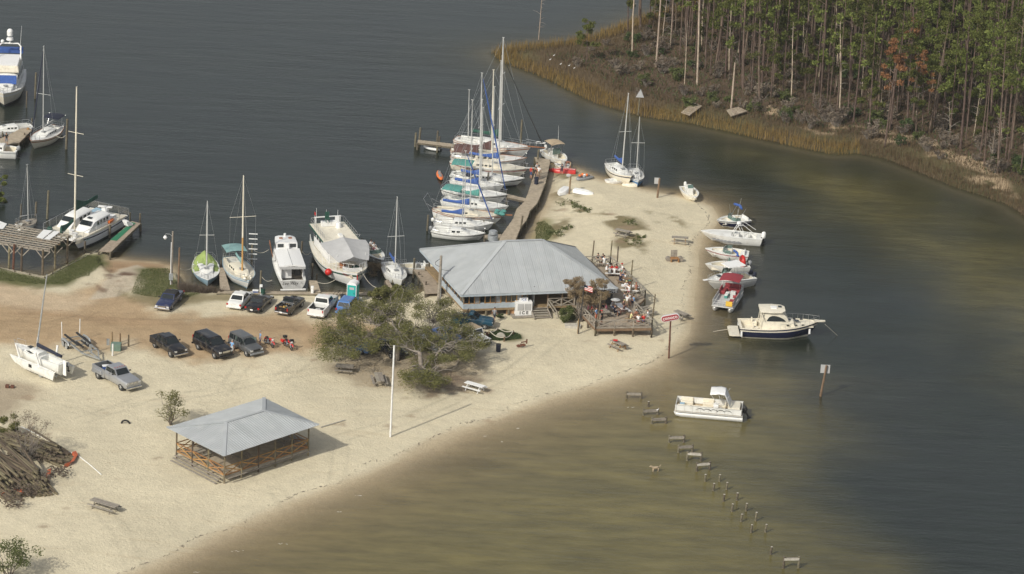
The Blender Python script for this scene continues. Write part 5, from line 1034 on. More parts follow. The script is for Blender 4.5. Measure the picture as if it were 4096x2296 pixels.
# vehicles
def paint(name, c, r=.22, metal=0.0): return mat(name, c, r, metal=metal, var=.03, coat=.4, dirt=((.3, .25, .18), 1.5, .25))
class Car:
    """x forward, origin on the ground under the middle of the wheelbase"""
    def __init__(s, name, label, cat, front, rear, sheet, body, W=1.8, wb=2.8, fo=.9, ro=1.0, side=-1, group=None, wr=.34):
        a, b_ = on(sheet, *front), on(sheet, *rear); d = (a - b_).normalized(); rz = math.atan2(d.y, d.x); mid = (a + b_) / 2
        s.t = thing(name, label, cat, mid - Matrix.Rotation(rz, 3, 'Z') @ Vector((0, side * (W / 2 - .1), 0)), rz, group); s.t.location.z = gz(s.t.location.x, s.t.location.y) + .01
        s.W, s.wb, s.fo, s.ro, s.wr, s.m = W, wb, fo, ro, wr, body; s.x0 = -wb / 2 - ro; s.x1 = wb / 2 + fo; s.L = s.x1 - s.x0
    def wheels(s, dual=False, rim='alu', big=0):
        for x in (s.wb / 2, -s.wb / 2):
            for sg in (1, -1):
                y = sg * (s.W / 2 - .02 + (big if x < 0 else 0)); w_ = MB(); n = 16; r = s.wr
                w_.loft([[Vector((x + rr * math.cos(2 * math.pi * i / n), y - sg * yy, r + rr * math.sin(2 * math.pi * i / n))) for i in range(n)] for yy, rr in ((.24, r * .6), (.22, r * .95), (.16, r), (.05, r), (.0, r * .92), (-.005, r * .66))][::-sg], 0, cap=(False, False))
                o = w_.build('wheel', M['rubber'], s.t, smooth='auto')
                q = MB(); q.cyl((x, y - sg * .18, r), (x, y - sg * .02, r), r * .66, n=14); q.cyl((x, y - sg * .02, r), (x, y + sg * .015, r), r * .2, n=8)
                for k in range(5): u = 2 * math.pi * k / 5; q.beam((x, y - sg * .01, r), (x + r * .6 * math.cos(u), y - sg * .01, r + r * .6 * math.sin(u)), .05, .04)
                q.build('rim', M[rim], o)
                MB().cyl((x, y - sg * .26, r + .04), (x, y - sg * .012, r + .04), r * 1.18, n=18).build('wheel_arch', M['blackm'], s.t)
    def body(s, stations, name='body', seg=None):
        """stations: (x, zbottom, zbelt, halfwidth, crown)"""
        m = MB(); rings = []
        for x, zb, zt, hw, cr in stations:
            ring = []
            for sg in (1, -1):
                pr = [(hw * .90, zb), (hw * .98, zb + (zt - zb) * .22), (hw, zb + (zt - zb) * .55), (hw * .97, zb + (zt - zb) * .86), (hw * .90, zt - .01), (hw * .6, zt + cr * .7)]
                pts = [Vector((x, sg * y, z)) for y, z in pr]; ring += pts if sg == 1 else pts[::-1]
                if sg == 1: ring.append(Vector((x, 0, zt + cr)))
            rings.append(ring)
        m.loft(rings, 0); return m.build(name, s.m, s.t, smooth='auto')
    def house(s, b0, b1, r0, r1, zb, zr, wb_, wr_, name='cabin', gl=True, pillars=(.5,), rear_glass=True, mroof=None, inset=.06, wind=True, sidewin=True, wz=(.1, .86)):
        """greenhouse: base x b0..b1 at zb half-width wb_, roof x r0..r1 at zr half-width wr_"""
        m = MB(); q = lambda x, y, z: Vector((x, y, z))
        base = [q(b1, wb_ * .9, zb), q(b0, wb_ * .92, zb), q(b0, -wb_ * .92, zb), q(b1, -wb_ * .9, zb)]
        roof = [q(r1, wr_ * .93, zr), q(r0, wr_ * .95, zr), q(r0, -wr_ * .95, zr), q(r1, -wr_ * .93, zr)]
        top = [q(r1 - .12, wr_ * .7, zr + .05), q(r0 + .1, wr_ * .7, zr + .05), q(r0 + .1, -wr_ * .7, zr + .05), q(r1 - .12, -wr_ * .7, zr + .05)]
        m.add(base + roof, [(0, 1, 5, 4), (1, 2, 6, 5), (2, 3, 7, 6), (3, 0, 4, 7)], 0); m.add(roof + top, [(0, 1, 5, 4), (1, 2, 6, 5), (2, 3, 7, 6), (3, 0, 4, 7), (4, 5, 6, 7)], 1)
        m.build(name, [s.m, mroof or s.m], s.t)
        def pane(A, B_, C_, D_, nm, u0, u1, v0=wz[0], v1=wz[1]):   # A,B bottom; D,C top
            n_ = (B_ - A).cross(D_ - A).normalized() * .012
            def P(u, v): return (A.lerp(B_, u)).lerp(D_.lerp(C_, u), v)
            for k in (1,):
                w_ = MB(); w_.quad(P(u0, v0) + n_, P(u1, v0) + n_, P(u1, v1) + n_, P(u0, v1) + n_); w_.build(nm, M['glass'], s.t)
        if wind: pane(base[3], base[0], roof[0], roof[3], 'windscreen', .07, .93)
        if rear_glass: pane(base[1], base[2], roof[2], roof[1], 'rear_window', .08, .92, .18, .88)
        if sidewin:
            cuts = [0.03] + list(pillars) + [.97]
            for a, b_ in zip(cuts[:-1], cuts[1:]):
                pane(base[0], base[1], roof[1], roof[0], 'side_window', a + .015, b_ - .015, .12, .84); pane(base[2], base[3], roof[3], roof[2], 'side_window', 1 - b_ + .015, 1 - a - .015, .12, .84)
    def trim(s, zf=.65, zr=.75, bump='chrome', grille=True, hw=None, lamp=(.28, .16), rl=(.2, .2), plate='white2', mir=1.05, fx=0, rx=0, mirx=None, doors=(), hz=.52, gz_=None):
        hw = hw or s.W / 2
        for sg in (1, -1):
            MB().box((s.x1 - .04 + fx, sg * (hw - .26), zf), (.1, lamp[0], lamp[1])).build('headlight', M['lens_w'], s.t)
            MB().box((s.x0 + .03 - rx, sg * (hw - .14), zr), (.08, rl[0], rl[1])).build('tail_light', M['lens_red'], s.t)
            mx_ = mirx if mirx is not None else s.wb * .24; MB().box((mx_, sg * (hw + .1), mir), (.12, .2, .14)).build('mirror', M['blackm'], s.t, bevel=.02)
            for xd in doors: MB().box((xd, sg * (hw * .995), (mir + .35) / 2 - .05), (.012, .012, mir - .42)).build('door_seam', M['blackm'], s.t); MB().box((xd + .12, sg * (hw + .005), mir - .16), (.14, .03, .03)).build('door_handle', M['blackm'], s.t)
        for x, k in ((s.x1 + .06 + fx, 1), (s.x0 - .06 - rx, -1)): MB().box((x, 0, hz - .08), (.14, s.W * .97, .2)).build('bumper', M[bump] if isinstance(bump, str) else bump, s.t, bevel=.04)
        MB().box((s.x0 - .14 - rx, 0, hz), (.02, .32, .16)).build('licence_plate', M[plate], s.t)
        if grille:
            MB().box((s.x1 + .0 + fx, 0, gz_ or zf), (.08, hw * .95, .2)).build('grille', M['chrome'] if grille == 2 else M['blackm'], s.t)
    def bed(s, x0, x1, zf, zt, load=None, hw=None, liner='blackm'):
        hw = hw or s.W / 2; m = MB()
        for sg in (1, -1): m.box(((x0 + x1) / 2, sg * (hw - .06), (zf + zt) / 2), (x1 - x0, .1, zt - zf)); m.box(((x0 + x1) / 2, sg * (hw - .015), (.42 + zf) / 2), (x1 - x0, .06, zf - .38)); m.beam((x0, sg * (hw - .05), zt), (x1, sg * (hw - .05), zt), .12, .04)
        m.box((x0 + .04, 0, (.5 + zt) / 2), (.08, hw * 2 - .06, zt - .5)); m.box((x1 - .03, 0, (zf + zt) / 2 + .02), (.05, hw * 2 - .1, zt - zf)); m.build('cargo_bed', s.m, s.t)
        m = MB(); m.box(((x0 + x1) / 2, 0, zf + .02), (x1 - x0 - .1, hw * 2 - .22, .04))
        for sg in (1, -1): m.box(((x0 + x1) / 2, sg * (hw - .125), (zf + zt) / 2 + .01), (x1 - x0 - .14, .02, zt - zf - .02)); m.box((-s.wb / 2, sg * (hw - .28), zf + .15), (.75, .28, .28))
        m.build('bed_liner', M[liner], s.t)
def sedan(name, label, f, r_, sh, col, side=-1, L=(.95, 1.15), wb=2.8, W=1.8, zr=1.38, cab=(-1.55, .75, -.95, .05), group=None, top=None, zb=.92, trimk={}, pil=(.48,), cat='car', wr=.32):
    c = Car(name, label, cat, f, r_, sh, col, W, wb, L[0], L[1], side, group, wr); h = W / 2
    c.body([(c.x0, .35, zb - .12, h * .86, .02), (c.x0 + .25, .28, zb - .02, h * .96, .03), (cab[0], .25, zb, h, .03), (cab[1], .25, zb, h, .03), (c.x1 - .7, .25, zb - .1, h * .98, .04), (c.x1 - .2, .28, zb - .2, h * .92, .03), (c.x1, .36, zb - .28, h * .8, .02)])
    c.house(cab[0], cab[1], cab[2], cab[3], zb - .02, zr, h * .98, h * .8, pillars=pil, mroof=top); c.wheels()
    kw = dict(zf=zb - .3, zr=zb - .2, bump=col, mir=zb + .05, doors=(-.15,), mirx=cab[1] - .35); kw.update(trimk); c.trim(**kw); return c
GC1 = 'vehicles parked along the bulkhead'; GC2 = 'vehicles parked on the sand below the track'
P_navy = paint('paint_navy', (.02, .03, .085)); P_white = paint('paint_car_white', (.72, .72, .7)); P_black = paint('paint_car_black', (.01, .01, .013)); P_silver = paint('paint_silver', (.4, .41, .43), .3, .5)
P_grey = paint('paint_graphite', (.13, .135, .14), .3, .4); P_teal = paint('paint_dark_teal', (.01, .06, .1)); P_blue = paint('paint_mid_blue', (.06, .17, .42)); P_blue2 = paint('paint_deep_blue', (.03, .08, .25))
c = sedan('parked_car', 'boxy navy sedan with black vinyl roof and chrome bumpers, facing the camera', (185, 1318), (278, 1226), 'Z2', P_navy, side=1, L=(1.05, 1.3), wb=2.9, W=1.85, zr=1.38, cab=(-1.35, .75, -1.2, .15), group=GC1, top=M['blackm'], trimk=dict(bump='chrome', grille=2, hz=.5, plate='grey'), wr=.34)
sedan('parked_car', 'white sedan seen from behind, parked nose to the bulkhead', (905, 1215), (818, 1308), 'Z2', P_white, L=(.95, 1.05), wb=2.75, group=GC1, zr=1.4, cab=(-1.6, 1.0, -.95, .2))
sedan('parked_car', 'low black convertible with cloth top beside the white sedan', (1078, 1250), (985, 1335), 'Z2', P_black, L=(.95, 1.1), wb=2.65, group=GC1, zr=1.28, zb=.88, cab=(-1.2, .75, -.75, .15), top=M['blackm'], trimk=dict(bump='black'))
def pickup(label, f, r_, sh, col, wb, W, cabx, bedx, side=-1, zr=1.75, zb=1.2, zf=.72, fo=.85, ro=1.15, group=GC2, bump='chrome', grille=1, pil=(), dual=0, cabslope=(.12, .75), wr=.38, trimk={}, cat='pickup truck'):
    c = Car('pickup_truck', label, cat, f, r_, sh, col, W, wb, fo, ro, side, group, wr); h = W / 2
    c.body([(bedx[1] - .02, .4, zb - .02, h * .99, .0), (bedx[1] + .25, .4, zb, h, .01), (cabx[1], .4, zb, h, .04), (cabx[1] + .1, .4, zb - .03, h, .06), (c.x1 - .35, .42, zb - .1, h * .98, .06), (c.x1, .48, zb - .2, h * .9, .03)])
    c.house(bedx[1] + .02, cabx[1], bedx[1] + cabslope[0], cabx[1] - cabslope[1], zb - .02, zr, h * .97, h * .82, pillars=pil)
    c.bed(bedx[0], bedx[1] - .03, zf, zb - .02); c.wheels(big=dual); kw = dict(zf=zb - .32, zr=zb - .22, bump=bump, mir=zb + .15, grille=grille, lamp=(.3, .2), rl=(.12, .3), hz=.55, mirx=cabx[1] - .45, doors=[(cabx[1] + bedx[1]) / 2 - .2]); kw.update(trimk); c.trim(**kw); return c
c = pickup('small black pickup with a silver toolbox and clutter in its bed', (1352, 1285), (1250, 1358), 'Z2', P_black, 2.75, 1.7, (0, .75), (-2.35, -.6), zr=1.6, zb=1.1, zf=.65, fo=.8, ro=1.0, group=GC1, wr=.34)
MB().box((-.85, 0, 1.12), (.45, 1.5, .14)).build('toolbox', M['chrome'], c.t)
m = MB(); rr_ = np.random.RandomState(5)
for i in range(9): m.box((rr_.uniform(-2.0, -1.2), rr_.uniform(-.5, .5), .85), (.3, .25, .2), m=i % 3, rz=rr_.rand() * 3)
m.build('bed_clutter', [M['honey'], M['grey'], M['yellow']], c.t)
c = pickup('white extended-cab pickup with chrome rear bumper, parked beside the turquoise toilet', (1650, 1285), (1562, 1375), 'Z2', P_white, 3.5, 1.95, (0, 1.1), (-2.9, -.85), zr=1.85, zb=1.25, group=GC1, pil=(.6,), fo=.95, ro=1.15, cabslope=(.15, .7))
MB().box((-1.9, 0, .82), (.9, .5, .08), rz=.4).build('bed_clutter', M['ltgrey'], c.t)
c = sedan('parked_car', 'medium blue hatchback half hidden by the oak branches', (1868, 1275), (1785, 1362), 'Z2', P_blue, L=(.95, .9), wb=2.75, W=1.8, group=GC1, zr=1.62, zb=1.0, cab=(-2.1, 1.0, -1.9, .2), pil=(.33, .66), cat='car')
c = pickup('silver four-door dually pickup with chrome grille, towing the empty boat trailer', (962, 1115), (787, 1018), 'ZA', P_silver, 4.05, 2.0, (0, 1.2), (-3.3, -1.0), zr=1.92, zb=1.3, zf=.82, fo=1.0, ro=1.35, grille=2, pil=(.47,), dual=.18, cabslope=(.15, .65), wr=.39, group='')
for sg in (1, -1): MB().box((-2.05, sg * 1.06, .85), (1.5, .26, .5), taper=.85).build('fender_flare', P_silver, c.t, bevel=.1)
for k in range(5): MB().box((.42, -.6 + .3 * k, 1.98), (.1, .08, .04)).build('roof_light', M['lens_red'], c.t)
MB().beam((c.x1 + .06, -.55, .92), (c.x1 + .06, .55, .92), .04, .05).beam((c.x1 + .06, 0, .75), (c.x1 + .06, 0, 1.05), .06, .05).build('grille_bar', M['chrome'], c.t)
def rideat(r, x, y, z, rz=0): return Matrix.Translation(r.location) @ r.rotation_euler.to_matrix().to_4x4() @ Matrix.Translation((x, y, z)) @ Matrix.Rotation(rz, 4, 'Z')
def cooler(label, Mx, col, s=1.0):
    t = thing('cooler', label, 'cooler'); t.matrix_world = Mx; MB().box((0, 0, .17 * s), (.6 * s, .36 * s, .34 * s), taper=1.05).build('box', M[col], t, bevel=.02); MB().box((0, 0, .37 * s), (.64 * s, .4 * s, .08 * s)).build('lid', M['white2'], t, bevel=.02); return t
cooler('blue and white cooler in the bed of the silver dually pickup', rideat(c.t, -2.0, -.1, .86, 1.2), 'blue', 1.2); tag(MB().box((0, 0, .15), (.35, .3, .3)).build('box', M['white2']), 'small white box next to the cooler in the silver pickup bed', 'box').matrix_world = rideat(c.t, -1.4, -.15, .86)
c = pickup('black four-door pickup with black bed cover, first of the dark trio on the sand', (1352, 852), (1226, 776), 'ZA', P_black, 3.2, 1.8, (0, 1.0), (-2.55, -1.35), zr=1.72, zb=1.15, zf=.7, fo=.85, ro=.95, pil=(.5,), cabslope=(.2, .75)); MB().box((-1.95, 0, 1.15), (1.15, 1.6, .06)).build('bed_cover', M['blackm'], c.t)
def suv(label, f, r_, sh, col, wb, W, zr, zb, fo, ro, cab, pil, side=-1, **k):
    c = Car('parked_suv', label, 'suv', f, r_, sh, col, W, wb, fo, ro, side, GC2, .37); h = W / 2
    c.body([(c.x0, .42, zb - .04, h * .93, .0), (c.x0 + .2, .38, zb, h, .01), (cab[1], .38, zb, h, .03), (cab[1] + .1, .38, zb - .03, h, .05), (c.x1 - .3, .4, zb - .1, h * .97, .05), (c.x1, .45, zb - .2, h * .88, .02)])
    c.house(cab[0], cab[1], cab[2], cab[3], zb - .02, zr, h * .97, h * .84, pillars=pil); c.wheels(); kw = dict(zf=zb - .3, zr=zb, bump=col, mir=zb + .12, lamp=(.3, .18), rl=(.12, .4), hz=.52, mirx=cab[1] - .5, doors=(-.3, .6 if k.get('d4') else -1.1)); kw.update(k.get('t', {})); c.trim(**kw); return c
suv('long black suv with chrome grille bar, between the black pickup and the grey suv', (1697, 862), (1572, 792), 'ZA', P_black, 3.1, 1.98, 1.88, 1.22, .95, 1.1, (-2.6, 1.05, -2.4, .3), (.3, .62), t=dict(grille=2, bump='black'))
c = suv('boxy dark grey suv with its doors standing open, beside the motorcycles', (1960, 848), (1838, 780), 'ZA', P_grey, 2.58, 1.82, 1.78, 1.1, .8, .85, (-2.1, .95, -2.0, .35), (.4, .7), t=dict(bump='grey'))
for sg, a, x in ((-1, R(-62), .75), (1, R(62), .75), (1, R(115), -.75), (-1, R(-118), -.75)):
    m = MB(); dm_ = Matrix.Rotation(a if x > 0 else a, 4, 'Z'); m.T = Matrix.Translation((x, sg * .9, 0)) @ dm_; m.box((-.5, 0, .78), (1.0, .06, .7)); m.box((-.5, 0, 1.7), (.9, .04, .05)); m.box((-.03, 0, 1.4), (.05, .04, .55)); m.box((-.95, 0, 1.4), (.05, .04, .55)); d_ = m.build('open_door', P_grey, c.t); g = MB(); g.T = m.T; g.box((-.5, 0, 1.4), (.86, .015, .5)); g.build('window', M['glassg'], d_)
c = pickup('dark teal pickup seen side-on between the oak and the ice machine', (787, 976), (560, 962), 'Z4', P_teal, 2.85, 1.75, (0, .75), (-2.4, -.55), zr=1.62, zb=1.12, zf=.68, fo=.85, ro=1.0, group='', wr=.35)
MB().beam((-.7, -.75, 1.1), (-.7, -.75, 1.72), .06, .06).beam((-.7, .75, 1.1), (-.7, .75, 1.72), .06, .06).beam((-.7, -.75, 1.72), (-.7, .75, 1.72), .06, .06).build('roll_bar', M['black'], c.t)
c = Car('jeep', 'white open-fendered jeep with tan soft top at the oak\'s right edge', 'jeep', (745, 1150), (588, 1078), 'Z4', P_white, 1.55, 2.4, .55, .6, -1, '', .37)
c.body([(c.x0, .5, 1.1, .72, 0), (c.x0 + .1, .45, 1.12, .76, 0), (.35, .45, 1.12, .76, .02), (.45, .5, 1.1, .66, .04), (c.x1 - .05, .55, 1.02, .58, .03), (c.x1, .58, .98, .55, .02)])
c.house(c.x0 + .05, .45, c.x0 + .15, .2, 1.1, 1.75, .78, .7, pillars=(.45,), mroof=M['tan']); c.wheels(); c.trim(zf=.85, zr=.8, bump='black', mir=1.25, lamp=(.2, .2), hw=.72)
for sg in (1, -1): MB().box((1.2, sg * .72, .82), (.85, .26, .06)).box((-1.2, sg * .76, .82), (.85, .2, .06)).build('fender', P_white, c.t, bevel=.02)
MB().cyl((c.x0 - .3, 0, .95), (c.x0 - .08, 0, .95), .36, n=14).build('spare_wheel', M['rubber'], c.t)
# cars under the oak
sedan('parked_car', 'dark blue sedan in the shade of the oak, left of the white jeep', (470, 1130), (330, 1060), 'Z4', P_blue2, L=(.95, 1.1), wb=2.7, group='cars in the shade of the oak')
sedan('parked_car', 'bright blue compact car under the left side of the oak crown', (530, 590), (400, 545), 'ZC', P_blue, L=(.85, .8), wb=2.5, W=1.7, zr=1.45, group='cars in the shade of the oak')
sedan('parked_car', 'black sedan under the middle of the oak, next to the bright blue compact', (800, 625), (680, 565), 'ZC', P_black, L=(.95, 1.05), wb=2.75, group='cars in the shade of the oak')
sedan('parked_car', 'light silver sedan under the right side of the oak crown', (1150, 580), (1020, 520), 'ZC', P_silver, L=(.9, 1.0), wb=2.7, group='cars in the shade of the oak')
# motorcycles
def moto(label, f, r_, big):
    a, b_ = on('ZA', *f), on('ZA', *r_); d = a - b_; rz = math.atan2(d.y, d.x); c = (a + b_) / 2; t = thing('motorcycle', label, 'motorcycle', c, 0, 'motorcycles', rot=(R(-8), 0, rz)); t.location.z = gz(c.x, c.y)
    for x in (.8, -.75):
        m = MB(); n = 18; m.tube([(x + .27 * math.cos(2 * math.pi * i / n), 0, .33 + .27 * math.sin(2 * math.pi * i / n)) for i in range(n + 1)], .065, 6); w_ = m.build('wheel', M['rubber'], t, smooth='auto'); q = MB(); q.cyl((x, -.07, .33), (x, .07, .33), .08, n=8)
        for k in range(8): u = math.pi * k / 4; q.cyl((x, 0, .33), (x + .22 * math.cos(u), 0, .33 + .22 * math.sin(u)), .01, n=4)
        q.build('rim', M['chrome'], w_); q = MB(); q.tube([(x + .36 * math.cos(u), 0, .33 + .36 * math.sin(u)) for u in [math.pi * (.15 + .7 * k / 6) for k in range(7)]], .075, 6); q.build('mudguard', M['red'], t)
    MB().box((0, 0, .45), (.55, .32, .4)).cyl((-.1, -.16, .75), (-.02, -.2, .45), .1, n=8).cyl((.15, .16, .75), (.1, .2, .45), .1, n=8).build('engine', M['chrome'], t)
    m = MB(); m.loft([[Vector((x, w_ * math.cos(u), .82 + h_ * math.sin(u))) for u in [2 * math.pi * k / 8 for k in range(8)]] for x, w_, h_ in ((-.05, .06, .06), (.1, .16, .13), (.35, .17, .15), (.5, .06, .08))]); m.build('fuel_tank', M['red'], t, smooth='auto')
    MB().box((-.3, 0, .75), (.5, .3, .12), taper=.8).box((-.62, 0, .82), (.25, .26, .12)).build('seat', M['blackm'], t, bevel=.04)
    MB().tube([(.45, -.42, 1.1), (.5, -.2, 1.12), (.58, 0, 1.0), (.5, .2, 1.12), (.45, .42, 1.1)], .02, 5).build('handlebar', M['chrome'], t)
    MB().cyl((.58, -.09, 1.0), (.8, -.09, .33), .03, n=6).cyl((.58, .09, 1.0), (.8, .09, .33), .03, n=6).build('front_fork', M['chrome'], t); MB().tube([(.1, -.22, .4), (-.3, -.25, .25), (-1.0, -.25, .28)], .045, 6).tube([(.1, .22, .4), (-.3, .25, .25), (-1.0, .25, .28)], .045, 6).build('exhaust_pipe', M['chrome'], t)
    MB().ball((.7, 0, .92), .11, 8, 5).build('headlight', M['lens_w'], t)
    if big:
        MB().box((.62, 0, 1.1), (.25, .6, .3), taper=.7).build('fairing', M['black'], t, bevel=.05); MB().box((-.85, 0, 1.05), (.35, .45, .28)).build('top_box', M['blackm'], t, bevel=.05)
        for sg in (1, -1): MB().box((-.8, sg * .32, .6), (.5, .18, .32)).build('pannier', M['red'], t, bevel=.04)
moto('bright red chopper motorcycle close to the open suv door', (2165, 780), (2095, 735), 0); moto('red touring motorcycle with black fairing and top box, farther right', (2312, 800), (2245, 755), 1)
# roofs made of separate sheets
def clip(poly, a, b):
    for lim, sg in ((a, 1), (b, -1)):
        out = []
        for i in range(len(poly)):
            p, q = poly[i - 1], poly[i]; dp, dq = sg * (p[0] - lim), sg * (q[0] - lim)
            if dp * dq < 0: t = dp / (dp - dq); out.append((p[0] + (q[0] - p[0]) * t, p[1] + (q[1] - p[1]) * t))
            if dq >= 0: out.append(q)
        poly = out
        if not poly: return []
    return poly
def roof_slope(parent, pts, pw, m_, nr=3, name='roof_panel'):
    p0, p1 = pts[0], pts[1]; e = (p1 - p0).normalized(); n = (p1 - p0).cross(pts[2] - p0).normalized()
    if n.z < 0: n = -n
    v = n.cross(e); 
    if v.z < 0: v = -v
    P2 = [((p - p0).dot(e), (p - p0).dot(v)) for p in pts]; lo = min(a for a, b in P2); hi = max(a for a, b in P2); k = max(1, round((hi - lo) / pw)); pw = (hi - lo) / k
    for i in range(k):
        a, b = lo + i * pw, lo + (i + 1) * pw; q = clip(P2, a + .006, b - .006)
        if len(q) < 3: continue
        m = MB(); W = lambda u, w, h: p0 + e * u + v * w + n * h
        lift = .01 if i % 2 else 0; top = [W(u, w, .03 + lift) for u, w in q]; bot = [W(u, w, 0 + lift) for u, w in q]; c = len(q)
        ar = sum(q[j - 1][0] * q[j][1] - q[j][0] * q[j - 1][1] for j in range(c))
        m.add(top + bot, [tuple(range(c)), tuple(range(2 * c - 1, c - 1, -1))] + [(j, c + j, c + (j + 1) % c, (j + 1) % c) for j in range(c)])
        for r_ in range(nr):
            u = a + pw * (r_ + .06) / nr + .02; s_ = clip(q, u - .001, u + .001)
            if len(s_) > 1:
                w0, w1 = min(w for _, w in s_), max(w for _, w in s_)
                if w1 - w0 > .1: m.beam(W(u, w0, .04 + lift), W(u, w1, .045 + lift), .05, .045)
        m.build(name, m_, parent)
def bil(C, s, t): return (C[0] * (1 - s) + C[1] * s) * (1 - t) + (C[3] * (1 - s) + C[2] * s) * t
def solve_ridge(sheet, pa, pb, C, mode):
    """height at which both ridge ends lie midway between the long eaves"""
    best = None
    for k in range(200):
        z = C[0].z + .3 + k * .03; a = at(sheet, *pa, z); b = at(sheet, *pb, z); mid = (a + b) / 2; e = (C[1] - C[0]).normalized(); nrm = Vector((-e.y, e.x, 0))
        d1 = abs((mid - C[0]).dot(nrm)); d2 = abs((mid - C[3]).dot(nrm)); v = abs(d1 - d2)
        if best is None or v < best[0]: best = (v, a, b, z)
    return best[1:]
G0 = .62
# restaurant
ZE_ = G0 + 2.8
C = [at('Z4', 572, 657, ZE_), at('Z4', 2037, 602, ZE_), at('Z4', 1640, 205, ZE_), at('Z4', 185, 228, ZE_)]
ra_, rb_, zr_ = solve_ridge('Z4', (985, 152), (1335, 142), C, 0)
RS = thing('restaurant', 'waterfront restaurant on stilts under a wide grey metal hip roof', 'restaurant', (C[0].x, C[0].y, 0)); off = -RS.location
def l_(v): return v + off
roof_slope(RS, [l_(C[0]), l_(C[1]), l_(rb_), l_(ra_)], .92, M['roof'], 4); roof_slope(RS, [l_(C[3]), l_(C[0]), l_(ra_)], .92, M['roof'], 4)
roof_slope(RS, [l_(C[1]), l_(C[2]), l_(rb_)], .92, M['roof'], 4); roof_slope(RS, [l_(C[2]), l_(C[3]), l_(ra_), l_(rb_)], .92, M['roof'], 4)
up = Vector((0, 0, .07))
for a, b in ((C[0], ra_), (C[3], ra_), (C[1], rb_), (C[2], rb_), (ra_, rb_)): MB().beam(l_(a) + up, l_(b) + up, .42, .03).build('ridge_cap', M['roof'], RS)
m = MB()
for i in range(4): m.beam(l_(C[i]) - Vector((0, 0, .12)), l_(C[(i + 1) % 4]) - Vector((0, 0, .12)), .05, .22)
m.build('fascia', M['ltbluew'], RS)
U = (C[1] - C[0]).normalized(); V_ = (C[3] - C[0]).normalized(); LU = (C[1] - C[0]).length; LV = (C[3] - C[0]).length
def Q(s, t, z=0): p = C[0] + U * s + V_ * t; return Vector((p.x, p.y, z)) + off
FZ = G0 + .85
fl = [Q(.5, .6), Q(LU - .3, .6), Q(LU - .3, LV - .6), Q(.5, LV - .6)]
MB().prism([(p.x, p.y) for p in fl], FZ - .22, FZ).build('floor_slab', M['woodb'], RS)
sx_ = lambda x: (x - 580) / (1463 / LU) + .05
w0, w1 = .55, sx_(1212)
m = MB(); m.beam(Q(w0, .6, FZ + .32), Q(w1, .6, FZ + .32), .08, .62); m.build('siding', M['ltbluew'], RS)
for k in range(5): MB().beam(Q(w0, .555, FZ + .06 + k * .125), Q(w1, .555, FZ + .06 + k * .125), .02, .1).build('clapboard', M['ltbluew'], RS)
MB().beam(Q(w0, .53, FZ - .1), Q(LU * .98, .53, FZ - .1), .06, .25).build('rim_board', M['woodb'], RS)
n = 12
for i in range(n + 1):
    s = w0 + (w1 - w0) * i / n; MB().beam(Q(s, .6, FZ + .6), Q(s, .6, ZE_ + .1), .09, .12).build('window_post', M['honey'] if i % 3 else M['woodb'], RS)
    if i < n:
        a, b = Q(s + .07, .62, FZ + .64), Q(s + (w1 - w0) / n - .07, .62, FZ + .64); h_ = Vector((0, 0, ZE_ - FZ - .6))
        f = MB().beam(a + Vector((0, 0, .03)), b + Vector((0, 0, .03)), .06, .06).beam(a + h_ * .95, b + h_ * .95, .06, .06).build('window', M['ltbluew'] if i % 4 == 3 else M['honey'], RS); MB().quad(a, b, b + h_, a + h_).build('pane', M['glass'] if i % 4 != 2 else M['grey'], f)
MB().beam(Q(w0, .62, ZE_ - .02), Q(w1, .62, ZE_ - .02), .1, .15).build('lintel', M['woodb'], RS)
# left side wall with boards and windows
m = MB(); m.beam(Q(.55, .65, FZ + .32), Q(.55, LV * .62, FZ + .32), .08, .62); m.build('side_wall', M['ltbluew'], RS)
for k in range(5): MB().beam(Q(.5, .65, FZ + .06 + k * .125), Q(.5, LV * .62, FZ + .06 + k * .125), .02, .1).build('clapboard', M['ltbluew'], RS)
for i in range(9):
    t = .65 + (LV * .62 - .65) * i / 8; MB().beam(Q(.55, t, FZ + .6), Q(.55, t, ZE_ + .1), .1, .1).build('window_post', M['woodb'], RS)
    if i < 8: t2 = t + (LV * .62 - .65) / 8; MB().quad(Q(.58, t + .06, FZ + .62), Q(.58, t2 - .06, FZ + .62), Q(.58, t2 - .06, ZE_ + .1), Q(.58, t + .06, ZE_ + .1)).build('pane', M['glass'], RS)
MB().beam(Q(LU * .48, .7, FZ + 1.2), Q(LU * .48, LV * .9, FZ + 1.2), .1, 2.4).beam(Q(LU * .48, LV * .45, FZ + 1.2), Q(LU * .75, LV * .45, FZ + 1.2), .1, 2.4).build('inner_wall', M['grey'], RS)
for s in (.6, 3.2, 5.8, 8.4, 11, 13.6, 16.4):
    for t in (.65, LV * .33, LV * .66, LV - .7): MB().cyl(Q(s, t, -.4), Q(s, t, FZ - .2), .14, n=8).build('stilt', M['pile'], RS)
for s in (sx_(1405), sx_(1540), sx_(1650), sx_(1800), LU - .5): MB().beam(Q(s, .6, FZ), Q(s, .6, ZE_), .14, .14).build('porch_post', M['woodb'], RS)
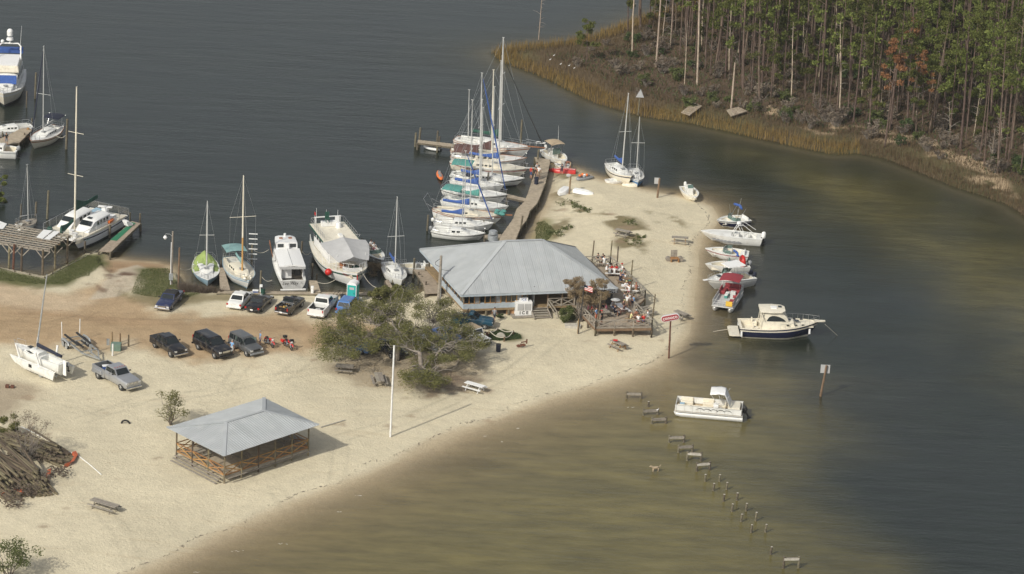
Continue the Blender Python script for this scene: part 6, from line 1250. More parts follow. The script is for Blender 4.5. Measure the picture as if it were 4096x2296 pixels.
# X rails of the porch
def xrail(parent, p, q, h, n, m_, posts=True, mid=True, name='railing', post_h=None, pm=None, stagger=True):
    """railing between floor points p and q made of separate boards"""
    for i in range(n):
        a, b = p.lerp(q, i / n), p.lerp(q, (i + 1) / n); z = lambda v, k: v + Vector((0, 0, k))
        MB().beam(z(a, .12), z(b, h * .92), .04, .1).build('cross_brace', m_, parent); MB().beam(z(a, h * .92), z(b, .12), .045, .1).build('cross_brace', m_, parent)
    MB().beam(p + Vector((0, 0, h)), q + Vector((0, 0, h)), .14, .05).build('top_rail', m_, parent); MB().beam(p + Vector((0, 0, .1)), q + Vector((0, 0, .1)), .05, .1).build('bottom_rail', m_, parent)
    if posts:
        for i in range(n + 1): a = p.lerp(q, i / n); MB().beam(a, a + Vector((0, 0, (post_h or h))), .12, .12).build('rail_post', pm or m_, parent)
xrail(RS, Q(sx_(1405), .5, FZ), Q(sx_(1655), .5, FZ), .95, 2, M['wood'])
s0, s1 = sx_(1240), sx_(1398)
for k in range(5): MB().beam(Q(s0, .45 - k * .33, FZ - .12 - k * .16), Q(s1, .45 - k * .33, FZ - .12 - k * .16), .3, .05).build('stair_tread', M['wood'], RS)
for s in (s0, s1): MB().beam(Q(s, .55, FZ - .1), Q(s, -1.2, G0 + .02), .08, .25).build('stringer', M['wood'], RS)
MB().beam(Q(s1 + .1, .5, FZ + .9), Q(s1 + .5, -1.3, G0 + .9), .1, .06).beam(Q(s1 + .5, -1.3, G0), Q(s1 + .5, -1.3, G0 + .95), .1, .1).beam(Q(s1 + .1, .5, FZ + .45), Q(s1 + .5, -1.3, G0 + .4), .06, .1).build('stair_rail', M['wood'], RS)
b1 = MB().beam(Q(LU - 2.4, -.06, ZE_ - .2), Q(LU + .02, -.06, ZE_ - .2), .05, .42).build('name_board', M['blackm'], RS)
nrm = Vector((U.y, -U.x, 0)); text('COVE', .5, M['white2'], RS, face(Q(LU - .72, -.1, ZE_ - .2), nrm), name='sign_lettering', shear=.15, offs=.008); text("TT'S", .4, M['grey'], RS, face(Q(LU - 2.0, -.1, ZE_ - .2), nrm), name='sign_lettering', shear=.15)
o_ = on('Z4', 865, 105); pv = at('Z4', 865, 150, zr_ - .9); m = MB()
m.cyl((0, 0, 0), (0, 0, .9), .42, n=16).cyl((0, 0, .5), (0, 0, 1.1), .6, n=16).cyl((0, 0, 1.25), (0, 0, 1.55), .5, n=16).cyl((0, 0, 1.55), (0, 0, 1.62), .42, n=16); vt = at('Z4', 868, 175, ZE_ + .4); tag(m.build('exhaust_fan', M['galv'], None, smooth='auto', loc=vt), 'round galvanised exhaust fan at the back edge of the restaurant roof', 'fan')
# ice machine
p = on('Z4', 1150, 862); rz = math.atan2(U.y, U.x); t = thing('ice_machine', 'white outdoor ice box lettered ICE beside the restaurant steps', 'ice box', p + Vector((-V_.x * -.4, -V_.y * -.4, .18)), rz)
t.location = Vector((p.x, p.y, p.z + .18)) + Vector((0, .45, 0))
MB().box((0, 0, .8), (1.9, .9, 1.6)).build('cabinet', M['white2'], t, bevel=.03); MB().box((.02, .1, 1.78), (.95, .35, .38)).build('top_sign', M['white2'], t)
for x in (-.4, .42): d_ = MB().box((x, -.47, 1.02), (.72, .05, .78)).build('door', M['ltgrey'], t, bevel=.01); MB().box((x + (.28 if x < 0 else -.28), -.51, 1.0), (.04, .04, .2)).build('handle', M['steel'], d_)
text('I C E', .5, M['blackm'], t, face((0, -.46, .32), (0, -1, 0)), sx=1.0, offs=.015); text('ICE', .4, M['blue'], t, face((.02, -.085, 1.79), (0, -1, 0))); text('I\nC\nE', .3, M['blackm'], t, face((-.96, 0, .85), (-1, 0, 0)))
tp_ = thing('pallet', 'wooden platform under the ice box', 'platform', Vector((p.x - .15, p.y + .3, p.z)), rz)
for k in range(9): MB().box((0, -.75 + k * .19, .13), (2.5, .16, .05)).build('plank', M['wood'], tp_)
for x in (-1.1, 0, 1.1): MB().box((x, 0, .05), (.1, 1.6, .1)).build('bearer', M['wood'], tp_)
tag(MB().box((0, 0, .5), (.9, .06, 1.0)).build('plywood_screen', M['plywood'], None, loc=on('Z4', 1030, 838)), 'orange-brown plywood sheet standing left of the ice box', 'board')
# pavilion
gp = .6; ZP = gp + 3.35
C = [at('ZB', 1590, 580, ZP), at('ZB', 2268, 357, ZP), at('ZB', 1877, 163, ZP), at('ZB', 1183, 375, ZP)]
ra_, rb_, zr_ = solve_ridge('ZB', (1605, 338), (1875, 255), C, 0)
PV = thing('pavilion', 'open beach pavilion with grey metal hip roof and honey-coloured cross-braced rails', 'pavilion', (C[0].x, C[0].y, 0)); off = -PV.location
roof_slope(PV, [l_(C[0]), l_(C[1]), l_(rb_), l_(ra_)], .9, M['roof'], 3); roof_slope(PV, [l_(C[3]), l_(C[0]), l_(ra_)], .9, M['roof'], 3); roof_slope(PV, [l_(C[1]), l_(C[2]), l_(rb_)], .9, M['roof'], 3); roof_slope(PV, [l_(C[2]), l_(C[3]), l_(ra_), l_(rb_)], .9, M['roof'], 3)
for a, b in ((C[0], ra_), (C[3], ra_), (C[1], rb_), (C[2], rb_), (ra_, rb_)): MB().beam(l_(a) + up, l_(b) + up, .36, .03).build('ridge_cap', M['roof'], PV)
U = (C[1] - C[0]).normalized(); V_ = (C[3] - C[0]).normalized(); LU = (C[1] - C[0]).length; LV = (C[3] - C[0]).length
e_ = .75; FP = gp + .75
cs = [Q(e_, e_), Q(LU - e_, e_), Q(LU - e_, LV - e_), Q(e_, LV - e_)]
MB().prism([(p.x, p.y) for p in cs], FP - .06, FP).build('floor_slab', M['deckw'], PV)
for j in range(5):
    t = e_ + (LV - 2 * e_) * j / 4 ; MB().beam(Q(e_, t, FP - .16), Q(LU - e_, t, FP - .16), .08, .2).build('joist', M['wood'], PV)
posts = []
for i in range(6): posts += [(e_ + (LU - 2 * e_) * i / 5, e_), (e_ + (LU - 2 * e_) * i / 5, LV - e_)]
for j in (1, 2): posts += [(e_, e_ + (LV - 2 * e_) * j / 3), (LU - e_, e_ + (LV - 2 * e_) * j / 3)]
for s, t in posts: MB().beam(Q(s, t, gp - .3), Q(s, t, ZP + .12), .16, .16).build('post', M['pileg'], PV)
z3 = Vector((0, 0, FP))
for a, b, n in ((cs[0], cs[1], 5), (cs[3], cs[0], 3), (cs[3], cs[2], 5), (cs[2], cs[1], 3)): xrail(PV, a + z3, b + z3, 1.0, n, M['honey'], posts=False)
for k in range(3):
    MB().beam(Q(e_ - .35 - .28 * k, e_ + .2, FP - .18 - .2 * k), Q(e_ - .35 - .28 * k, LV - e_ - .2, FP - .18 - .2 * k), .26, .05).build('stair_tread', M['wood'], PV)
    MB().beam(Q(e_ + .2, e_ - .35 - .2 * k, FP - .18 - .2 * k), Q(LU - e_, e_ - .35 - .2 * k, FP - .18 - .2 * k), .2, .04).build('stair_tread', M['wood'], PV) if k < 1 else None
MB().prism([(p.x, p.y) for p in (Q(LU - e_, LV * .25), Q(LU - e_ + 1.3, LV * .25), Q(LU - e_ + 1.3, LV * .5), Q(LU - e_, LV * .5))], FP - .1, FP - .03).build('landing', M['wood'], PV)
for t in (.25, .5): MB().beam(Q(LU - e_ + 1.2, LV * t, gp - .3), Q(LU - e_ + 1.2, LV * t, FP - .05), .12, .12).build('landing_post', M['pileg'], PV)
for k in range(4):
    p = Q(2 + k * (LU - 4) / 3, LV * (.35 if k % 2 else .65), FP) - off; tb = MB(); tb.box((0, 0, .74), (1.8, .75, .05)).box((0, .65, .44), (1.8, .26, .05)).box((0, -.65, .44), (1.8, .26, .05)); [tb.beam((x, sg * .6, 0), (x, sg * .15, .72), .08, .05) for x in (-.6, .6) for sg in (1, -1)]
    tag(tb.build('picnic_table', M['wood'], None, loc=p), 'picnic table in the shade inside the beach pavilion, number %s from its near corner' % ('one', 'two', 'three', 'four')[k], 'table', 'tables under the pavilion roof').rotation_euler.z = math.atan2(U.y, U.x) + R(90 * (k % 2))
# picnic tables
def ptable(label, s, a, b, m_='wood', z=None, L=1.85, top=None, w=.75, group='picnic tables', ad=False, bench=True):
    """a, b: pixel ends of the table top"""
    zz = z if z is not None else G0
    for _ in range(3): A, B = at(s, *a, zz + .75), at(s, *b, zz + .75); mid = (A + B) / 2; zz = z if z is not None else gz(mid.x, mid.y)
    d = B - A; rz = math.atan2(d.y, d.x); t = thing('picnic_table', label, 'picnic table', Vector((mid.x, mid.y, zz)), rz, group); mt = M[top or m_]
    n = 5
    for k in range(n): MB().box((0, -w / 2 + w * (k + .5) / n, .75), (L, w / n - .015, .04)).build('tabletop_board', mt, t)
    if bench:
        for sg in (1, -1):
            bb = MB(); bb.box((0, sg * .62, .45), (L, .13, .04)).box((0, sg * .76, .45), (L, .13, .04)); bb.build('bench', mt if top else M[m_], t)
    for x in (-L * .33, L * .33):
        for sg in (1, -1): MB().beam((x, sg * .68, 0), (x, sg * .2, .72), .04, .1).build('leg', M[m_], t)
        MB().beam((x + .04, -.8, .41), (x + .04, .8, .41), .04, .1).build('leg_brace', M[m_], t)
    return t
ptable('long weathered grey picnic table in the lower left foreground sand', 'ZB', (641, 875), (846, 938), L=3.1, w=.9)
ptable('grey picnic table with a red packet on it, between the deck and the shoreline', 'Z4', (1980, 1072), (2108, 1125), 'honey', L=1.9, top='wood')
tag(MB().box((0, 0, .05), (.5, .3, .1)).build('packet', M['red'], None, loc=at('Z4', 2018, 1082, G0 + .78) ), 'red packet lying on the picnic table by the deck', 'packet')
ptable('bright white picnic table at the right edge of the oak shade', 'ZC', (1487, 840), (1622, 878), 'white2', L=2.3)
ptable('dark weathered picnic table left of the oak, standing on bare sand', 'ZC', (350, 692), (445, 700), 'pile', L=1.9, w=1.1, top='wood')
ptable('long dark picnic table just left of the white flagpole', 'ZC', (688, 740), (722, 850), 'wood', L=2.6, w=.9)
ptable('grey picnic table among the weeds behind the restaurant roof', 'Z5', (565, 862), (625, 875), L=1.9)
ptable('honey wood picnic table nearest the east waterline', 'Z6', (205, 438), (330, 446), 'honey', L=2.0, top='wood')
ptable('grey picnic table behind the red oil company sign', 'Z6', (255, 1102), (300, 1120), L=1.8)
p = on('Z6', 215, 655); t = thing('adirondack_bench', 'wide wooden beach chair with barrel arms facing the deck, near the east waterline', 'chair', p, R(10))
MB().box((0, 0, .4), (1.1, .7, .08)).build('seat', M['honey'], t); [MB().box((-.3 + .2 * k, .35, .85), (.18, .04, .9)).build('backrest_slat', M['wood'], t) for k in range(4)]
for sg in (1, -1): MB().cyl((sg * .75, -.25, .3), (sg * .75, .25, .3), .3, n=12).build('arm', M['wood'], t); MB().box((sg * .45, -.2, .2), (.08, .5, .4)).build('leg', M['honey'], t)
# outdoor deck
DZ = G0 + .8
fp = [at('C2', a, b, DZ) for a, b in ((60, 880), (478, 1318), (1290, 1305), (1030, 1040), (1190, 872), (690, 385), (330, 392), (470, 600), (600, 800), (250, 860))]
DK = thing('dining_deck', 'raised wooden dining deck with cross-braced rails and tall corner poles beside the restaurant', 'deck', (fp[1].x, fp[1].y, 0)); off = -DK.location
P2 = [(p.x + off.x, p.y + off.y) for p in fp]
MB().prism(P2, DZ - .08, DZ - .03).build('deck_base', M['woodb'], DK)
e = Vector((fp[2].x - fp[1].x, fp[2].y - fp[1].y, 0)).normalized(); f2 = Vector((-e.y, e.x, 0)); q2 = [((Vector((x, y, 0))).dot(f2), (Vector((x, y, 0))).dot(e)) for x, y in P2]; lo, hi = min(a for a, b in q2), max(a for a, b in q2); k = 0; y = lo
m = MB()
while y < hi:
    n_ = len(q2); ys_ = []
    ym = y + .07
    for i in range(n_):
        a, b = q2[i - 1], q2[i]
        if (a[0] - ym) * (b[0] - ym) < 0: ys_.append(a[1] + (b[1] - a[1]) * (ym - a[0]) / (b[0] - a[0]))
    ys_.sort()
    for a, b in zip(ys_[::2], ys_[1::2]): A = f2 * ym + e * a; B = f2 * ym + e * b; m.beam((A.x, A.y, DZ - .015), (B.x, B.y, DZ - .015), .13, .03)
    y += .145
tag(m.build('deck_planks', M['deckw'], DK), kind='stuff')
Lp = [p + off for p in fp]
for a, b in ((0, 1), (1, 2), (2, 3), (3, 4), (4, 5), (5, 6)): MB().beam(Lp[a] - Vector((0, 0, .16)), Lp[b] - Vector((0, 0, .16)), .07, .28).build('rim_board', M['woodb'], DK)
LA = Lp[0].lerp(Lp[1], .35)
xrail(DK, LA, Lp[1], 1.0, 3, M['wood']); xrail(DK, Lp[1], Lp[2], 1.0, 3, M['wood']); xrail(DK, Lp[2], Lp[3], 1.0, 2, M['wood']); xrail(DK, Lp[4], Lp[5], 1.0, 6, M['wood']); xrail(DK, Lp[5], Lp[6], 1.0, 3, M['wood']); xrail(DK, Lp[4], Lp[4].lerp(Lp[3], .7) + Vector((-1.2, .9, 0)), 1.0, 2, M['wood'])
for a, b, n in ((0, 1, 4), (1, 2, 3), (2, 3, 2), (4, 5, 5), (5, 6, 2)):
    for i in range(n + 1): p = Lp[a].lerp(Lp[b], i / n); MB().cyl((p.x, p.y, G0 - .6), (p.x, p.y, DZ - .1), .11, n=8).build('stilt', M['pileg'], DK)
for k in range(4): a = Lp[3].lerp(Lp[4], .35) + Vector((.35 + k * .32, -.35 - k * .1, -.15 - .17 * k)); MB().beam(a, a + Vector((.9, .8, 0)), .3, .05).build('stair_tread', M['wood'], DK)
def topz(base, s, x, y):
    d = ray(s, x, y); t = (base.y - CAM.y) / d.y; return CAM + d * t
for bx, by, tx, ty, gnd in ((430, 268, 457, 45, 0), (693, 265, 715, 45, 0), (790, 365, 805, 130, 0), (990, 550, 1013, 328, 0), (985, 800, 1003, 555, 0), (1272, 1395, 1340, 820, 0), (483, 1395, 562, 808, 0)):
    b = on('C2', bx, by) if by > 900 else at('C2', bx, by, DZ + .9); z0 = G0 - .3 if by > 900 else DZ
    tp = topz(b, 'C2', tx, ty); bb = Vector((b.x, b.y, z0)); MB().cyl(bb + off, tp + off, .085, .07, 8).build('corner_pole', M['pileg'], DK)
DT = 'picnic tables on the dining deck'
ptable('grey picnic table at the far end of the dining deck', 'C2', (490, 312), (660, 322), z=DZ, L=1.8, group=DT)
ptable('white-topped picnic table crowded with people at the upper deck', 'C2', (645, 450), (840, 460), 'wood', z=DZ, L=2.0, top='white2', group=DT)
ptable('brown picnic table by the rail halfway along the dining deck', 'C2', (870, 565), (950, 600), 'woodb', z=DZ, L=1.5, group=DT)
ptable('white-topped picnic table at the middle of the dining deck, beside a shirtless man', 'C2', (880, 690), (1080, 705), 'wood', z=DZ, L=2.1, top='white2', group=DT)
ptable('long grey picnic table at the left of the lower deck', 'C2', (500, 960), (640, 1080), 'wood', z=DZ, L=3.0, group=DT)
ptable('white picnic table beneath the small round umbrella', 'C2', (800, 955), (890, 1030), 'wood', z=DZ, L=2.0, top='white2', group=DT)
ptable('brown picnic table at the front right corner of the deck', 'C2', (960, 1105), (1100, 1120), 'woodb', z=DZ, L=1.8, group=DT)
p = at('C2', 750, 1130, DZ); t = thing('umbrella', 'small round white sunshade on a pole on the lower deck', 'umbrella', (p.x, p.y, DZ)); MB().cyl((0, 0, 0), (0, 0, 2.05), .03, n=6).build('pole', M['alu'], t); MB().cyl((0, 0, 1.95), (0, 0, 2.1), .55, .12, 12).build('canopy', M['ltgrey'], t)
p = at('C2', 665, 960, DZ); t = thing('grill', 'black covered barbecue grill on the deck by the round sunshade', 'grill', (p.x, p.y, DZ)); MB().box((0, 0, .45), (.8, .5, .9), taper=.9).build('cabinet', M['blackm'], t); MB().cyl((-.4, 0, .95), (.4, 0, .95), .28, n=10).build('lid', M['blackm'], t)
# docks
def dock(label, s, left, right, z, pw=.15, th=.06, mt='deckw', pil=True, name='dock', piles=True, cat='dock', pm='pile'):
    Lw = [at(s, *p, z) for p in left]; Rw = [at(s, *p, z) for p in right]; o = Lw[0]; t = thing(name, label, cat, (o.x, o.y, 0)); off_ = Vector((-o.x, -o.y, 0)); m = MB(); st = MB(); r_ = random.Random(len(label))
    for i in range(len(Lw) - 1):
        n = max(1, int(((Lw[i + 1] - Lw[i]).length + (Rw[i + 1] - Rw[i]).length) / 2 / pw))
        for k in range(n):
            u = (k + .5) / n; a = Lw[i].lerp(Lw[i + 1], u) + off_; b = Rw[i].lerp(Rw[i + 1], u) + off_; d = (b - a).normalized() * r_.uniform(-.03, .05); m.beam(a - d + Vector((0, 0, r_.uniform(-.008, .008))), b + d, ((Lw[i + 1] - Lw[i]).length + (Rw[i + 1] - Rw[i]).length) / 2 / n * .9, .04)
        for A, B in ((Lw[i], Lw[i + 1]), (Rw[i], Rw[i + 1])): st.beam(A + off_ - Vector((0, 0, .14)), B + off_ - Vector((0, 0, .14)), .08, .2)
    tag(m.build('deck_planks', M[mt], t), kind='stuff'); st.build('stringer', M[pm], t)
    if piles:
        for i in range(len(Lw)):
            for p in (Lw[i], Rw[i]): q = p + off_; MB().cyl((q.x, q.y, -1.5), (q.x, q.y, z - .05), .12, n=8).build('support_pile', M[pm], t)
    return t
dock('long grey plank jetty curving along the row of moored sailboats', 'C1', [(1270, 370), (1290, 450), (1285, 520), (1240, 640), (1190, 800), (1140, 895), (1060, 970), (1020, 1085), (960, 1170), (885, 1275), (850, 1350)], [(1440, 400), (1440, 440), (1420, 540), (1390, 670), (1318, 850), (1288, 912), (1212, 990), (1172, 1095), (1100, 1190), (1060, 1290), (1030, 1360)], .95, name='jetty', cat='jetty')
dock('short finger pier leaving the jetty beside the blue-furled sloop', 'C1', [(950, 798), (1225, 862)], [(945, 832), (1200, 890)], .85)
dock('wooden pier end beyond the ketch with the inflatable tied to it', 'Z3', [(118, 738), (240, 752), (360, 766)], [(112, 754), (240, 770), (360, 786)], 1.0)
dock('small pier between two slips at the near end of the jetty', 'C1', [(690, 1270), (880, 1262)], [(690, 1300), (870, 1300)], .85)
dock('grey plank dock at the left edge next to the navy-canopied sloop', 'C3', [(-60, 1080), (60, 1040), (230, 950)], [(40, 1130), (200, 1105), (340, 965)], .95)
dock('sloping plank dock with green carpet beside the catamaran', 'C4', [(1265, 980), (1690, 592)], [(1415, 992), (1805, 620)], 1.0)
a = [at('C4', x, y, 1.04) for x, y in ((1412, 834), (1500, 843), (1742, 616), (1690, 604))]; tag(MB().prism([(p.x, p.y) for p in a], 1.03, 1.045).build('carpet', M['turf']), 'green carpet laid on the dock beside the catamaran', 'carpet')
p = at('C4', 1650, 650, 1.03); t = thing('dock_steps', 'white moulded boarding steps standing on the carpeted dock', 'steps', (p.x, p.y, 1.03), .8); [MB().box((-.22 * k, 0, .2 + .22 * k), (.75 - .2 * k, .8, .22)).build('step', M['white2'], t) for k in range(3)]
dock('short wooden finger dock between the tarp-covered sloop and the wooden-masted one', 'Z2', [(615, 935), (625, 1135)], [(655, 935), (712, 1135)], .8)
dock('short finger dock between the cabin workboat and the large trawler', 'Z2', [(1415, 1048), (1435, 1150)], [(1482, 1050), (1518, 1152)], .8)
dock('plank walkway on top of the harbour bulkhead', 'Z2', [(600, 1140), (1000, 1146), (1560, 1152), (2050, 1158)], [(600, 1162), (1000, 1168), (1560, 1172), (2050, 1180)], .72, name='walkway', cat='walkway')
dock('finger dock beside the white sloop with blue flaked sails', 'C5', [(1235, 980), (1290, 1130)], [(1270, 970), (1375, 1130)], .8)
dock('wooden dock wrapping the back left corner of the restaurant', 'Z4', [(128, 418), (225, 560), (238, 645)], [(290, 430), (350, 530), (375, 640)], 1.0)
for (pa, pb, lab) in (((0, 1195), (575, 1312), 'low timber bulkhead edging the grass under the pergola'), ((575, 1312), (1260, 955), 'low timber bulkhead along the grass bank behind the catamaran')):
    A, B = at('C4', *pa, .62), at('C4', *pb, .62); t = thing('bulkhead', lab, 'bulkhead', (A.x, A.y, 0)); n = int((B - A).length / 1.5)
    for k in range(n): a, b = A.lerp(B, k / n) - A, A.lerp(B, (k + .96) / n) - A; MB().beam((a.x, a.y, 0), (b.x, b.y, 0), .08, 1.2).build('plank', M['wood'], t); MB().cyl((a.x, a.y - .08, -.6), (a.x, a.y - .08, .75), .08, n=6).build('post', M['pile'], t)
A, B = at('D', 455, 733, .6), at('D', 1085, 741, .6); t = thing('bulkhead', 'long timber bulkhead holding the sand behind the harbour row of boats', 'bulkhead', (A.x, A.y, 0)); n = 18
for k in range(n): a, b = A.lerp(B, k / n) - A, A.lerp(B, (k + .98) / n) - A; MB().beam((a.x, a.y + .35, 0), (b.x, b.y + .35, 0), .08, 1.1).build('plank', M['wood'], t)
# pilings and posts
def pole(name, label, cat, s, b, tpx, r, m_, z=0, group=None, top=None, below=1.2):
    B = at(s, *b, 0) if z == 0 else on(s, *b); T = topz(B, s, *tpx); t = MB(); d = (T - B); B0 = B - d.normalized() * below; t.cyl(B0 - B, T - B, r, r * .92, 9, m2=1 if top else 0)
    return tag(t.build(name, [M[m_], M[top or m_]], None, loc=B, smooth='auto'), label, cat, group)
GP = 'bare pilings of the old pier off the south beach'
for a, b, c, d in ((245, 303, 247, 266), (632, 812, 636, 764), (730, 812, 735, 765), (688, 876, 694, 825), (779, 868, 784, 818), (758, 948, 764, 900), (849, 942, 855, 890), (815, 1018, 822, 965), (911, 1015, 918, 962), (877, 1088, 885, 1035), (977, 1082, 985, 1023), (946, 1163, 953, 1107), (1043, 1160, 1052, 1105), (1079, 1312, 1088, 1258)):
    pole('piling', 'bare piling of the ruined pier with a whitened top, standing in shallow water', 'piling', 'ZD', (a, b), (c, d), .12, 'pile', group=GP, top='stone')
for k, (xl, yl, xr, yr, hh) in enumerate(((96, 246, 194, 248, 38), (210, 360, 308, 356, 34), (268, 420, 364, 416, 36), (386, 548, 487, 546, 40), (450, 616, 544, 612, 42), (510, 670, 603, 676, 52), (575, 742, 662, 735, 48), (1167, 1405, 1270, 1403, 62))):
    A, B = at('ZD', xl, yl), at('ZD', xr, yr); t = thing('pier_bent', 'pair of old pilings joined by a cross beam, ' + ('nearest the beach', 'with a white bird on it', 'third from the beach', 'fourth from the beach', 'fifth from the beach', 'with a wide pale top plank', 'last beam before the bare pilings', 'standing alone at the bottom edge')[k], 'pilings', A); h_ = hh * .5858 / 33.0
    B = B - A
    for p in (Vector(), B): MB().cyl(p - Vector((0, 0, 1)), p + Vector((0, 0, h_ + .12)), .13, .12, 8).build('piling', M['pile'], t)
    MB().beam(Vector((0, -.12, h_ - .12)), B + Vector((0, -.12, h_ - .12)), .06, .22).build('cross_beam', M['stone' if k in (5, 6, 7) else 'wood'], t); MB().beam(Vector((0, .14, h_ - .14)), B + Vector((0, .14, h_ - .14)), .06, .2).build('cross_beam', M['wood'], t)
GH_ = 'mooring pilings in the harbour'
for s, b, c, r in (('C3', (695, 1170), (707, 855), .16), ('C3', (368, 640), (378, 368), .13), ('C3', (278, 735), (281, 562), .1), ('C3', (332, 930), (336, 845), .1), ('C4', (605, 560), (622, 200), .14), ('C4', (458, 520), (465, 345), .13), ('C4', (268, 550), (272, 370), .1), ('C4', (1405, 800), (1415, 640), .14), ('C4', (1088, 990), (1092, 850), .13), ('C4', (1795, 620), (1800, 492), .12), ('C4', (1668, 600), (1672, 480), .1),
                   ('Z2', (1345, 800), (1353, 700), .12), ('Z2', (1440, 1010), (1445, 900), .11), ('Z2', (980, 1120), (987, 962), .12), ('Z2', (900, 920), (908, 735), .12), ('Z2', (630, 930), (632, 870), .1), ('Z2', (1480, 1060), (1482, 992), .1), ('C5', (175, 920), (183, 735), .12), ('C5', (1640, 900), (1652, 660), .12), ('C5', (1337, 1060), (1340, 960), .1), ('C5', (885, 480), (893, 370), .1),
                   ('Z3', (97, 780), (103, 692), .14), ('Z3', (124, 745), (132, 660), .14), ('Z3', (237, 775), (243, 680), .12), ('Z3', (250, 775), (254, 715), .12), ('C1', (1100, 320), (1120, -60), .13), ('C1', (1290, 480), (1314, 285), .13), ('C1', (1238, 640), (1248, 505), .13), ('C1', (1095, 1270), (1128, 1050), .12), ('C1', (720, 710), (735, 548), .13), ('C1', (25, 1220), (38, 1040), .12), ('C1', (1095, 920), (1100, 850), .11), ('C1', (360, 1180), (365, 1065), .09), ('C1', (672, 1200), (680, 1100), .09), ('Z4', (125, 470), (138, 315), .12), ('Z4', (235, 640), (245, 530), .1), ('Z4', (172, 545), (176, 440), .1), ('Z4', (200, 560), (206, 475), .1), ('Z4', (270, 460), (276, 330), .12),
                   ('C3', (25, 1060), (27, 985), .1), ('C3', (180, 1010), (182, 965), .1), ('C3', (255, 1100), (258, 1000), .11), ('C3', (232, 1120), (234, 1050), .1)):
    pole('piling', 'weathered round mooring piling rising from the harbour water', 'piling', s, b, c, r, 'pile', group=GH_)
pole('piling', 'short piling with a thick orange-yellow fender wrap at the left dock', 'piling', 'C3', (292, 1040), (295, 950), .2, 'honey')
pole('ladder_post', 'piling with a row of white cross boards like a ladder, by the wooden-masted boat', 'piling', 'Z2', (905, 925), (908, 720), .1, 'pile')
P_ = at('Z2', 905, 925)
t = thing('dock_ladder', 'white cross boards climbing the piling by the wooden-masted boat', 'ladder', P_)
for k in range(6): MB().box((.1, -.14, 1.0 + k * .62), (1.0, .05, .1)).build('rung', M['white2'], t)
# land poles
o_ = pole('flagpole', 'tall plain white flagpole on the open sand in front of the oak', 'flagpole', 'ZC', (803, 1327), (838, 516), .11, 'pvc', z=1)
t = thing('utility_pole', 'light grey utility pole with wires at the restaurant\'s left eave', 'utility pole', on('Z4', 362, 712)); T = topz(t.location, 'Z4', 386, 288) - t.location
MB().cyl(-T * .05, T, .2, .14, 10).build('pole', M['wood'], t, smooth='auto'); MB().tube([T * .95, T * .93 + Vector((-.6, 0, -.4)), T * .8 + Vector((-.6, 0, 0)), T * .75], .03, 5).tube([T * .7, T * .66 + Vector((1.0, 0, .1)), T * .62 + Vector((1.2, 0, .3))], .025, 5).build('wire', M['blackm'], t); MB().cyl(Vector((.18, -.1, 0)), T * .6 + Vector((.18, -.1, 0)), .05, n=6).build('conduit', M['grey'], t)
t = thing('street_lamp', 'wooden lamp post with curved arm and white lamp on the grassy bank', 'street lamp', on('Z2', 192, 1082)); T = topz(t.location, 'Z2', 203, 612) - t.location
MB().cyl(-T * .04, T, .13, .1, 9).build('pole', M['wood'], t, smooth='auto'); MB().tube([T * .9, T * .93 + Vector((-.35, 0, .1)), T * .94 + Vector((-.8, 0, .05)), T * .93 + Vector((-.85, 0, -.15))], .03, 6).build('arm', M['galv'], t); h_ = MB().cyl(T * .93 + Vector((-.85, 0, -.1)), T * .93 + Vector((-.85, 0, -.35)), .12, .24, 10).build('lamp_head', M['white2'], t); MB().ball(T * .93 + Vector((-.85, 0, -.42)), .17, 10, 6).build('globe', M['lens_w'], h_); MB().cyl((-.12, -.14, 0), T * .8 + Vector((-.12, -.12, 0)), .05, n=6).build('conduit', M['white2'], t); MB().box((-.05, -.25, 1.0), (.45, .25, .75)).build('meter_box', M['galv'], t)
pole('post', 'bare brown wooden post beside the lamp post on the bank', 'post', 'Z2', (252, 1110), (262, 757), .1, 'woodb', z=1)
t = thing('road_sign', 'oval red and white CONOCO sign on a rusty pole at the edge of the beach', 'sign', on('Z4', 2518, 1248)); T = topz(t.location, 'Z4', 2535, 895) - t.location
MB().cyl(-T * .05, T, .1, .09, 8).build('pole', M['rust'], t, smooth='auto')
L3, R3 = topz(t.location, 'Z6', 108, 1178), topz(t.location, 'Z6', 254, 1132); cc = (L3 + R3) / 2 - t.location; wid = (R3 - L3).length + .25; d = (R3 - L3).normalized(); ang = math.atan2(d.z, d.x); 
SG = Matrix.Translation(cc) @ Matrix.Rotation(R(-12), 4, 'Z') @ Matrix.Rotation(-ang + R(3), 4, 'Y'); 
def capsule(w_, h_, y0, y1, n=10): pts = [(sg * (w_ / 2 - h_ / 2) + h_ / 2 * math.cos(u), h_ / 2 * math.sin(u)) for sg, a0 in ((1, -90), (-1, 90)) for u in [R(a0 + 180 * k / n) for k in range(n + 1)]]; return pts, y0, y1
for nm, w_, h_, y0, y1, mt in (('sign_box', wid, .78, -.1, .12, 'ltgrey'), ('sign_border', wid - .08, .66, -.13, -.1, 'white2'), ('sign_face', wid - .16, .6, -.15, -.13, 'maroon')):
    pts, a, b = capsule(w_, h_, y0, y1); n = len(pts); m = MB(); m.T = SG; m.add([(x, a, z) for x, z in pts] + [(x, b, z) for x, z in pts], [tuple(range(n)), tuple(range(2 * n - 1, n - 1, -1))] + [(i, n + i, n + (i + 1) % n, (i + 1) % n) for i in range(n)]); m.build(nm, M[mt], t)
text('conoco', .56, M['white2'], t, SG @ face((0, -.155, .02), (0, -1, 0)), sx=1.0)
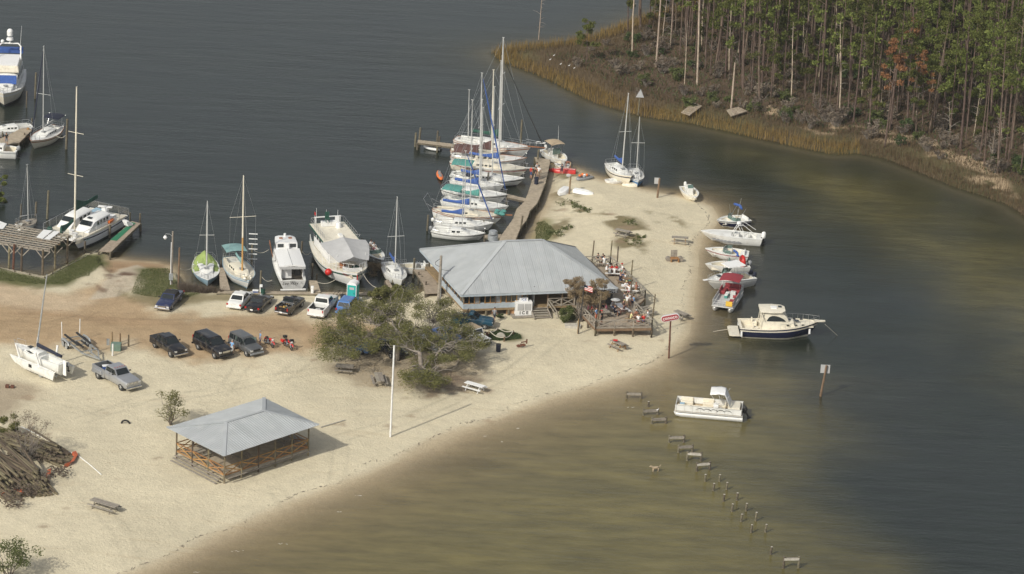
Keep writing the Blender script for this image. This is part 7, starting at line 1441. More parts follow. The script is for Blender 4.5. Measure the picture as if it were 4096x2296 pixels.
for nm, lab, s, b, tp_, pw, ph, dx, col in (('notice_sign', 'grey square notice board on a brown post at the north waterline', 'C6', (2308, 1158), (2352, 785), .65, .8, -.3, 'ltgrey'), ('channel_marker', 'white square board on a tall leaning post standing in the deep water at right', 'ZD', (1420, 230), (1462, 20), 1.0, .95, -.1, 'ltgrey')):
    t = thing(nm, lab, 'sign', on(s, *b) if s == 'C6' else at(s, *b)); T = topz(t.location, s, *tp_) - t.location; MB().cyl(-T * .12, T, .13, .11, 8).build('post', M['woodb'], t, smooth='auto'); MB().box(T + Vector((dx, .16, -ph / 2)), (pw, .05, ph)).build('board', M[col], t)
t = thing('channel_marker', 'white triangular daymark on a post at the marsh edge', 'sign', at('ZE', 1243, 950)); T = topz(t.location, 'ZE', 1258, 790) - t.location
MB().cyl(-T * .2, T, .1, n=8).build('post', M['pile'], t); MB().add([T + Vector((a, b_, c)) for b_ in (-.12, -.06) for a, c in ((-.55, -.2), (.55, -.2), (.05, .95))], [(0, 1, 2), (5, 4, 3), (0, 3, 4, 1), (1, 4, 5, 2), (2, 5, 3, 0)]).build('board', M['ltgrey'], t)
t = thing('post', 'wooden post with a white satellite dish among the upturned dinghies', 'post', on('C6', 612, 1090)); T = topz(t.location, 'C6', 640, 740) - t.location; MB().cyl(-T * .1, T, .1, n=8).build('pole', M['woodb'], t); MB().ball(T + Vector((-.25, 0, .05)), .32, 10, 5, sc=(1, .25, .7)).build('dish', M['ltgrey'], t)
t = thing('flagpole', 'dark leaning pole with a small striped flag left of the deck', 'flagpole', on('C2', 228, 1392)); T = topz(t.location, 'C2', 318, 680) - t.location; MB().cyl(-T * .03, T, .06, .05, 7).build('pole', M['blackm'], t)
f_ = T * .95; fl_ = MB()
for k in range(7): fl_.quad(f_ + Vector((0, 0, .3 - k * .09)), f_ + Vector((.95, 0, .0 - k * .09)), f_ + Vector((.95, 0, -.09 - k * .09)), f_ + Vector((0, 0, .21 - k * .09)), 0 if k % 2 == 0 else 1)
fl_.quad(f_ + Vector((0, -.01, .3)), f_ + Vector((.4, -.01, .17)), f_ + Vector((.4, -.01, -.1)), f_ + Vector((0, -.01, .03)), 2); fl_.build('flag', [M['red'], M['white2'], M['navyc']], t)
pole('post', 'brown wooden post standing next to the leaning flagpole', 'post', 'C2', (220, 1390), (235, 1170), .08, 'woodb', z=1)
# service pedestals, bins, toilet
for s, b, lab, h_ in (('Z2', (986, 1163), 'white power pedestal near the blue cooler on the bulkhead', 1.05), ('Z2', (1441, 1172), 'white power pedestal at the root of the trawler finger dock', 1.0)):
    t = thing('power_pedestal', lab, 'pedestal', on(s, *b)); MB().box((0, 0, h_ * .4), (.3, .3, h_ * .8)).build('base', M['white2'], t, bevel=.03); MB().box((0, 0, h_ * .9), (.38, .38, h_ * .22), taper=.8).build('cap', M['white2'], t, bevel=.03)
cooler('blue and white cooler standing on the bulkhead by the power pedestal', Matrix.Translation(on('Z2', 937, 1165)), 'blue', 1.05)
def bin_(label, s, b, m_, r=.28, h=.85):
    t = thing('trash_bin', label, 'bin', on(s, *b)); MB().cyl((0, 0, 0), (0, 0, h), r * .88, r, 14).build('body', M[m_], t, smooth='auto'); MB().cyl((0, 0, h), (0, 0, h + .03), r * 1.08, r * 1.08, 14, m2=1).build('rim', [M[m_], M['blackm']], t)
bin_('red rubbish bin on the bulkhead beside the tarp-covered sloop', 'Z2', (618, 1148), 'red'); bin_('dark green rubbish bin behind the white sedan', 'Z2', (1003, 1180), 'green'); bin_('dark blue rubbish barrel standing alone on the open sand', 'Z4', (920, 1185), 'navyc'); bin_('navy rubbish bin between the white pickup and the turquoise toilet', 'C5', (618, 1298), 'navyc', .3, .9)
t = thing('portable_toilet', 'turquoise portable toilet with white roof standing behind the parked cars', 'portable toilet', on('C5', 742, 1300), R(-14)); 
TQ = mat('turquoise_plastic', (.02, .38, .34), .45, var=.06)
MB().box((0, .5, 1.05), (1.1, 1.1, 2.1)).build('cabin', TQ, t); m = MB(); m.loft([[Vector((x, .5 + .58 * math.cos(u), 2.1 + .32 * math.sin(u))) for u in [math.pi * k / 8 for k in range(9)]] for x in (-.58, .58)]); 
m = MB(); m.loft([[Vector((.58 * math.cos(u), y, 2.1 + .34 * max(0, math.sin(u)))) for u in [math.pi * k / 8 for k in range(9)]] for y in (-.08, 1.08)]); m.build('roof', M['white2'], t, smooth='auto')
MB().box((0, -.06, 1.1), (.85, .03, 1.8)).build('door', TQ, t); [MB().box((sg * .53, -.05, 1.05), (.06, .06, 2.1)).build('corner_trim', M['white2'], t) for sg in (1, -1)]; MB().box((.02, -.09, 1.72), (.55, .02, .28)).build('notice', M['ltgrey'], t); MB().box((.3, -.09, 1.15), (.05, .03, .2)).build('door_handle', M['blackm'], t)
t = thing('bicycle', 'dark bicycle leaning by the turquoise toilet', 'bicycle', on('C5', 590, 1225), R(8))
for x in (-.5, .5): MB().tube([(x + .33 * math.cos(2 * math.pi * i / 14), 0, .34 + .33 * math.sin(2 * math.pi * i / 14)) for i in range(15)], .025, 5).build('wheel', M['rubber'], t)
MB().tube([(-.5, 0, .34), (-.2, 0, .8), (.35, 0, .85), (0, 0, .3), (-.5, 0, .34)], .022, 5).tube([(-.2, 0, .8), (0, 0, .3)], .022, 5).tube([(.35, 0, .95), (.5, 0, .34)], .02, 5).tube([(.35, -.25, 1.0), (.35, .25, 1.0)], .015, 5).build('frame', M['black'], t); MB().box((-.2, 0, .88), (.25, .12, .05)).build('saddle', M['blackm'], t)
# pergola frame over the left slips
zp = 3.1; A_, B_, C_, D_ = [at('C4', x, y, zp) for x, y in ((-160, 838), (640, 962), (905, 785), (110, 645))]; PG = thing('pergola', 'open weathered timber roof frame on pilings over the left boat slips', 'pergola', (B_.x, B_.y, 0)); off = -PG.location; G = lambda s, t, z=0: l_(A_.lerp(B_, s).lerp(D_.lerp(C_, s), t)) + Vector((0, 0, z))
for k in range(9): MB().beam(G(0, k / 8, .1), G(1, k / 8, .1), .09, .12).build('purlin', M['wood'], PG)
for k in range(13): MB().beam(G(.02 + .96 * k / 12, -.03), G(.02 + .96 * k / 12, 1.03), .07, .14).build('rafter', M['wood'], PG)
for t in (.0, .5, 1): MB().beam(G(0, t, -.15), G(1, t, -.15), .12, .22).build('header_beam', M['woodb'] if t == .5 else M['wood'], PG)
for (s, b, c, mt) in (('C4', (543, 1305), (552, 960), 'pileg'), ('C4', (703, 1200), (710, 905), 'pileg'), ('C4', (860, 1112), (870, 800), 'pileg'), ('C4', (165, 1228), (183, 890), 'rust'), ('C4', (110, 1208), (122, 900), 'pileg'), ('C4', (272, 1232), (281, 930), 'pileg')):
    B = at(s, *b, 0); T = topz(B, s, *c); MB().cyl(l_(B) - Vector((0, 0, 1)), l_(T), .13, n=8).build('post', M[mt], PG)
    for d in (-1, 1): e2 = (B_ - A_).normalized() * d * .9; MB().beam(l_(T) - Vector((0, 0, 1.1)), l_(T) + e2 - Vector((0, 0, .1)), .07, .1).build('knee_brace', M['wood'], PG)
for q4 in (((465, 798), (560, 700), (675, 712), (548, 818)), ((560, 822), (690, 718), (772, 726), (640, 828)), ((-10, 690), (0, 590), (90, 625), (40, 690))):
    v = [l_(at('C4', *p, zp + .2)) for p in q4]; MB().add(v + [p - Vector((0, 0, .03)) for p in v], [(0, 1, 2, 3), (7, 6, 5, 4)]).build('roofing_sheet', M['white2'], PG)
# people
def person_mesh(pose):
    P = {}; E = []; Rr = {}
    def V(n, co, r, parent=None): P[n] = Vector(co); Rr[n] = r; (E.append((parent, n)) if parent else None)
    if pose == 'sit': pz, cx, ch, hd = .52, 0, (.05, .95), (.12, 1.27)
    elif pose == 'bend': pz, cx, ch, hd = .95, 0, (.42, 1.08), (.68, 1.0)
    else: pz, cx, ch, hd = .95, 0, (.0, 1.34), (.03, 1.66)
    V('pelvis', (0, 0, pz), .15); mid = ((0 + ch[0]) / 2, (pz + ch[1]) / 2); V('waist', (mid[0], 0, mid[1]), .13, 'pelvis'); V('chest', (ch[0], 0, ch[1]), .16, 'waist')
    d = Vector((hd[0] - ch[0], 0, hd[1] - ch[1])); V('neck', (ch[0] + d.x * .55, 0, ch[1] + d.z * .55), .055, 'chest'); V('head', (ch[0] + d.x * .85, 0, ch[1] + d.z * .85), .085, 'neck'); V('crown', (ch[0] + d.x * 1.12, 0, ch[1] + d.z * 1.12), .08, 'head')
    for s, k in ((1, 'l'), (-1, 'r')):
        st = s if pose == 'walk' else 0
        if pose == 'sit': kn, an = (.42, s * .14, .52), (.4, s * .14, .09)
        else: kn, an = (.03 + st * .18, s * .11, .5), (-.02 + st * .25, s * .11, .09)
        V('hip' + k, (0, s * .1, pz - .03), .095, 'pelvis'); V('knee' + k, kn, .062, 'hip' + k); V('ankle' + k, an, .042, 'knee' + k); V('toe' + k, (an[0] + .17, an[1], .035), .035, 'ankle' + k)
        sh = Vector((ch[0] + d.x * .2, s * .19, ch[1] + d.z * .18)); V('shoulder' + k, sh, .06, 'chest')
        if pose == 'sit': el, wr = sh + Vector((.14, s * .06, -.25)), sh + Vector((.38, -s * .03, -.24))
        elif pose == 'bend': el, wr = sh + Vector((.05, s * .04, -.3)), sh + Vector((.15, 0, -.55))
        else: el, wr = sh + Vector((-.02 - st * .1, s * .07, -.29)), sh + Vector((.08 - st * .14, s * .08, -.53))
        V('elbow' + k, el, .042, 'shoulder' + k); V('wrist' + k, wr, .03, 'elbow' + k); dd = (wr - el).normalized(); V('palm' + k, wr + dd * .07, .034, 'wrist' + k)
        sd = Vector((0, 1, 0)) if abs(dd.y) < .7 else Vector((1, 0, 0)); pal = P['palm' + k]
        for f in range(4): V('finger%d' % f + k, pal + dd * (.085 + .012 * (f in (1, 2))) + sd * ((f - 1.5) * .022) + Vector((.015, 0, 0)), .009, 'palm' + k)
        V('thumb' + k, pal + dd * .02 + sd * -.045 * s + Vector((.03, 0, 0)), .011, 'wrist' + k)
    names = list(P); ix = {n: i for i, n in enumerate(names)}; me = bpy.data.meshes.new('p'); me.from_pydata([P[n] for n in names], [(ix[a], ix[b]) for a, b in E], []); o = bpy.data.objects.new('p', me); COL.objects.link(o)
    sk = o.modifiers.new('s', 'SKIN'); sk.use_smooth_shade = True
    for n, sv in zip(names, me.skin_vertices[0].data): sv.radius = (Rr[n] * (.72 if n in ('chest', 'waist', 'pelvis') else 1), Rr[n]) if 1 else 0; sv.use_root = n == 'pelvis'
    o.modifiers.new('u', 'SUBSURF').levels = 1; bpy.context.view_layer.update()
    ev = bpy.data.meshes.new_from_object(o.evaluated_get(bpy.context.evaluated_depsgraph_get())); bpy.data.objects.remove(o)
    vs = [v.co.copy() for v in ev.vertices]; fs = [tuple(p.vertices) for p in ev.polygons]
    seg = [(P[a], P[b], a, b) for a, b in E]; ms = []
    for f in fs:
        c = sum((vs[i] for i in f), Vector()) / len(f); best = None
        for a, b, na, nb in seg:
            t = max(0, min(1, (c - a).dot(b - a) / max((b - a).length_squared, 1e-9))); q = (c - a.lerp(b, t)).length
            if best is None or q < best[0]: best = (q, na, nb, t)
        _, na, nb, t = best
        if nb.startswith(('waist', 'chest', 'shoulder')) or (nb.startswith('elbow') and t < .6): k = 1
        elif nb.startswith('hip') or (nb.startswith('knee') and t < .85): k = 2
        elif nb.startswith('toe'): k = 3
        else: k = 0
        if nb.startswith('neck') and t < .5: k = 1
        ms.append(k)
    m = MB(); m.add(vs, fs, ms); hdp = (P['head'] + P['crown']) / 2; fw = Vector((1, 0, 0)) if pose != 'bend' else Vector((.5, 0, -.85))
    m.cyl(hdp + fw * .07 - Vector((0, 0, .01)), hdp + fw * .115 - Vector((0, 0, .03)), .018, .008, 5, 0)
    for s in (1, -1): m.ball(hdp + fw * .085 + Vector((0, s * .032, .02)), .012, 5, 3, 3); m.ball(hdp + Vector((0, s * .088, -.01)), .022, 5, 3, 0)
    m.box(hdp + fw * .083 - Vector((0, 0, .065)), (.01, .04, .01), 3)
    o = m.build('pm', [M['skin'], M['white'], M['navyc'], M['blackm']], None, smooth=True); mm = o.data; bpy.data.objects.remove(o)
    h = MB(); h.ball(P['crown'] * .75 + P['head'] * .25 - fw * .012 + Vector((0, 0, .02)), .105, 9, 6, sc=(1, .92, .92)); o = h.build('hm', M['hair'], None, smooth=True); hm = o.data; bpy.data.objects.remove(o)
    c_ = MB(); cc = P['crown'] + Vector((0, 0, .0)); c_.cyl(cc, cc + Vector((0, 0, .08)), .115, .08, 10); c_.cyl(cc + Vector((.06, 0, 0)), cc + Vector((.06, 0, .02)), .13, n=10); o = c_.build('cm', M['white'], None); cm = o.data; bpy.data.objects.remove(o)
    return mm, hm, cm
PM_ = {k: person_mesh(k) for k in ('stand', 'walk', 'sit', 'bend')}
CL = dict(white=M['white2'], navy=M['navyc'], red=M['red'], grey=M['grey'], black=M['blackm'], pink=mat('cloth_pink', (.6, .2, .26), .9), blue=mat('cloth_light_blue', (.2, .38, .62), .9), yellow=mat('cloth_yellow', (.65, .6, .3), .9), skin=M['skind'], khaki=M['tan'], teal=M['teal'], orange=mat('cloth_orange', (.7, .15, .06), .9), jeans=mat('denim', (.05, .09, .2), .9), lgrey=M['ltgrey'], brown=M['brown'])
def person(label, pose, p, rz, shirt, pants, hat=None, sk='skin', hair='hair', sc=1.0, group=None):
    mm, hm, cm = PM_[pose]; t = thing('person', label, 'person', p, rz, group); t.scale = (sc,) * 3
    o = bpy.data.objects.new('body', mm); COL.objects.link(o); o.parent = t
    for i, m_ in enumerate((M[sk], CL[shirt], CL[pants])): o.material_slots[i].link = 'OBJECT'; o.material_slots[i].material = m_
    h = bpy.data.objects.new('hair', hm); COL.objects.link(h); h.parent = t; h.material_slots[0].link = 'OBJECT'; h.material_slots[0].material = M[hair]
    if hat: c = bpy.data.objects.new('hat', cm); COL.objects.link(c); c.parent = t; c.material_slots[0].link = 'OBJECT'; c.material_slots[0].material = CL[hat]
GD = 'people on the dining deck'
def dp(hx, hy, pose): p = at('C2', hx, hy, DZ + (1.3 if pose == 'sit' else 1.72)); return Vector((p.x, p.y, DZ))
for hx, hy, pose, a, sh, pa, hat, hr, sk, lab in (
 (515, 228, 'sit', -80, 'navy', 'jeans', None, 'hair', 'skin', 'man in navy shirt at the left of the deck\'s farthest table'), (588, 235, 'sit', -95, 'navy', 'jeans', None, 'hair', 'skin', 'person in navy shirt seated at the farthest table, right of the first'),
 (608, 268, 'sit', 95, 'white', 'white', None, 'hair', 'skin', 'person in white seen from behind at the farthest deck table'), (635, 378, 'sit', -10, 'white', 'khaki', 'white', 'hair', 'skin', 'man in white shirt and cap at the left end of the crowded table'),
 (712, 380, 'sit', -90, 'red', 'navy', None, 'hair', 'skind', 'person in dark red shirt behind the crowded white table'), (778, 385, 'sit', -100, 'red', 'navy', None, 'hair', 'skin', 'long-haired person in red behind the crowded white table, at its right'),
 (687, 418, 'sit', 90, 'lgrey', 'navy', 'white', 'hair', 'skin', 'person in white cap, back to camera, at the crowded white table'), (755, 420, 'sit', 85, 'white', 'grey', None, 'hair', 'skin', 'person in printed white shirt, back to camera, at the crowded white table'),
 (867, 375, 'stand', 200, 'white', 'teal', 'red', 'hair', 'skin', 'man standing in white shirt, teal shorts and red cap by the deck rail'), (903, 450, 'sit', 180, 'grey', 'jeans', None, 'hair', 'skin', 'person in grey shirt seated by the rail near the red-capped man'),
 (918, 510, 'sit', 185, 'white', 'white', None, 'hair', 'skin', 'person in white seated against the right rail by the brown table'), (836, 522, 'sit', 60, 'navy', 'jeans', None, 'skind', 'skin', 'bald man in navy printed t-shirt sitting with his back to the beach'),
 (915, 625, 'sit', -60, 'white', 'white', 'yellow', 'hair', 'skin', 'person in white with a yellow cap at the middle white table'), (970, 615, 'sit', -90, 'skin', 'khaki', 'teal', 'hair', 'skind', 'tanned person in a green cap behind the middle white table'),
 (968, 680, 'sit', 90, 'white', 'pink', None, 'hair', 'skin', 'person in pale pink-white shirt, back to camera, middle white table'), (1068, 660, 'sit', 95, 'skin', 'khaki', None, 'skind', 'skind', 'shirtless tanned man sitting at the middle white table'),
 (895, 785, 'stand', -20, 'lgrey', 'jeans', None, 'hair', 'skin', 'person in light grey standing at the left of the group by the deck steps'), (965, 790, 'sit', 0, 'white', 'khaki', None, 'hair', 'skin', 'brown-haired person half hidden behind the standing group'),
 (937, 822, 'stand', 70, 'white', 'khaki', None, 'hair', 'skin', 'broad man in pale shirt and khaki shorts standing with his back turned'), (985, 805, 'sit', 180, 'white', 'grey', None, 'hairb', 'skin', 'grey-haired person in white sitting on the deck rail'),
 (1040, 835, 'sit', 190, 'blue', 'navy', None, 'hair', 'skin', 'person in light blue sitting on the rail, rightmost of the group by the steps'), (875, 905, 'sit', 20, 'brown', 'navy', 'yellow', 'hair', 'skin', 'person in a straw hat and dark top near the white umbrella table'),
 (712, 903, 'sit', -20, 'lgrey', 'jeans', None, 'hair', 'skin', 'man in light grey sitting left of the round sunshade'), (640, 948, 'sit', 190, 'pink', 'white', None, 'hair', 'skin', 'woman in pink shirt at the right side of the long grey table'),
 (595, 942, 'sit', 190, 'navy', 'navy', None, 'hair', 'skin', 'person in dark blue next to the woman in pink'), (557, 928, 'sit', 190, 'yellow', 'khaki', None, 'hairb', 'skin', 'person in faded yellow at the far end of the long grey table'),
 (425, 955, 'sit', 0, 'red', 'khaki', 'black', 'hair', 'skin', 'person in red with a black sun hat at the left of the long grey table'), (368, 955, 'sit', 0, 'pink', 'khaki', None, 'hair', 'skin', 'person in pale red at the deck\'s left rail'),
 (492, 1010, 'stand', -30, 'blue', 'orange', None, 'hair', 'skin', 'person in light blue shirt and orange shorts standing behind the front left corner pole'), (575, 1055, 'stand', 150, 'black', 'black', 'red', 'hair', 'skin', 'person in black with a red head scarf standing by the long grey table'),
 (1068, 1040, 'sit', -90, 'skin', 'khaki', 'lgrey', 'hair', 'skind', 'shirtless man in a grey cap behind the front corner table'), (990, 1070, 'sit', 10, 'yellow', 'khaki', None, 'hairb', 'skin', 'blonde person in pale yellow at the left of the front corner table'),
 (1100, 1108, 'sit', 90, 'white', 'red', None, 'hair', 'skin', 'person in white shirt and red shorts, back to the front rail'), (1180, 1105, 'sit', 110, 'red', 'jeans', None, 'hairb', 'skin', 'person in bright red-pink shirt near the front right corner of the deck'),
 (1245, 1042, 'sit', 180, 'white', 'white', None, 'hair', 'skin', 'person in white leaning on the right rail near the front corner'), (752, 975, 'sit', 0, 'navy', 'navy', None, 'hair', 'skin', 'person in dark clothes sitting at the foot of the round sunshade'),
 (900, 965, 'sit', 170, 'brown', 'brown', None, 'hair', 'skind', 'person in brown at the right side of the white umbrella table')):
    person(lab, pose, dp(hx, hy, pose), R(a), sh, pa, hat, sk, hr, group=GD)
def pe(label, pose, s, f, rz, sh, pa, z=None, **k): p = on(s, *f) if z is None else at(s, *f, z); person(label, pose, p, R(rz), sh, pa, **k)
pe('man in grey shirt and navy shorts walking behind the teal pickup', 'walk', 'Z4', (882, 908), 70, 'grey', 'navy')
pe('woman in pale blue and white standing at the grey suv\'s open door', 'stand', 'ZA', (1838, 830), 60, 'blue', 'white', hair='hairb'); pe('person in blue shirt behind the open door nearest the motorcycles', 'stand', 'ZA', (2062, 758), 200, 'blue', 'jeans', hair='hairb')
pe('shirtless tanned man bending over the dinghy on the north beach', 'bend', 'C6', (630, 618), 190, 'skin', 'khaki', sk='skind'); pe('person in a navy dress standing in front of the red skiff', 'stand', 'C6', (465, 722), 80, 'navy', 'navy', sc=.85)
pe('person in dark shirt standing aboard the motorboat at the left edge', 'stand', 'C3', (68, 1135), -60, 'black', 'grey', z=.9)
pe('man in white shirt sitting in the speedboat beside the trawler', 'sit', 'C5', (1020, 540), -60, 'white', 'khaki', z=.5, sk='skind'); pe('woman in white top sitting in the speedboat, right of the man', 'sit', 'C5', (1062, 575), -60, 'white', 'pink', z=.5)
for k, (x, y, a, b, l) in enumerate(((1275, 640, 'black', 'navy', 'person in black standing on the jetty by a blue bin'), (1222, 625, 'red', 'jeans', 'person in red on the jetty edge next to the moored boats'), (1312, 620, 'white', 'khaki', 'person in white on the jetty, farthest right of the group'), (1290, 585, 'lgrey', 'orange', 'person in light grey behind the group on the jetty'))): pe(l, 'stand', 'C1', (x, y), 40 * k, a, b, z=1.0)
p = at('C1', 1285, 680, 1.0); tag(MB().cyl((0, 0, 0), (0, 0, .85), .26, .29, 12).build('trash_bin', M['navyc'], None, loc=p), 'dark blue rubbish bin on the jetty', 'bin')
def small(name, label, cat, s, b, mb, m_, z=None, rz=0, **k): p = on(s, *b) if z is None else at(s, *b, z); o = mb.build(name, m_, None, loc=p, **k); o.rotation_euler.z = rz; return tag(o, label, cat)
# dog wading
m = MB(); t = thing('dog', 'light tan dog wading in the shallow olive water', 'dog', at('ZD', 292, 745), R(200))
m.tube([(-.32, 0, .42), (-.2, 0, .45), (.1, 0, .43), (.3, 0, .48), (.42, 0, .6), (.52, 0, .64), (.66, 0, .6)], [.1, .14, .15, .13, .09, .09, .035], 10)
for x in (-.25, .25):
    for sg in (1, -1): m.tube([(x, sg * .09, .4), (x - (.06 if x < 0 else 0), sg * .09, .2), (x + .02, sg * .09, -.1)], [.07, .04, .03], 7)
m.tube([(-.32, 0, .46), (-.5, 0, .6), (-.6, 0, .75)], [.04, .03, .015], 6); [m.box((.5, sg * .08, .64), (.06, .02, .1)) for sg in (1, -1)]; m.build('body', M['tan'], t, smooth=True)
def bird(label, s, b, z):
    m = MB(); m.T = Matrix.Scale(.6, 4); m.tube([(-.25, 0, .12), (0, 0, .2), (.12, 0, .28), (.16, 0, .45), (.24, 0, .47)], [.03, .1, .06, .035, .012], 7); m.cyl((0, .03, 0), (0, .03, .14), .01, n=4); m.cyl((0, -.03, 0), (0, -.03, .14), .01, n=4); small('bird', label, 'bird', s, b, m, M['white2'], z, smooth=True)
bird('white bird perched on the end of the second old pier beam', 'ZD', (307, 330), .75)
for k, (x, y) in enumerate(((549, 463), (518, 498), (604, 535), (674, 548), (716, 568))): bird('white wading bird on the marsh point, %s counting from the left' % ('second', 'first', 'third', 'fourth', 'fifth')[k], 'ZE', (x, y), 1.0)
# log pile, netting, sand clutter
lg = MB().cyl((0, 0, 0), (1, 0, 0), 1, .85, 9, m2=1).build('log', [M['pileg'], M['logend']], None); lm = lg.data; bpy.data.objects.remove(lg)
rl = random.Random(11)
def logs(n, ea, eb, back, depth, r, label, group):
    a, b = on('ZB', *ea), on('ZB', *eb); bk = (on('ZB', *back) - (a + b) / 2); bk.z = 0
    for i in range(n):
        row = int(rl.random() ** 1.6 * depth); u = rl.random(); e = a.lerp(b, u) + bk.normalized() * (row * .6 + rl.uniform(-.7, .9)); L = rl.uniform(6.5, 9.5); d = (bk.normalized() + Vector((rl.gauss(0, .11), rl.gauss(0, .11), rl.uniform(-.02, .025)))).normalized()
        o = bpy.data.objects.new('log', lm); COL.objects.link(o); rr = rl.uniform(.09, .17); z = gz(e.x, e.y) + .12 + row * .24; o.location = (e.x, e.y, z); o.rotation_euler = d.to_track_quat('X', 'Z').to_euler(); o.scale = (L, rr, rr); tag(o, label, 'log', group)
logs(95, (60, 895), (395, 838), (-190, 560), 6, .17, 'round greenish-brown log, cut end facing the camera, in the nearer heap at the left edge', 'logs in the nearer heap')
logs(60, (430, 660), (520, 575), (-30, 440), 4, .15, 'greenish round timber log lying in the farther heap at the left edge', 'logs in the farther heap')
NET = mat('orange_netting', (.5, .12, .05), .9)
for k, (s, pts) in enumerate(((('ZB'), ((505, 575), (520, 600), (490, 650), (450, 660))), ('ZB', ((330, 700), (322, 750))), ('ZB', ((5, 870), (50, 845), (100, 850), (160, 855))), ('ZB', ((-5, 455), (25, 452))))):
    w = [on(s, *p) for p in pts]; m = MB()
    for a, b in zip(w[:-1], w[1:]): h_ = Vector((.1, .15, .35)); m.quad(a - w[0], b - w[0], b - w[0] + h_, a - w[0] + h_); m.quad(a - w[0] + h_, b - w[0] + h_, b - w[0] + h_ * 2 + Vector((.2, .3, -.4)), a - w[0] + h_ * 2 + Vector((.2, .3, -.4)))
    tag(m.build('netting', NET, None, loc=w[0] + Vector((0, 0, .03))), 'orange plastic netting ' + ('draped on the ends of the farther logs', 'standing as a strip between the two log heaps', 'curled at the near left of the log heap', 'scrap at the far left edge of the logs')[k], 'netting')
w = [on('ZB', *p) for p in ((150, 370), (300, 445), (450, 530), (560, 580), (650, 650), (720, 712))]; tag(MB().tube([p - w[0] + Vector((0, 0, .06)) for p in w], .05, 6).build('pipe', M['pvc'], None, loc=w[0]), 'long curved white pipe lying on the sand beside the logs', 'pipe')
w = [on('ZB', *p) for p in ((2280, 375), (2450, 325))]; tag(MB().tube([(0, 0, .08), w[1] - w[0] + Vector((0, 0, .08))], .07, 7).build('pipe', M['conc'], None, loc=w[0]), 'straight pale pole lying on the sand right of the pavilion', 'pole')
n = 14; small('tyre', 'black tyre half buried upright in the sand above the pavilion', 'tyre', 'ZB', (892, 345), MB().tube([(.4 * math.cos(math.pi * i / n), 0, .36 * math.sin(math.pi * i / n)) for i in range(n + 1)], .1, 7), M['rubber'], smooth=True)
small('toolbox', 'small red container lying on the sand at the left edge', 'container', 'ZA', (77, 1092), MB().box((-.25, 0, .18), (.42, .4, .36)).box((.28, 0, .16), (.4, .4, .3)), M['rust'], bevel=.06)
small('propeller', 'rusty ship propeller standing in the sand near the rope-fenced patch', 'propeller', 'Z4', (1132, 1150), MB().cyl((0, -.15, .3), (0, .2, .3), .14, n=10).ball((.28, 0, .35), .26, 8, 5, sc=(1, .2, .7)).ball((-.25, 0, .22), .26, 8, 5, sc=(1, .2, .7)).cyl((.0, .1, .6), (.6, .1, .75), .07, n=7).cyl((.6, .1, .5), (.62, .1, 1.0), .09, n=7), M['rust'])
small('anchor', 'rusty brown anchor pair standing at the left of the rope-fenced patch', 'anchor', 'Z4', (790, 1050), MB().beam((-.3, 0, 0), (-.5, 0, 1.0), .15, .12).beam((.35, 0, .1), (-.4, 0, .5), .14, .14).beam((.4, 0, 0), (.25, 0, .6), .25, .1).beam((-.4, 0, .2), (.3, 0, .1), .3, .1), M['rust'])
t = thing('rope_fence', 'thick white rope strung between posts around a green planted patch', 'fence', on('Z4', 970, 1090)); pts = [on('Z4', *p) for p in ((835, 1030), (915, 1000), (1060, 1030), (975, 1092), (835, 1030))]
for a, b in zip(pts[:-1], pts[1:]): MB().cyl(a - t.location - Vector((0, 0, .2)), a - t.location + Vector((0, 0, .55)), .07, n=7).build('post', M['woodb'], t); MB().tube([(a.lerp(b, k / 6) - t.location) + Vector((0, 0, .5 - .3 * math.sin(math.pi * k / 6))) for k in range(7)], .05, 6).build('rope', M['ropem'], t)
small('monument', 'grey stone slab inside the rope-fenced patch', 'stone', 'Z4', (943, 1055), MB().loft([[Vector((.55 * math.cos(u), y, .6 * max(0, math.sin(u)))) for u in [math.pi * k / 8 for k in range(9)]] for y in (-.08, .08)]), M['conc'])
small('concrete_slab', 'broken pale concrete slab below the shrub beside the deck', 'slab', 'Z4', (1620, 955), MB().prism([(-.9, -.5), (.8, -.55), (.95, .3), (.3, .6), (-.95, .5)], 0, .25), M['stone'])
t = thing('transformer', 'green utility box with surrounding short posts on the sand behind the silver pickup', 'utility box', on('ZA', 920, 792)); MB().box((0, 0, .4), (1.1, .9, .8)).build('cabinet', mat('utility_green', (.13, .2, .16), .6), t, bevel=.03); MB().box((-.9, .2, .8), (.3, .2, .7)).build('meter', M['galv'], t)
for b, c, m_, l in (((887, 780), (888, 650), 'woodb', 'brown post with an orange band left of the green utility box'), ((952, 735), (952, 660), 'woodb', 'thin brown post behind the green utility box'), ((1018, 765), (1019, 672), 'pileg', 'green and yellow banded post right of the utility box'), ((892, 838), (894, 745), 'pvc', 'pale pipe post in front of the green utility box')): pole('post', l, 'post', 'ZA', b, c, .1, m_, z=1)
t = thing('floating_platform', 'washed-up wooden platform lying tilted in the marsh grass, the larger of two', 'platform', at('ZE', 1685, 900, .9)); q_ = [at('ZE', *p, .9) - t.location for p in ((1597, 925), (1670, 948), (1772, 872), (1700, 842))]
def plat(t, q, n):
    for k in range(n): u0, u1 = k / n, (k + .93) / n; v = [q[0].lerp(q[3], u0), q[1].lerp(q[2], u0), q[1].lerp(q[2], u1), q[0].lerp(q[3], u1)]; MB().add(v + [p - Vector((0, 0, .12)) for p in v], [(0, 1, 2, 3), (7, 6, 5, 4), (0, 4, 5, 1), (1, 5, 6, 2), (2, 6, 7, 3), (3, 7, 4, 0)]).build('plank', M['deckw'], t)
plat(t, q_, 10); t = thing('floating_platform', 'smaller washed-up wooden platform right of the larger one in the marsh', 'platform', at('ZE', 2060, 920, 1.0)); plat(t, [at('ZE', *p, 1.0) - t.location for p in ((1972, 905), (2010, 958), (2145, 915), (2070, 880))], 8)
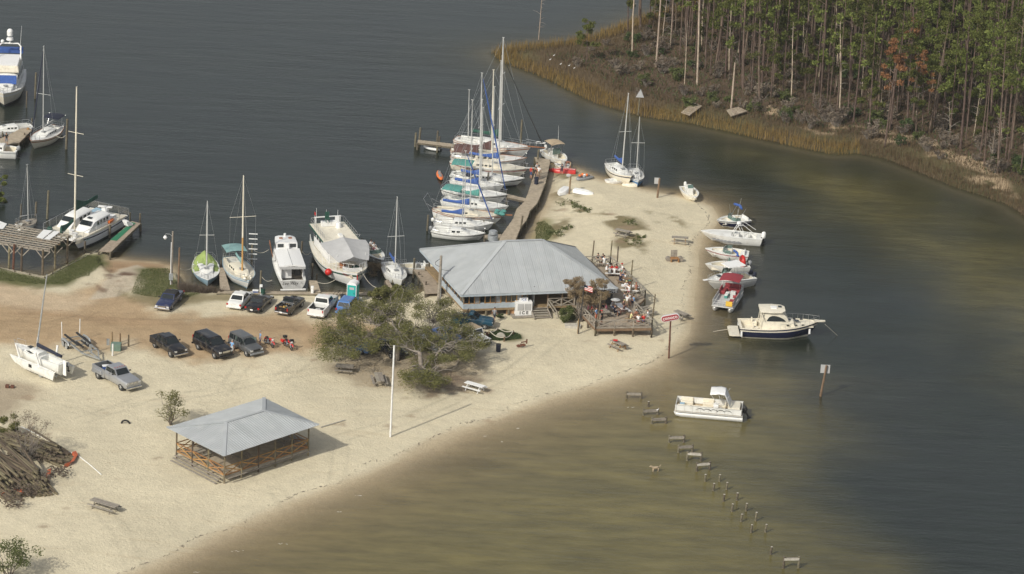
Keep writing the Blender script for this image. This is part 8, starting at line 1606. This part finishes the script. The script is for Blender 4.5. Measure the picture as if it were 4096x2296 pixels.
tag(MB().tube([(0, 0, 0), (.1, 0, 6.5)], [.14, .1], 8).build('broken_pole', M['dbark'], None, loc=at('ZE', 2010, 900, .6)), 'bare pole standing beside the smaller washed-up platform', 'pole')
rw = random.Random(5); m = MB()
for i in range(len(MAIN) - 1):                       # drift line of twigs and dark bits along the beach
    if not (2 <= i <= 24): continue
    a, b = at('D', *MAIN[i][:2], .3), at('D', *MAIN[i + 1][:2], .3); L = (b - a).length; nr = Vector((-(b - a).y, (b - a).x, 0)).normalized(); nr = nr if nr.y * 1 > 0 or i > 14 else -nr
    if i > 15: nr = Vector((-1, 0, 0))
    for k in range(int(L * 2.6)):
        u = rw.random(); q = a.lerp(b, u); dd = 1.1 + .35 * math.sin((q.x + q.y) * .35) + .2 * math.sin(q.x * 1.3) + rw.gauss(0, .12); q = q + nr * dd
        if rw.random() < .25 + .3 * math.sin(q.x * .7): continue
        z = gz(q.x, q.y) + .015; an = math.atan2((b - a).y, (b - a).x) + rw.gauss(0, .5); l2 = rw.uniform(.04, .28); d = Vector((math.cos(an), math.sin(an), 0)) * l2; q = Vector((q.x, q.y, z)); m.beam(q - d, q + d + Vector((0, 0, .02)), rw.uniform(.02, .06), .02)
tag(m.build('drift_line', M['bark']), kind='stuff')
mooring = (('Z2', (988, 1010), 1.2, (1085, 1045), 1.0), ('Z2', (925, 782), 1.6, (1055, 775), 1.3), ('Z2', (1350, 790), 1.4, (1425, 800), 1.4), ('Z2', (270, 945), 1.6, (410, 910), 1.0), ('C3', (590, 1030), 1.1, (697, 1022), 1.5), ('Z6', (1555, 1215), 1.8, (1665, 1315), 0), ('Z6', (560, 1280), .1, (720, 1255), .5), ('Z2', (1890, 985), 2.2, (2020, 1115), .8), ('Z2', (1480, 1060), .9, (1650, 1040), 1.6))
for k, (s, a, za, b, zb) in enumerate(mooring): A, B = at(s, *a, za), at(s, *b, zb); tag(MB().tube([(A.lerp(B, i / 8) - A) - Vector((0, 0, .35 * math.sin(math.pi * i / 8) if min(za, zb) > .3 else 0)) for i in range(9)], .03, 5).build('mooring_line', M['ropem'], None, loc=A), 'slack mooring rope running between a boat and its mooring', 'rope', 'mooring ropes')
# vegetation
def leaves(name, C, rad, n, size, m_, parent=None, seed=0, flat=.8, loc=None, up=.3):
    """leaf-sized faces scattered through clumps C (centre list) of radius rad"""
    g = np.random.RandomState(seed); C = np.array(C, float); k = len(C); idx = g.randint(0, k, n); r = (rad if np.ndim(rad) == 0 else np.array(rad)[idx, None])
    d = g.normal(size=(n, 3)); d /= np.linalg.norm(d, axis=1)[:, None]; p = C[idx] + d * r * (g.rand(n, 1) ** .45) * np.array([1, 1, flat])
    a = g.normal(size=(n, 3)); a[:, 2] *= up; a /= np.linalg.norm(a, axis=1)[:, None]; b = g.normal(size=(n, 3)); b -= a * (a * b).sum(1)[:, None]; b /= np.linalg.norm(b, axis=1)[:, None]
    s = size * (.6 + .8 * g.rand(n, 1)); v = np.stack([p - a * s, p + b * s * .5, p + a * s, p - b * s * .5], 1).reshape(-1, 3)
    return quads(name, v, m_, parent, loc)
def quads(name, v, m_, parent=None, loc=None, k=4):
    me = bpy.data.meshes.new(name); nv = len(v); me.vertices.add(nv); me.vertices.foreach_set('co', v.astype(np.float32).ravel()); me.loops.add(nv); me.loops.foreach_set('vertex_index', np.arange(nv, dtype=np.int32)); me.polygons.add(nv // k); me.polygons.foreach_set('loop_start', np.arange(nv // k, dtype=np.int32) * k); me.update(calc_edges=True); me.materials.append(m_)
    o = bpy.data.objects.new(name, me); COL.objects.link(o); o.parent = parent
    if loc is not None: o.location = loc
    return o
def limb(m, a, b, r0, r1, rn, n=5, j=.15, sides=6):
    L = (b - a).length; pts = [a.lerp(b, i / n) + (Vector((rn.gauss(0, 1), rn.gauss(0, 1), rn.gauss(0, .6))) * L * j * .3 if 0 < i < n else Vector()) for i in range(n + 1)]; m.tube(pts, [r0 + (r1 - r0) * i / n for i in range(n + 1)], sides); return pts
# the oak
OB = on('ZC', 1070, 830); OAK = thing('oak_tree', 'large spreading oak with pale twisting limbs over the parked cars', 'tree', OB); rn = random.Random(3)
sil = [(110, 560), (200, 330), (290, 270), (430, 190), (590, 90), (640, 0), (760, -10), (1000, -20), (1090, 90), (1330, 110), (1390, 180), (1450, 330), (1660, 420), (1690, 540), (1500, 620), (1350, 640), (1250, 720), (1400, 820), (1280, 850), (1120, 860), (900, 850), (860, 760), (1000, 640), (900, 560), (640, 600), (520, 600), (230, 620)]
def inside(x, y, P):
    c = False
    for i in range(len(P)):
        (a, b), (d, e) = P[i - 1], P[i]
        if (b > y) != (e > y) and x < (d - a) * (y - b) / (e - b) + a: c = not c
    return c
cl = []; holes = [(700, 60, 90), (1130, 60, 80), (980, 200, 60), (900, 640, 110), (1200, 330, 60), (620, 330, 45), (760, 560, 90), (1080, 300, 50), (460, 420, 40), (1350, 560, 60)]
while len(cl) < 240:
    x, y = rn.uniform(90, 1700), rn.uniform(-20, 860)
    if not inside(x, y, sil) or any(math.hypot(x - a, y - b) < r for a, b, r in holes): continue
    dx = abs(x - 950) / 750; z = .9 + (860 - y) / 860 * 4.4 * (1 - .3 * dx) + rn.uniform(-.6, 1.0); z = max(z, 1.1); p = at('ZC', x, y, G0 + z); cl.append(p - OB)
leaves('crown', [tuple(c) for c in cl], np.array([rn.uniform(.5, 1.3) for _ in cl]), 84000, .07, L_oak, OAK, 5, .7)
m = MB(); forks = []
T1 = [Vector((0, 0, -.2)), Vector((.0, .3, 1.6)), Vector((-.2, 1.2, 2.8))]; m.tube(T1, [.34, .28, .22], 9); T2b = on('ZC', 860, 650) - OB; T2 = [T2b - Vector((0, 0, .2)), T2b + Vector((.1, 0, 1.5)), T2b + Vector((.2, .4, 2.8))]; m.tube(T2, [.28, .24, .18], 8); T3b = on('ZC', 1190, 790) - OB; T3 = [T3b - Vector((0, 0, .2)), T3b + Vector((-.2, .2, 1.4)), T3b + Vector((.3, 1.0, 2.4))]; m.tube(T3, [.22, .18, .14], 8)
tag(m.build('trunk', M['bark'], OAK), None); m = MB(); hubs = [T1[2], T2[2], T3[2], T1[1]]
mains = []
for a in range(20):
    c = cl[a * 9]; h_ = min(hubs, key=lambda q: (q - c).length); mid = h_.lerp(c, .6); mains += limb(m, h_, mid, .13, .06, rn, 5, .25); 
for c in cl:
    h_ = min(mains + hubs, key=lambda q: (q - c).length); 
    for k in range(2): limb(m, h_, c + Vector((rn.gauss(0, .5), rn.gauss(0, .5), rn.uniform(-.1, .9))), .05, .012, rn, 4, .35, 4)
m.build('branches', M['sbark'], OAK)
def bush(name, label, cat, s, b, wpx, hpx, m_, n, size, seed, stems=5, stemm='bark', k=14, group=None, low=.2, trunk=.04, lean=0):
    B = on(s, *b); sc = SH[s][2] / 33.5; W = wpx * sc / 2; Hh = hpx * sc; r_ = random.Random(seed); t = thing(name, label, cat, B, 0, group); C = []
    for i in range(k): f = r_.random(); a = r_.random() * 6.28; q = W * (.55 + .45 * math.sin(math.pi * min(1, f * 1.1))) * math.sqrt(r_.random()); C.append((q * math.cos(a) + lean * f, q * math.sin(a), Hh * (low + (1 - low) * f * .92)))
    leaves('foliage', C, W * (.3 if k < 30 else .24), n, size, m_, t, seed, .75); m = MB()
    for i in range(stems): c = Vector(C[i % k]); limb(m, Vector((r_.uniform(-.1, .1), r_.uniform(-.1, .1), -.1)), c, trunk, .012, r_, 4, .2, 5)
    m.build('stems', M[stemm], t); return t
bush('crepe_myrtle', 'russet-brown crepe myrtle in front of the roof edge, left of two', 'tree', 'Z4', (1700, 905), 270, 430, L_myr, 9000, .065, 1, 18, k=44, low=.5, trunk=.05, lean=-1.3); bush('crepe_myrtle', 'russet-brown crepe myrtle growing by the deck corner under the name board, right of two', 'tree', 'Z4', (1780, 895), 250, 395, L_myr, 8500, .065, 2, 18, k=40, low=.46, trunk=.05, lean=.9)
bush('crepe_myrtle', 'thin brown-leaved tree in front of the trawler bow', 'tree', 'C5', (1085, 1160), 390, 450, L_myr, 4200, .065, 3, 18, k=34, low=.48); bush('shrub', 'rounded green and straw shrub at the left foot of the deck', 'shrub', 'Z4', (1570, 905), 200, 130, L_green, 4200, .09, 4, 10, k=22, low=.1)
bush('sapling', 'leafy sapling in a red ring above the pavilion roof', 'tree', 'ZB', (1210, 352), 260, 225, L_oak, 1900, .08, 5, 12, k=18, low=.3, trunk=.06); bush('small_tree', 'half-dead bushy tree standing in front of the log heap', 'tree', 'ZB', (195, 610), 300, 330, L_dry, 1300, .07, 6, 26, k=30, low=.3, stemm='sbark'); bush('shrub', 'greenish leafy branch tips at the left edge of the log heap', 'shrub', 'ZB', (70, 440), 160, 150, L_oak, 1600, .1, 7)
bush('small_tree', 'yellow-green leafy tree top in the bottom left corner', 'tree', 'ZB', (70, 1440), 330, 190, L_green, 2600, .1, 8, 14, k=20, low=.45, stemm='sbark', trunk=.06); bush('shrub', 'bushy green undergrowth behind the oak next to the white sloop', 'shrub', 'C5', (1330, 1280), 420, 200, L_oak, 6000, .1, 9, 12, k=26, low=.1); bush('shrub', 'green bush right of the turquoise toilet', 'shrub', 'C5', (1120, 1330), 300, 220, L_oak, 4500, .1, 10, 12, k=22, low=.1)
bush('shrub', 'green weed clump beside the ice box platform', 'shrub', 'Z4', (940, 868), 70, 35, L_bush, 500, .08, 11); bush('pine_tree', 'dark pine rising from the left picture edge behind the pergola', 'tree', 'C4', (20, 600), 200, 700, L_pine, 4200, .16, 12, 8, 'pbark', k=14, low=.3, trunk=.1)
for x, y, w_, k in ((1405, 590, 55, 0), (1425, 575, 40, 1), (1450, 520, 45, 2), (1428, 512, 60, 3), (1585, 560, 45, 4), (1590, 610, 50, 5), (1470, 530, 40, 6), (1612, 595, 34, 7), (1380, 588, 40, 8)): bush('weed_clump', 'low scrubby weeds on the pale sand behind the restaurant', 'weeds', 'D', (x, y), w_, 5, L_green, 190, .1, 20 + k, 3, k=10, group='weed clumps on the sand', low=.1)
# dry brush heap on the bank and green grass (stuff)
def blades(name, P, h, m_, w=.03, lean=.25, seed=0):
    g = np.random.RandomState(seed); n = len(P); P = np.array(P); a = g.rand(n) * 6.28; hh = h * (.5 + .8 * g.rand(n)); dx = np.cos(a) * w; dy = np.sin(a) * w; lx = g.normal(size=n) * lean * hh; ly = g.normal(size=n) * lean * hh
    v = np.stack([P + np.stack([dx, dy, 0 * dx], 1), P - np.stack([dx, dy, 0 * dx], 1), P + np.stack([lx, ly, hh], 1)], 1).reshape(-1, 3); return tag(quads(name, v, m_, k=3), kind='stuff')
ZI = lambda x, y: np.array([gz(a, b) for a, b in zip(x, y)])
def scatter(polyD, n, seed, s='D', d=.0):
    g = np.random.RandomState(seed); W = world_poly(polyD, s, .5); lo, hi = W.min(0), W.max(0); x = g.uniform(lo[0], hi[0], n * 3); y = g.uniform(lo[1], hi[1], n * 3); sd, _ = sdist(x, y, W); k = (sd + (vnoise(x, y, 2, seed) - .5) * 1.2 > d); x, y = x[k][:n], y[k][:n]; return np.stack([x, y, ZI(x, y)], 1)
blades('bank_grass', scatter([(0, 678), (112, 701), (213, 643), (264, 644), (255, 665), (220, 695), (160, 715), (80, 715), (-40, 700), (-100, 690)], 12000, 1), .12, L_green, .02, .5); blades('bank_grass', scatter([(355, 674), (425, 666), (448, 728), (510, 740), (450, 752), (390, 750), (330, 738)], 9000, 2), .12, L_green, .02, .5)
blades('patch_grass', scatter([(1229, 838), (1264, 832), (1312, 845), (1316, 855), (1275, 861), (1234, 857)], 5000, 3), .2, L_bush, .025, .4); blades('dry_weeds', scatter([(452, 722), (520, 728), (560, 738), (520, 742), (455, 735)], 2600, 4), .8, L_dry, .02, .4); blades('pool_grass', scatter([(1345, 550), (1372, 545), (1395, 575), (1380, 603), (1345, 604)], 3500, 6), .14, L_green, .02, .3)
tag(leaves('leaf_litter', scatter([(840, 890), (1100, 860), (1210, 890), (1200, 990), (1060, 1000), (900, 970)], 1500, 7), .25, 5000, .06, L_myr, None, 7, .1), kind='stuff')
# marsh grass belt along the far shore
g = np.random.RandomState(8); xx = g.uniform(-45, 100, 330000); yy = g.uniform(0, 135, 330000); sd, ix = sdist(xx, yy, PF); nz = vnoise(xx, yy, 5, 61)
wid_ = 2.6 + 4 * vnoise(xx, yy, 16, 66); k1 = (sd > -.5) & (sd < wid_ * .62 + (nz - .5)) ; k2 = (sd > wid_ * .35) & (sd < wid_ + 3.5) & (g.rand(len(sd)) < .6)
px1 = np.array([pxm((a, b, .5))[0] for a, b in zip(xx[k1], yy[k1])]); gold = px1 < 3440
P1 = np.stack([xx[k1], yy[k1], np.maximum(ZI(xx[k1], yy[k1]), -.1)], 1); blades('marsh_grass', P1[gold], 1.15, L_gold, .035, .12); blades('marsh_grass', P1[~gold], 1.0, L_marsh, .035, .15); P3 = np.stack([xx[k2], yy[k2], ZI(xx[k2], yy[k2])], 1); blades('marsh_grass', P3, .8, L_marsh, .035, .25)
k4 = (sd > 6) & (g.rand(len(sd)) < .35); P4 = np.stack([xx[k4], yy[k4], ZI(xx[k4], yy[k4])], 1); blades('undergrowth', P4[::2], .55, L_marsh, .06, .6); blades('undergrowth', P4[1::2], .5, L_bush, .07, .6)
# pine wood
def pine(seed, H, crown0, nb, big, m_leaf=None, dead=False, rad=1.9):
    r_ = random.Random(seed); t = MB(); top = Vector((r_.uniform(-.4, .4), r_.uniform(-.4, .4), H)); pts = [Vector((0, 0, -.4)), Vector((0, 0, 0)).lerp(top, .35) + Vector((r_.uniform(-.15, .15), r_.uniform(-.15, .15), 0)), Vector().lerp(top, .7) + Vector((r_.uniform(-.15, .15), 0, 0)), top]; t.tube(pts, [.13 * H / 16, .11 * H / 16, .08 * H / 16, .025], 7); C = []; br = MB()
    for i in range(nb):
        f = crown0 + (1 - crown0) * (i + r_.random() * .6) / nb; a = r_.random() * 6.28; p0 = Vector().lerp(top, f); L = rad * (1.15 - f) / (1.15 - crown0) * r_.uniform(.6, 1.2) + .25; e = p0 + Vector((math.cos(a) * L, math.sin(a) * L, L * r_.uniform(.0, .5))); br.tube([p0, p0.lerp(e, .5) + Vector((0, 0, .1 * L)), e], [.045, .03, .012], 4)
        if not dead: C.append(tuple(e)); C.append(tuple(p0.lerp(e, .6) + Vector((0, 0, .2)))) if r_.random() < .5 else 0
    for i in range(5):
        a = r_.random() * 6.28; p0 = Vector().lerp(top, r_.uniform(.25, crown0)); e = p0 + Vector((math.cos(a), math.sin(a), r_.uniform(-.2, .3))) * r_.uniform(.3, .9); br.tube([p0, e], [.03, .01], 4)
    return t, br, C
def pieces(seed, H, c0, nb, rad, leaf, n, size, bark='pbark', cr=.55, dead=False):
    t, b, C = pine(seed, H, c0, nb, 0, dead=dead, rad=rad); b1 = t.build('trunk', M[bark]); b2 = b.build('limbs', M[bark if not dead else 'sbark']); out = [b1.data, b2.data]; bpy.data.objects.remove(b1); bpy.data.objects.remove(b2)
    if not dead: l = leaves('crown', C, cr, n, size, leaf, None, seed, .7, up=1); out.append(l.data); bpy.data.objects.remove(l)
    return out
TALL = [pieces(100 + i, 14 + 1.4 * i, (.55, .42, .5, .35, .6, .45)[i], 12 + i, 2.3, L_pine, 1700, .14, cr=.65) for i in range(6)]; YOUNG = [pieces(120 + i, 6.5 + 1.8 * i, .3, 11, 1.6, L_pine, 1700, .15, cr=.55) for i in range(3)]; RUST = [pieces(130, 15, .5, 12, 2.0, L_rust, 1400, .17)]
DEAD = [pieces(140 + i, 5 + 2.2 * i, .25, 12, 1.3, None, 0, 0, 'dbark', dead=True) for i in range(4)]; SNAG = [pieces(150 + i, 15 + i, .6, 7, 2.2, None, 0, 0, 'dbark', dead=True) for i in range(3)]
FOR = world_poly([(1590, 60), (1640, 20), (1750, -130), (2050, -300), (2900, -420), (2950, 600), (2650, 500), (2500, 440), (2390, 372), (2250, 335), (2120, 320), (2000, 270), (1850, 235), (1790, 200), (1700, 140)])
PN = [('trunk', 'limbs', 'crown'), ('trunk', 'limbs')]
def tree(name, label, cat, D, p, sc, group, rz):
    t = thing(name, label, cat, p, rz, group, rot=(rn.gauss(0, .035), rn.gauss(0, .035), rz)); t.scale = (sc,) * 3
    for nm, d in zip(('trunk', 'limbs', 'crown'), D): o = bpy.data.objects.new(nm, d); COL.objects.link(o); o.parent = t
    return t
g = np.random.RandomState(12); tx = g.uniform(-5, 105, 30000); ty = g.uniform(10, 190, 30000); sd, _ = sdist(tx, ty, FOR); keep = sd > 0; tx, ty = tx[keep], ty[keep]; acc = []
cell = {}
for a, b in zip(tx, ty):
    k = (int(a // 2.3), int(b // 2.3))
    if any((a - c) ** 2 + (b - d) ** 2 < 2.0 ** 2 for i in (-1, 0, 1) for j in (-1, 0, 1) for c, d in cell.get((k[0] + i, k[1] + j), [])): continue
    X_, Y_ = pxm((a, b, 1)); 
    if X_ > 4250 or Y_ < -520: continue
    cell.setdefault(k, []).append((a, b)); acc.append((a, b))
acc.sort(key=lambda q: q[1] - .0 * q[0]); sdl = {}
front, back = [], []
for q in acc: (front if len(front) < 235 and g.rand() < .62 else back).append(q)
for i, (a, b) in enumerate(front):
    r_ = g.rand(); z = gz(a, b); near = i < 170
    if r_ < .27 and near: D = DEAD[i % 4]; nm, lb, gr_ = 'dead_tree', 'thin pale dead tree with bare branches at the front of the pine wood', 'bare dead trees of the wood'
    elif r_ < .46: D = YOUNG[i % 3]; nm, lb, gr_ = 'young_pine', 'short bright green young pine among taller trunks across the creek', 'young pines of the wood'
    else: D = TALL[int(g.rand() * 6)]; nm, lb, gr_ = 'pine_tree', 'tall thin pine with high green crown in the wood across the creek', 'tall pines of the wood'
    tree(nm, lb, 'tree', D, Vector((a, b, z)), g.uniform(.8, 1.12), gr_, g.rand() * 6.28)
for k, (x, y) in enumerate(((2225, 330), (2262, 240), (2320, 300))): tree('pine_tree', 'rust-orange dead-needled pine, %s of three' % ('leftmost', 'middle one', 'rightmost')[k], 'tree', RUST[0], on('D', x, y + 40), 1.0 - .12 * k, 'rusty pines', k * 2.0)
for k, (x, y, i, s_, l) in enumerate(((1193, 440, 0, 1.0, 'tall pale trunk leftmost at the edge of the marsh clearing'), (1390, 550, 1, 1.05, 'tall pale trunk with a crooked side branch, second along the clearing'), (1730, 700, 2, 1.05, 'thick pale brown trunk nearest the water right of the clearing'), (1625, 695, 0, .6, 'thin grey bare trunk beside the thick pale trunk'))): tree('dead_tree', l, 'tree', SNAG[i], on('ZE', x, y), s_, '', 1.2 * k)
for x, y, i, s_, l in ((1960, 650, 1, 1.0, 'tall reddish pine right of the thick pale trunk'), (2110, 745, 4, .95, 'tall pine beside the smaller platform'), (2245, 895, 3, 1.0, 'tall pine nearest the shore right of the platforms')): tree('pine_tree', l, 'tree', TALL[i], on('ZE', x, y), s_, '', i)
tree('dead_tree', 'lone bare dead tree at the tip of the marsh point', 'tree', DEAD[2], on('ZE', 420, 340), .9, '', 0); tree('young_pine', 'single bright green pine on the marsh point', 'tree', YOUNG[0], on('ZE', 815, 520), .95, '', 1); tree('young_pine', 'dark green leaning pine left of the wood on the north shore', 'tree', YOUNG[2], on('ZE', 1160, 260), 1.1, '', 2)
# trees deep in the wood, past the individual ones
V3 = []; F_ = MB(); Cs = []
for a, b in back:
    z = gz(a, b); H_ = g.uniform(12, 20); lx, ly = g.uniform(-.5, .5, 2); F_.cyl((a, b, z - .3), (a + lx, b + ly, z + H_), .1, .04, 5, cap=False)
    if g.rand() < .8:
        for j in range(9): f = g.uniform(.4, 1.0); r_ = 1.7 * (1.2 - f) * 1.4; an = g.rand() * 6.28; Cs.append((a + lx * f + r_ * math.cos(an), b + ly * f + r_ * math.sin(an), z + H_ * f))
tag(F_.build('background_trunks', M['pbark']), kind='stuff'); tag(leaves('background_crowns', Cs, .6, min(170000, len(Cs) * 42), .2, L_pine, None, 77, .7, up=1), kind='stuff')
# understory
def bsh(seed, leaf, W, H_, n, st): r_ = random.Random(seed); C = [(r_.uniform(-W, W) * .7, r_.uniform(-W, W) * .7, H_ * r_.uniform(.25, .9)) for _ in range(9)]; l = leaves('foliage', C, W * .4, n, .13, leaf, None, seed, .8); m = MB(); [limb(m, Vector((0, 0, -.1)), Vector(C[k % 9]) * r_.uniform(.9, 1.3), .03, .01, r_, 3, .3, 4) for k in range(st)]; s_ = m.build('stems', M['sbark']); o = (s_.data, l.data); bpy.data.objects.remove(l); bpy.data.objects.remove(s_); return o
BS = [bsh(1, L_bush, 1.0, 1.3, 600, 5), bsh(2, L_bush, .8, 1.8, 600, 6), bsh(3, L_dry, 1.1, 1.8, 260, 26), bsh(4, L_dry, .9, 1.4, 200, 24), bsh(5, L_green, 1.0, 1.2, 650, 4)]
ux = g.uniform(-38, 85, 9000); uy = g.uniform(5, 130, 9000); sd, _ = sdist(ux, uy, PF); sf, _ = sdist(ux, uy, FOR); cnt = {}
for a, b, s_, f_ in zip(ux, uy, sd, sf):
    X_, Y_ = pxm((a, b, 1))
    if s_ < 4.5 or X_ > 4180 or Y_ < -40: continue
    pr = .2 if -9 < f_ < 6 else .07
    if g.rand() > pr: continue
    k = int(g.choice([0, 1, 2, 3, 4, 2, 3, 2, 3] if f_ > -9 else [2, 3, 2, 4, 3])); lb = 'leafless grey-twigged bush on the marshy shore across the creek' if k in (2, 3) else 'low green bush on the floor of the shore wood'; c_ = 'grey-twigged bushes' if k in (2, 3) else 'green bushes'
    cnt[c_] = cnt.get(c_, 0) + 1
    if cnt[c_] > 150: continue
    t = thing('bush', lb, 'bush', (a, b, gz(a, b)), g.rand() * 6.28, c_ + ' across the creek'); t.scale = (g.uniform(.6, 1.3),) * 3
    for nm, d in zip(('stems', 'foliage'), BS[k]): o = bpy.data.objects.new(nm, d); COL.objects.link(o); o.parent = t
m = MB(); g = np.random.RandomState(21)
for s, x, y, w_ in (('ZB', 1685, 1250, 45), ('ZB', 2010, 1200, 45), ('ZB', 2540, 858, 30), ('ZC', 1640, 1322, 18), ('ZC', 1790, 1370, 14), ('ZC', 1940, 1252, 16), ('ZD', 125, 305, 26), ('ZB', 2415, 972, 16), ('ZB', 1400, 1400, 20)):
    for k in range(5): p = at(s, x + g.uniform(-1, 1) * w_, y - g.uniform(-1, 1) * w_ * .12 , .012) + Vector((0, 0, 0)); a = .3 + g.normal() * .3; d = Vector((math.cos(a), math.sin(a), 0)) * g.uniform(.03, .12); m.beam(p - d, p + d, .02, .008)
tag(m.build('foam_streaks', M['white2']), kind='stuff')
hb_ = MB().box((0, 0, 71.7), (18000, 18000, 151.4)); hb_ = tag(hb_.build('haze', hz), kind='stuff')
tag(leaves('brush_tangle', [tuple(on('ZB', x, y) + Vector((0, 0, .6))) for x, y in ((60, 520), (150, 480), (260, 560), (330, 610), (90, 760), (200, 720), (280, 780), (120, 840), (30, 640), (200, 860), (420, 720), (90, 940))], 1.3, 2600, .14, L_dry, None, 31, .45), kind='stuff')
